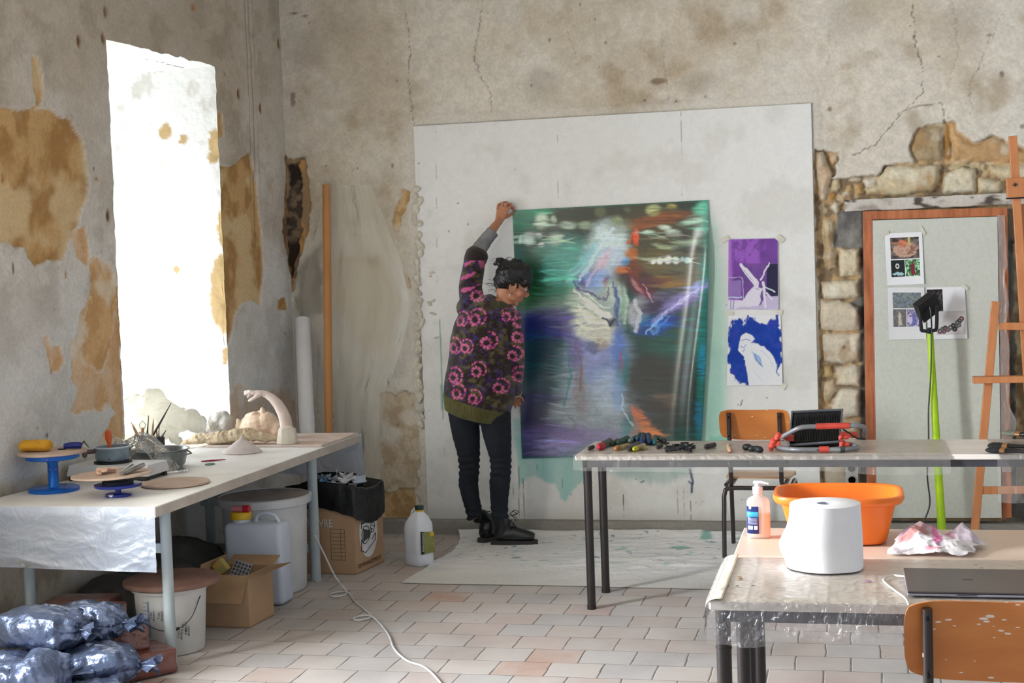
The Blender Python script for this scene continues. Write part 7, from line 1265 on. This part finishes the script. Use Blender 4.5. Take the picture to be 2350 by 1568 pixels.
b = MB(); b.sweep(wire(bot, 0, res=4), .0115, 12); b.build('stand_tube', M_gt, wl)
b = MB(); b.sweep([bot[4] + V3(0, 0, .002), (bot[4] + bot[5]) / 2 + V3(0, 0, .002)], .0145, 14); b.build('grip', M_red2, wl)
b = MB(); b.sweep([bot[5], bot[5] * .5 + bot[6] * .5], .017, 12); me = fuse(b, .004, 2); roughen(me, .005, 60, 4); P = coords(me); P[:, 2] = np.maximum(P[:, 2], MZ + .003); setco(me, P); link('foam_grip', me, mat('speckled_foam', (70, 78, 74), .9, spots=(190, 196, 190), spot_scale=70, spot_size=-.2), wl)
for (x, y, r, d_) in [(1773, 1022, .030, .03), (1784, 1003, .022, .03), (1932, 1020, .020, .03), (1930, 1004, .016, .03)]:
    p = WL(x, y, 6.84); p[2] = max(p[2], MZ + r + .003); b = MB()
    for k in range(5): a = 2 * pi * k / 5; b.ball(p + V3(.25 * r * sin(a), r * .6 * cos(a), r * .6 * sin(a)), (r * .55, r * .45, r * .45), None, 10)
    b.cyl(p - V3(.012, 0, 0), p + V3(.035, 0, 0), r * .6, n=14); me = fuse(b, .003, 2); link('knob', me, mat('coral_knob', (226, 92, 70), .5, c2=(206, 70, 54)) if x < 1800 else M_red2, wl)
b = MB(); b.box(tuple(WL(1796, 1008, 6.88) - V3(.0, .01, .008)), tuple(WL(1822, 1002, 6.90) + V3(0, .01, .008))); b.build('bracket', M_red2, wl, smooth=False)
b = MB(); b.box(tuple(WL(1928, 1001, 6.90) - V3(0, .01, .008)), tuple(WL(1968, 995, 6.92) + V3(0, .01, .008))); b.build('bracket', M_red2, wl, smooth=False)
b = MB(); b.sweep(wire([WL(1935, 986, 6.80), WL(1950, 995, 6.84), WL(1965, 1005, 6.9), WL(1984, 1009, 6.95)], 0), .004, 8); b.build('lamp_cable', M_black, wl)
b = MB(); b.sweep(wire([WL(1790, 1008, 6.82), WL(1803, 1012, 6.80), WL(1806, 1022, 6.8), WL(1800, 1028, 6.8), WL(1812, 1020, 6.8), WL(1800, 1010, 6.8)], 0), .0022, 6); b.build('chain', M_gt, wl)
# brushes at the right
def brush(label, a, e, w_, m_b, tz=0, hair_=.35):
    A, E = OZ(a[0], a[1], MZ), OZ(e[0], e[1], MZ); A[2] = E[2] = MZ + .016 + tz; t = thing('paint_brush', label, 'brush', (A + E) / 2 - V3(0, 0, .015), 'brushes on the middle table'); d = E - A
    b = MB(); b.sweep([A, A + d * .1, A + d * .25, A + d * hair_], [(w_ * .9, .008), (w_ * 1.15, .014), (w_, .014), (w_ * .8, .012)], 18); me = fuse(b, .0035, 1); roughen(me, .004, 60, 3); link('bristles', me, m_b, t)
    b = MB(); b.sweep([A + d * hair_ * .98, A + d * (hair_ + .12)], [(w_ * .82, .0125)] * 2, 18); b.build('ferrule', mat('ferrule_brass', (170, 120, 80), .4, metal=.5, spots=(60, 60, 60), spot_scale=60, spot_size=-.4), t)
    b = MB(); b.sweep([A + d * (hair_ + .1), A + d * (hair_ + .3), A + d], [(w_ * .75, .011), (w_ * .4, .010), (w_ * .3, .009)], 14); b.build('handle', M_black, t)
M_brb = mat('black_bristles', (38, 36, 38), .8, bump=.8, bscale=200)
brush('wide black brush, nearest of the brushes at the right of the middle table', (2266, 1040), (2360, 1045), .036, M_brb)
brush('second black brush lying behind the nearest one', (2270, 1030), (2365, 1034), .034, M_brb, .0)
brush('grey-green bristled brush lying behind the two black ones', (2306, 1016), (2390, 1023), .03, mat('grey_bristles', (120, 124, 108), .8, bump=.8, bscale=200), .03)
# ============================================================ wooden school chairs
M_ochre = mat('orange_plywood', (206, 128, 62), .4, c2=(188, 110, 50), scale=3, stretch=(1, 1, 3), spots=(228, 214, 202), spot_scale=30, spot_size=-.62, coat=.1)
M_seat = mat('worn_plywood_seat', (206, 166, 128), .45, c2=(190, 148, 110), scale=3, coat=.2)
M_tube = mat('brown_black_tube', (48, 36, 34), .3, c2=(36, 28, 28), spots=(206, 200, 196), spot_scale=30, spot_size=-.7, coat=.3)
def chair(label, c, rz, sc=1.0, spots=True, wd=.38, bt=.83, bb=.66):
    t = thing('school_chair', label, 'chair', (c[0], c[1], 0)); R_ = Matrix.Rotation(rz, 3, 'Z'); L = lambda x, y, z: tuple(Vector((c[0], c[1], 0)) + R_ @ Vector((x, y, z)))
    h = wd / 2; n1, n2 = 26, 14; mb = MB(); vs = []        # backrest on the -y side, seat towards +y
    for side in (0, 1):
        for i in range(n1):
            for j in range(n2):
                u, v = -1 + 2 * i / (n1 - 1), -1 + 2 * j / (n2 - 1); cu = (1 - abs(v) ** 4 * .06); xx = u * h * cu; zz = (bt + bb) / 2 + v * (bt - bb) / 2 * (1 - abs(u) ** 6 * .18) + .010 * u * u
                vs.append(L(xx, -.03 - .035 * (1 - u * u) * -1 - .02 * v + (.010 if side else 0) - .03, zz))
    f = []
    o_ = n1 * n2
    for i in range(n1 - 1):
        for j in range(n2 - 1):
            a, b_, c_, d_ = i * n2 + j, (i + 1) * n2 + j, (i + 1) * n2 + j + 1, i * n2 + j + 1; f += [(a, b_, c_, d_), (o_ + d_, o_ + c_, o_ + b_, o_ + a)]
    edge = [i * n2 for i in range(n1)] + [(n1 - 1) * n2 + j for j in range(1, n2)] + [i * n2 + n2 - 1 for i in range(n1 - 2, -1, -1)] + [j for j in range(n2 - 2, 0, -1)]
    for k in range(len(edge)): a, b_ = edge[k], edge[(k + 1) % len(edge)]; f.append((a, b_, o_ + b_, o_ + a))
    mb.add(vs, f); mb.build('backrest', M_ochre, t, ang=35)
    vs = []
    for side in (0, 1):
        for i in range(n1):
            for j in range(n2):
                u, v = -1 + 2 * i / (n1 - 1), -1 + 2 * j / (n2 - 1); xx = u * h * (1 - .05 * (1 - v) - abs(v) ** 6 * .05); yy = .18 + v * .185; zz = .455 - .012 * (1 - (v * 1.0) ** 2) - max(0, v - .6) ** 2 * .22 - (0 if side else .010); vs.append(L(xx, yy, zz))
    mb = MB(); mb.add(vs, f); mb.build('seat', M_seat, t, ang=35)
    r = .0125; xb = h - .055; xl_ = h - .01
    for s_ in (-1, 1):
        b = MB(); b.sweep([L(*p) for p in wire([(s_ * xb, -.075, bt - .012), (s_ * xb, -.066, bt - .1), (s_ * xb, -.055, .55), (s_ * xb, -.04, .47), (s_ * xb, -.02, .425), (s_ * (xb + .01), .03, .405), (s_ * (xb + .01), .20, .405), (s_ * (xb + .01), .33, .41)], 0)], r, 12); b.build('back_tube', M_tube, t)
        b = MB(); b.sweep([L(*p) for p in wire([(s_ * xl_, .36, 0), (s_ * xl_, .33, .34), (s_ * xl_, .31, .385), (s_ * xl_, .27, .395), (s_ * xl_, .10, .393)], 0)], r, 12); b.build('leg', M_tube, t)
        for z in (bt - .035, bb + .03):
            b = MB(); b.ball(L(s_ * xb, -.085, z), .006, None, 8); b.build('bolt', mat('dark_bolt', (18, 18, 18), .4, metal=.6), t)
    b = MB(); pts = wire([(-xl_ - .0, -.06, 0), (-xl_, -.02, .30), (-xl_ + .004, -.012, .36), (-xl_ + .03, -.008, .390), (0, -.006, .392), (xl_ - .03, -.008, .390), (xl_ - .004, -.012, .36), (xl_, -.02, .30), (xl_, -.06, 0)], 0)
    b.sweep([L(*p) for p in pts], r, 12); b.build('rear_leg_frame', M_tube, t); return t
ch1 = chair('orange plywood school chair standing behind the middle table, facing the wall', (-.525, 7.99), -.04, wd=.385)
ch2 = chair('orange plywood school chair in the right foreground with white paint specks on its backrest', (.325, 3.62), -.03, wd=.43, bt=.812, bb=.608)
# ============================================================ lime pole lamp
lp = thing('pole_lamp', 'lime green pole carrying a small black floodlight in front of the pale board', 'lamp', OZ(2158, 1240, 0))
yp = 8.40; a, e = OY(2134, 757, yp), OZ(2158, 1238, .0); e = V3(e[0], yp - .02, .03)
b = MB(); n_ = 30; b.sweep([a + (e - a) * k / n_ for k in range(n_ + 1)], [.018 + .006 * k / n_ for k in range(n_ + 1)], 18); b.build('pole', mat('lime_tape', (186, 224, 22), .45, c2=(160, 206, 18), scale=10), lp)
b = MB(); b.lathe([(.10, .002), (.10, .015), (.03, .03), (.025, .04)], (e[0], e[1], 0), 32); b.build('base', M_black, lp)
b = MB()
cL = OY(2127, 704, yp); RL = Matrix.Rotation(-.35, 3, 'Y') @ Matrix.Rotation(.55, 3, 'X') @ Matrix.Rotation(.5, 3, 'Z')
b.box((-.062, -.02, -.055), (.062, .03, .055), RL, cL); b.box((-.068, -.028, -.060), (.068, -.018, .060), RL, cL); b.build('floodlight', M_wl, lp, bevel=.003, smooth=False)
b = MB()
for pts in ([(2113, 716), (2113, 742), (2115, 760)], [(2150, 700), (2150, 735), (2149, 757)], [(2113, 759), (2134, 761), (2150, 757)]): b.sweep([OY(x, y, yp - .03 if x < 2140 else yp + .0) for x, y in pts], [(.003, .010)] * 3, 8)
b.cyl(OY(2134, 752, yp - .01), OY(2134, 766, yp - .01), .014, n=14); b.build('bracket', M_wl, lp, smooth=False)
b = MB(); b.sweep(wire([OY(2134, 705, yp - .04), OY(2137, 730, yp - .045), OY(2138, 765, yp - .03), OY(2136, 860, yp - .04), OY(2131, 940, yp - .04), OY(2131, 1010, yp - .04), OY(2128, 1090, yp - .04), OY(2134, 1155, yp - .04), OY(2122, 1195, yp - .05), OY(2112, 1240, yp - .06)], 0), .0042, 8); b.build('lamp_cable', M_black, lp)
# ============================================================ easel
M_beech = mat('orange_beech', (206, 136, 86), .45, c2=(190, 120, 72), scale=4, stretch=(6, 6, 1))
ea = thing('easel', 'orange beech studio easel at the right edge of the picture', 'easel', (OY(2310, 1200, 8.15)[0], 8.15, 0))
def bar(name, a, e, w_, d_, par, m, upv=(0, 1, 0)):
    a, e = V3(*a), V3(*e); t = (e - a) / np.linalg.norm(e - a); u = V3(*upv); u = u - t * (u @ t); u /= np.linalg.norm(u); s_ = np.cross(t, u); b = MB(); q = lambda p: [p - s_ * w_ / 2 - u * d_ / 2, p + s_ * w_ / 2 - u * d_ / 2, p + s_ * w_ / 2 + u * d_ / 2, p - s_ * w_ / 2 + u * d_ / 2]; b.hexa(q(a), q(e)); return b.build(name, m, par, bevel=.003, smooth=False)
ye = 8.18
def EG(x, y, yy): p = OY(x, y, yy); return p
def togr(p_top, px2, py2, yy):   # extend a member down to the floor
    q = EG(px2, py2, yy); k = (p_top[2]) / (p_top[2] - q[2]); return p_top + (q - p_top) * k
t_ = EG(2285, 692, ye); bar('leg', t_, togr(t_, 2239, 1195, ye), .044, .028, ea, M_beech)
t_ = EG(2409, 692, ye); bar('leg', t_, togr(t_, 2455, 1195, ye), .044, .028, ea, M_beech)
bar('mast', EG(2324, 312, ye + .06), EG(2372, 1100, ye + .035), .044, .024, ea, M_beech)
bar('crossbar', EG(2292, 749, ye + .004), EG(2404, 749, ye + .004), .040, .020, ea, M_beech, (0, 1, 0))
bar('crossbar', EG(2254, 1126, ye + .004), EG(2440, 1122, ye + .004), .042, .020, ea, M_beech)
bar('tray', EG(2232, 872, ye - .05), EG(2465, 868, ye - .05), .036, .07, ea, M_beech)
bar('canvas_clamp', EG(2331, 408, ye + .03), EG(2334, 456, ye + .03), .10, .045, ea, M_beech)
bar('support_leg', EG(2345, 470, ye + .10), tuple(V3(*EG(2390, 1150, ye + .30)) * [1, 1, 0] + V3(0, 0, 0)), .03, .022, ea, M_beech)
b = MB(); p = EG(2329, 424, ye - .0)
for k in range(4): a = k * pi / 2 + .3; b.sweep([p, p + V3(.013 * cos(a), 0, .013 * sin(a))], [.005, .0015], 6)
b.build('wing_nut', M_black, ea)
bar('rod', EG(2308, 456, ye + .0), EG(2352, 454, ye + .0), .008, .008, ea, M_black)
# ============================================================ foreground tables
FZ = .75
nt_ = desk('front_table', 'nearest table under clear film, with the laptop and the white tissue roll', -.385, .98, 3.795, 4.372, [(-.352, 3.845), (-.335, 4.30), (.93, 3.845), (.93, 4.30)], M_top2)
ft_ = desk('front_table', 'pinkish bare table behind the nearest one, with soap, orange tub and rag', -.368, .98, 4.384, 4.862, [(-.328, 4.43), (-.322, 4.80), (.93, 4.44), (.93, 4.80)], M_pink)
M_ff = film('front_film', (240, 240, 246), .15, .10, 1.0, 30, .6, .02)
cover('table_film', 'clear crinkled film covering the nearest table and hanging over its front edge', -.388, .975, 3.795, 4.365, FZ, .105, seed=31, nx=420, m=M_ff)
U, V = np.meshgrid(np.linspace(0, 1, 60), np.linspace(0, 1, 16), indexing='ij'); n = fbm(U * 7, V * 3, 41, 4); P = np.stack([-.391 - .02 * V * n, 3.79 + .57 * U, FZ + .003 - V * (.10 - .05 * U)], -1); 
o = gridmesh('table_film', P, None, M_ff); tag(o, 'film flap hanging over the left side of the nearest table', 'table cover')
S, T = np.meshgrid(np.linspace(0, 1, 8), np.linspace(0, 1, 60), indexing='ij'); n = fbm(S * 2, T * 10, 43, 3); P = np.stack([-.392 + .042 * S + .004 * n, 3.79 + .585 * T + .002 * n, FZ + .0055 + .004 * n - .012 * (1 - S) ** 3], -1)
o = gridmesh('tape_strip', P, None, mat('cream_masking_tape', (234, 224, 206), .6, c2=(222, 210, 190), bump=.5, bscale=60), solid=.0006); tag(o, 'strip of cream masking tape along the left edge of the nearest table', 'tape')
b = MB()
for x, y, r, col in []: pass
M_spk = [mat('spatter_%s' % n_, c_, .5) for n_, c_ in (('green', (20, 90, 60)), ('ochre', (170, 110, 40)), ('purple', (180, 120, 190)), ('teal', (110, 190, 170)))]
for x, y, rx, ry, k in [(1668, 1348, .008, .004, 0), (1692, 1348, .005, .004, 0), (1700, 1331, .006, .01, 1), (1697, 1326, .007, .004, 1), (1993, 1337, .009, .006, 2), (1728, 1347, .006, .003, 0)]:
    p = OZ(x, y, FZ); b = MB(); b.lathe([(1, 0), (.8, .0008), (.001, .001)], (p[0], p[1], FZ + .0035), 12, None, rx, ry); o = b.build('paint_spatter', M_spk[k]); setpar(o, nt_)
# tissue roll
tx, ty = OZ(1896, 1322, FZ)[:2]; ty += .105
rl_ = thing('tissue_roll', 'big white roll of paper tissue with a loose outer turn, left of the laptop', 'tissue roll', (tx, ty, FZ)); M_tis = mat('white_tissue', (246, 246, 248), .9, c2=(238, 238, 242), scale=6, bump=.15, bscale=40, bdist=.004)
hR = OY(1900, 1155, ty)[2] - FZ; n_ = 96; zz_ = np.linspace(0, 1, 26); vs = []; b = MB()
for z in zz_:
    for k in range(n_):
        a = 2 * pi * k / n_; r = .1005 + .0035 * (1 - z); lo_ = math.exp(-((a - 3.35) / .55) ** 2); r += .030 * lo_ * math.exp(-((z - .36) / .26) ** 2) + .006 * (1 - z) * math.exp(-((a - 3.1) / .9) ** 2) + .010 * math.exp(-((a - 5.6) / .35) ** 2) * max(0, .25 - z) * 3 + .0012 * math.sin(3 * a + 4 * z); vs.append((tx + r * cos(a), ty + r * sin(a), FZ + .006 + z * (hR - .006)))
m_ = len(zz_); fs = [(i * n_ + k, i * n_ + (k + 1) % n_, (i + 1) * n_ + (k + 1) % n_, (i + 1) * n_ + k) for i in range(m_ - 1) for k in range(n_)]; b.add(vs, fs)
b.lathe([(.1005, 0), (.0985, .0012), (.024, .0), (.0235, -.12), (.001, -.12)], (tx, ty, FZ + hR), 64, cap=False); b.build('paper_roll_body', M_tis, rl_, ang=35)
b = MB(); b.lathe([(.0235, -.20), (.0238, -.002), (.0215, -.001), (.021, -.20)], (tx, ty, FZ + hR), 40, cap=False); b.build('core', mat('lavender_core', (206, 204, 224), .9), rl_)
# orange tub
ux_, uy_ = -.052, 4.655; tb = thing('plastic_tub', 'orange plastic washing tub behind the tissue roll on the pinkish table', 'tub', (ux_, uy_, FZ)); hT = OY(1925, 1108, uy_ + .16)[2] - FZ
M_org = mat('orange_polypropylene', (246, 128, 38), .4, c2=(238, 112, 26), scale=3, sub=.25, spots=(226, 160, 110), spot_scale=18, spot_size=-.75)
def sq(a, e=4.0): q = (abs(cos(a)) ** e + abs(sin(a)) ** e) ** (-1 / e); return cos(a) * q, sin(a) * q
b = MB(); lv = [(.125, .085, .002), (.145, .105, .006), (.150, .110, .02), (.176, .140, hT - .035), (.180, .146, hT - .028), (.196, .160, hT - .026), (.203, .166, hT - .014), (.201, .164, hT - .002), (.192, .156, hT), (.178, .144, hT - .006), (.146, .106, .024), (.13, .09, .008), (.001, .001, .007)]
n_ = 72; vs = [(ux_ + sq(2 * pi * k / n_)[0] * a, uy_ + sq(2 * pi * k / n_)[1] * c_, FZ + z) for a, c_, z in lv for k in range(n_)]
b.add(vs, [(i * n_ + k, i * n_ + (k + 1) % n_, (i + 1) * n_ + (k + 1) % n_, (i + 1) * n_ + k) for i in range(len(lv) - 1) for k in range(n_)] + [tuple(range(n_))[::-1]]); b.build('tub_wall', M_org, tb, ang=60)
# soap bottle
sx_0, sy_0 = OZ(1741, 1238, FZ)[:2]; sy_0 += .025; sb = thing('soap_bottle', 'clear pump soap bottle with a blue label on the pinkish table', 'bottle', (sx_0, sy_0, FZ)); zs_ = lambda py: OY(1741, py, sy_0)[2]
M_cl = mat('clear_soapy_plastic', (238, 234, 230), .15, c2=(230, 222, 214), scale=8, alpha=.5, coat=.5)
def oval(lv, m, name, par, n_=40, cx=0):
    b = MB(); vs = [(sx_0 + cx + sq(2 * pi * k / n_, 2.6)[0] * a, sy_0 + sq(2 * pi * k / n_, 2.6)[1] * c_, z) for a, c_, z in lv for k in range(n_)]
    b.add(vs, [(i * n_ + k, i * n_ + (k + 1) % n_, (i + 1) * n_ + (k + 1) % n_, (i + 1) * n_ + k) for i in range(len(lv) - 1) for k in range(n_)] + [tuple(range(n_))[::-1], tuple((len(lv) - 1) * n_ + k for k in range(n_))]); return b.build(name, m, par, ang=50)
oval([(.034, .020, FZ + .001), (.038, .025, FZ + .006), (.0385, .026, FZ + .02), (.037, .025, zs_(1150)), (.032, .022, zs_(1143)), (.015, .014, zs_(1137)), (.014, .014, zs_(1130))], M_cl, 'bottle_body', sb)
oval([(.030, .018, FZ + .006), (.034, .021, FZ + .010), (.034, .022, zs_(1180)), (.033, .021, zs_(1178))], mat('peach_soap', (240, 200, 168), .5, c2=(246, 224, 206), scale=12), 'soap', sb)
oval([(.016, .016, zs_(1133)), (.0165, .0165, zs_(1118)), (.009, .009, zs_(1116)), (.009, .009, zs_(1110)), (.014, .012, zs_(1109)), (.013, .011, zs_(1104))], M_whiteen, 'pump', sb, cx=-.001)
b = MB(); z = zs_(1106); b.sweep([(sx_0 - .008, sy_0 - .0, z), (sx_0 + .015, sy_0 - .010, z), (sx_0 + .036, sy_0 - .018, z - .004)], [(.009, .004), (.006, .004), (.003, .003)], 12); b.build('spout', M_whiteen, sb)
def lab(z0, z1, m, name, u0=-.95, u1=.05, e=.0272, off=.0006):
    b = MB(); n_ = 14; vs = []
    for zz in (z0, z1):
        for k in range(n_ + 1):
            u = u0 + (u1 - u0) * k / n_; xq = u * .0385; yq = -e * (1 - abs(u) ** 2.6) ** (1 / 2.6) - off; vs.append((sx_0 + xq, sy_0 + yq, zz))
    b.add(vs, [(k, k + 1, n_ + 2 + k, n_ + 1 + k) for k in range(n_)]); return b.build(name, m, sb, solid=.0005)
lab(zs_(1222), zs_(1160), mat('navy_label', (28, 52, 120), .4), 'label'); lab(zs_(1184), zs_(1172), mat('cyan_label', (60, 170, 220), .4), 'label_band', off=.0014); lab(zs_(1213), zs_(1204), mat('white_label', (226, 230, 240), .4), 'label_print', -.85, -.45, off=.0014); lab(zs_(1213), zs_(1204), mat('white_label2', (226, 230, 240), .4), 'label_print', -.35, -.05, off=.0014)
for k in range(6): lab(zs_(1187.5 + 2.6 * k), zs_(1186.8 + 2.6 * k), bpy.data.materials['white_label'], 'label_print', -.85, -.05, off=.0014)
lab(zs_(1166), zs_(1160), bpy.data.materials['white_label'], 'label_print', -.75, -.55, off=.0014)
# rag
S, T = np.meshgrid(np.linspace(0, 1, 190), np.linspace(0, 1, 150), indexing='ij'); rx0 = OZ(2030, 1278, FZ)[0]
X_ = .085 + .30 * S + .02 * (fbm(T * 4, S * 0, 51, 3) - .5); Y_ = 4.395 + .24 * T + .06 * (fbm(S * 4, T * 2, 52, 3) - .5)
h_ = (.058 * np.exp(-(((S - .36) / .22) ** 2 + ((T - .62) / .26) ** 2)) + .052 * np.exp(-(((S - .80) / .16) ** 2 + ((T - .72) / .22) ** 2)) + .03 * np.exp(-(((S - .52) / .3) ** 2 + ((T - .3) / .2) ** 2)))
rd_ = ridge(S * 3.2 + T * 1.4, T * 3 - S * 1.2, 53, 3); Z_ = FZ + .006 + h_ * (.72 + .45 * rd_) + .02 * (rd_ - .5) * ss(0, .12, np.minimum(np.minimum(S, 1 - S), np.minimum(T, 1 - T))) ; Z_ = np.maximum(Z_, FZ + .004)
rag_keep = (sdf((S[:-1, :-1]), (T[:-1, :-1]) + 0 * S[:-1, :-1], [(.0, .10), (.22, .0), (.55, .06), (.70, .0), (.86, .12), (.84, .3), (1, .55), (.98, .98), (.7, .95), (.58, .75), (.45, 1), (.22, .98), (.12, .62), (.03, .4)]) + (fbm(S[:-1, :-1] * 9, T[:-1, :-1] * 9, 54, 3) - .5) * .06) < 0
c = np.ones(S.shape + (3,)) * lin((232, 226, 228)); n = fbm(S * 5, T * 5, 55, 4); n2_ = fbm(S * 9, T * 9, 56, 4)
for (a, b__, ra, rb, col, k) in [(.28, .55, .20, .16, (176, 116, 112), .9), (.22, .62, .10, .09, (100, 80, 104), .8), (.5, .45, .05, .3, (206, 90, 150), .85), (.47, .66, .12, .1, (206, 110, 150), .7), (.44, .12, .1, .05, (226, 130, 150), .8), (.66, .62, .05, .12, (200, 110, 160), .7), (.82, .62, .16, .26, (190, 172, 184), .8), (.4, .82, .2, .1, (206, 176, 170), .6)]: c = mixc(c, lin(col), ss(1.2, .7, np.hypot((S - a) / ra, (T - b__) / rb) + (n - .5) * .9) * k)
c = mixc(c, lin((160, 150, 164)), ss(.58, .7, n2_) * .5)
o = gridmesh('paint_rag', np.stack([X_, Y_, Z_], -1), c, matv('stained_cloth', .9, .5, 120, .002, fine=.05, spec=.1), keep=rag_keep); md = o.modifiers.new('s', 'SOLIDIFY'); md.thickness = .0016; tag(o, 'crumpled white rag stained pink and purple, right of the orange tub', 'rag')
# laptop
lx0, ly0, lw, ld = .128, 3.868, .345, .295; lpv = thing('laptop', 'closed dark grey laptop with a silver base on the nearest table', 'laptop', (lx0 + lw / 2, ly0 + ld / 2, FZ))
b = MB(); b.box((lx0, ly0, FZ + .006), (lx0 + lw, ly0 + ld, FZ + .013)); b.build('laptop_base', mat('silver_aluminium', (186, 188, 206), .25, metal=.6), lpv, bevel=.003, smooth=False)
b = MB(); b.box((lx0 + .001, ly0 + .001, FZ + .0135), (lx0 + lw - .001, ly0 + ld, FZ + .0185)); b.build('laptop_lid', mat('space_grey', (92, 86, 84), .35, metal=.4, c2=(84, 78, 78)), lpv, bevel=.0022, smooth=False)
b = MB(); b.box((lx0 + .125, ly0 - .0005, FZ + .009), (lx0 + .175, ly0 + .002, FZ + .0132)); b.build('notch', mat('notch_dark', (90, 92, 104), .4), lpv, smooth=False)
b = MB(); b.box((lx0 + .150, ly0 + .150, FZ + .0186), (lx0 + .176, ly0 + .156, FZ + .0190)); b.build('logo', M_black, lpv, smooth=False)
for dx_, dy_ in ((.02, .02), (lw - .02, .02), (.02, ld - .02), (lw - .02, ld - .02)):
    b = MB(); b.cyl((lx0 + dx_, ly0 + dy_, FZ + .0026), (lx0 + dx_, ly0 + dy_, FZ + .007), .007, n=12); b.build('foot', M_black, lpv)
b = MB(); b.sweep(wire([OZ(2100, 1325, FZ + .010), OZ(2070, 1323, FZ + .008), OZ(2048, 1321, FZ + .006), OZ(2028, 1330, FZ + .006), OZ(2036, 1342, FZ + .006), OZ(2060, 1360, FZ + .006), OZ(2078, 1374, FZ + .006), OZ(2086, 1390, FZ + .006)], 0), .0028, 8); tag(b.build('charging_cable', mat('white_cord', (232, 226, 218), .5)), 'white charging cable curling left of the laptop', 'cable')
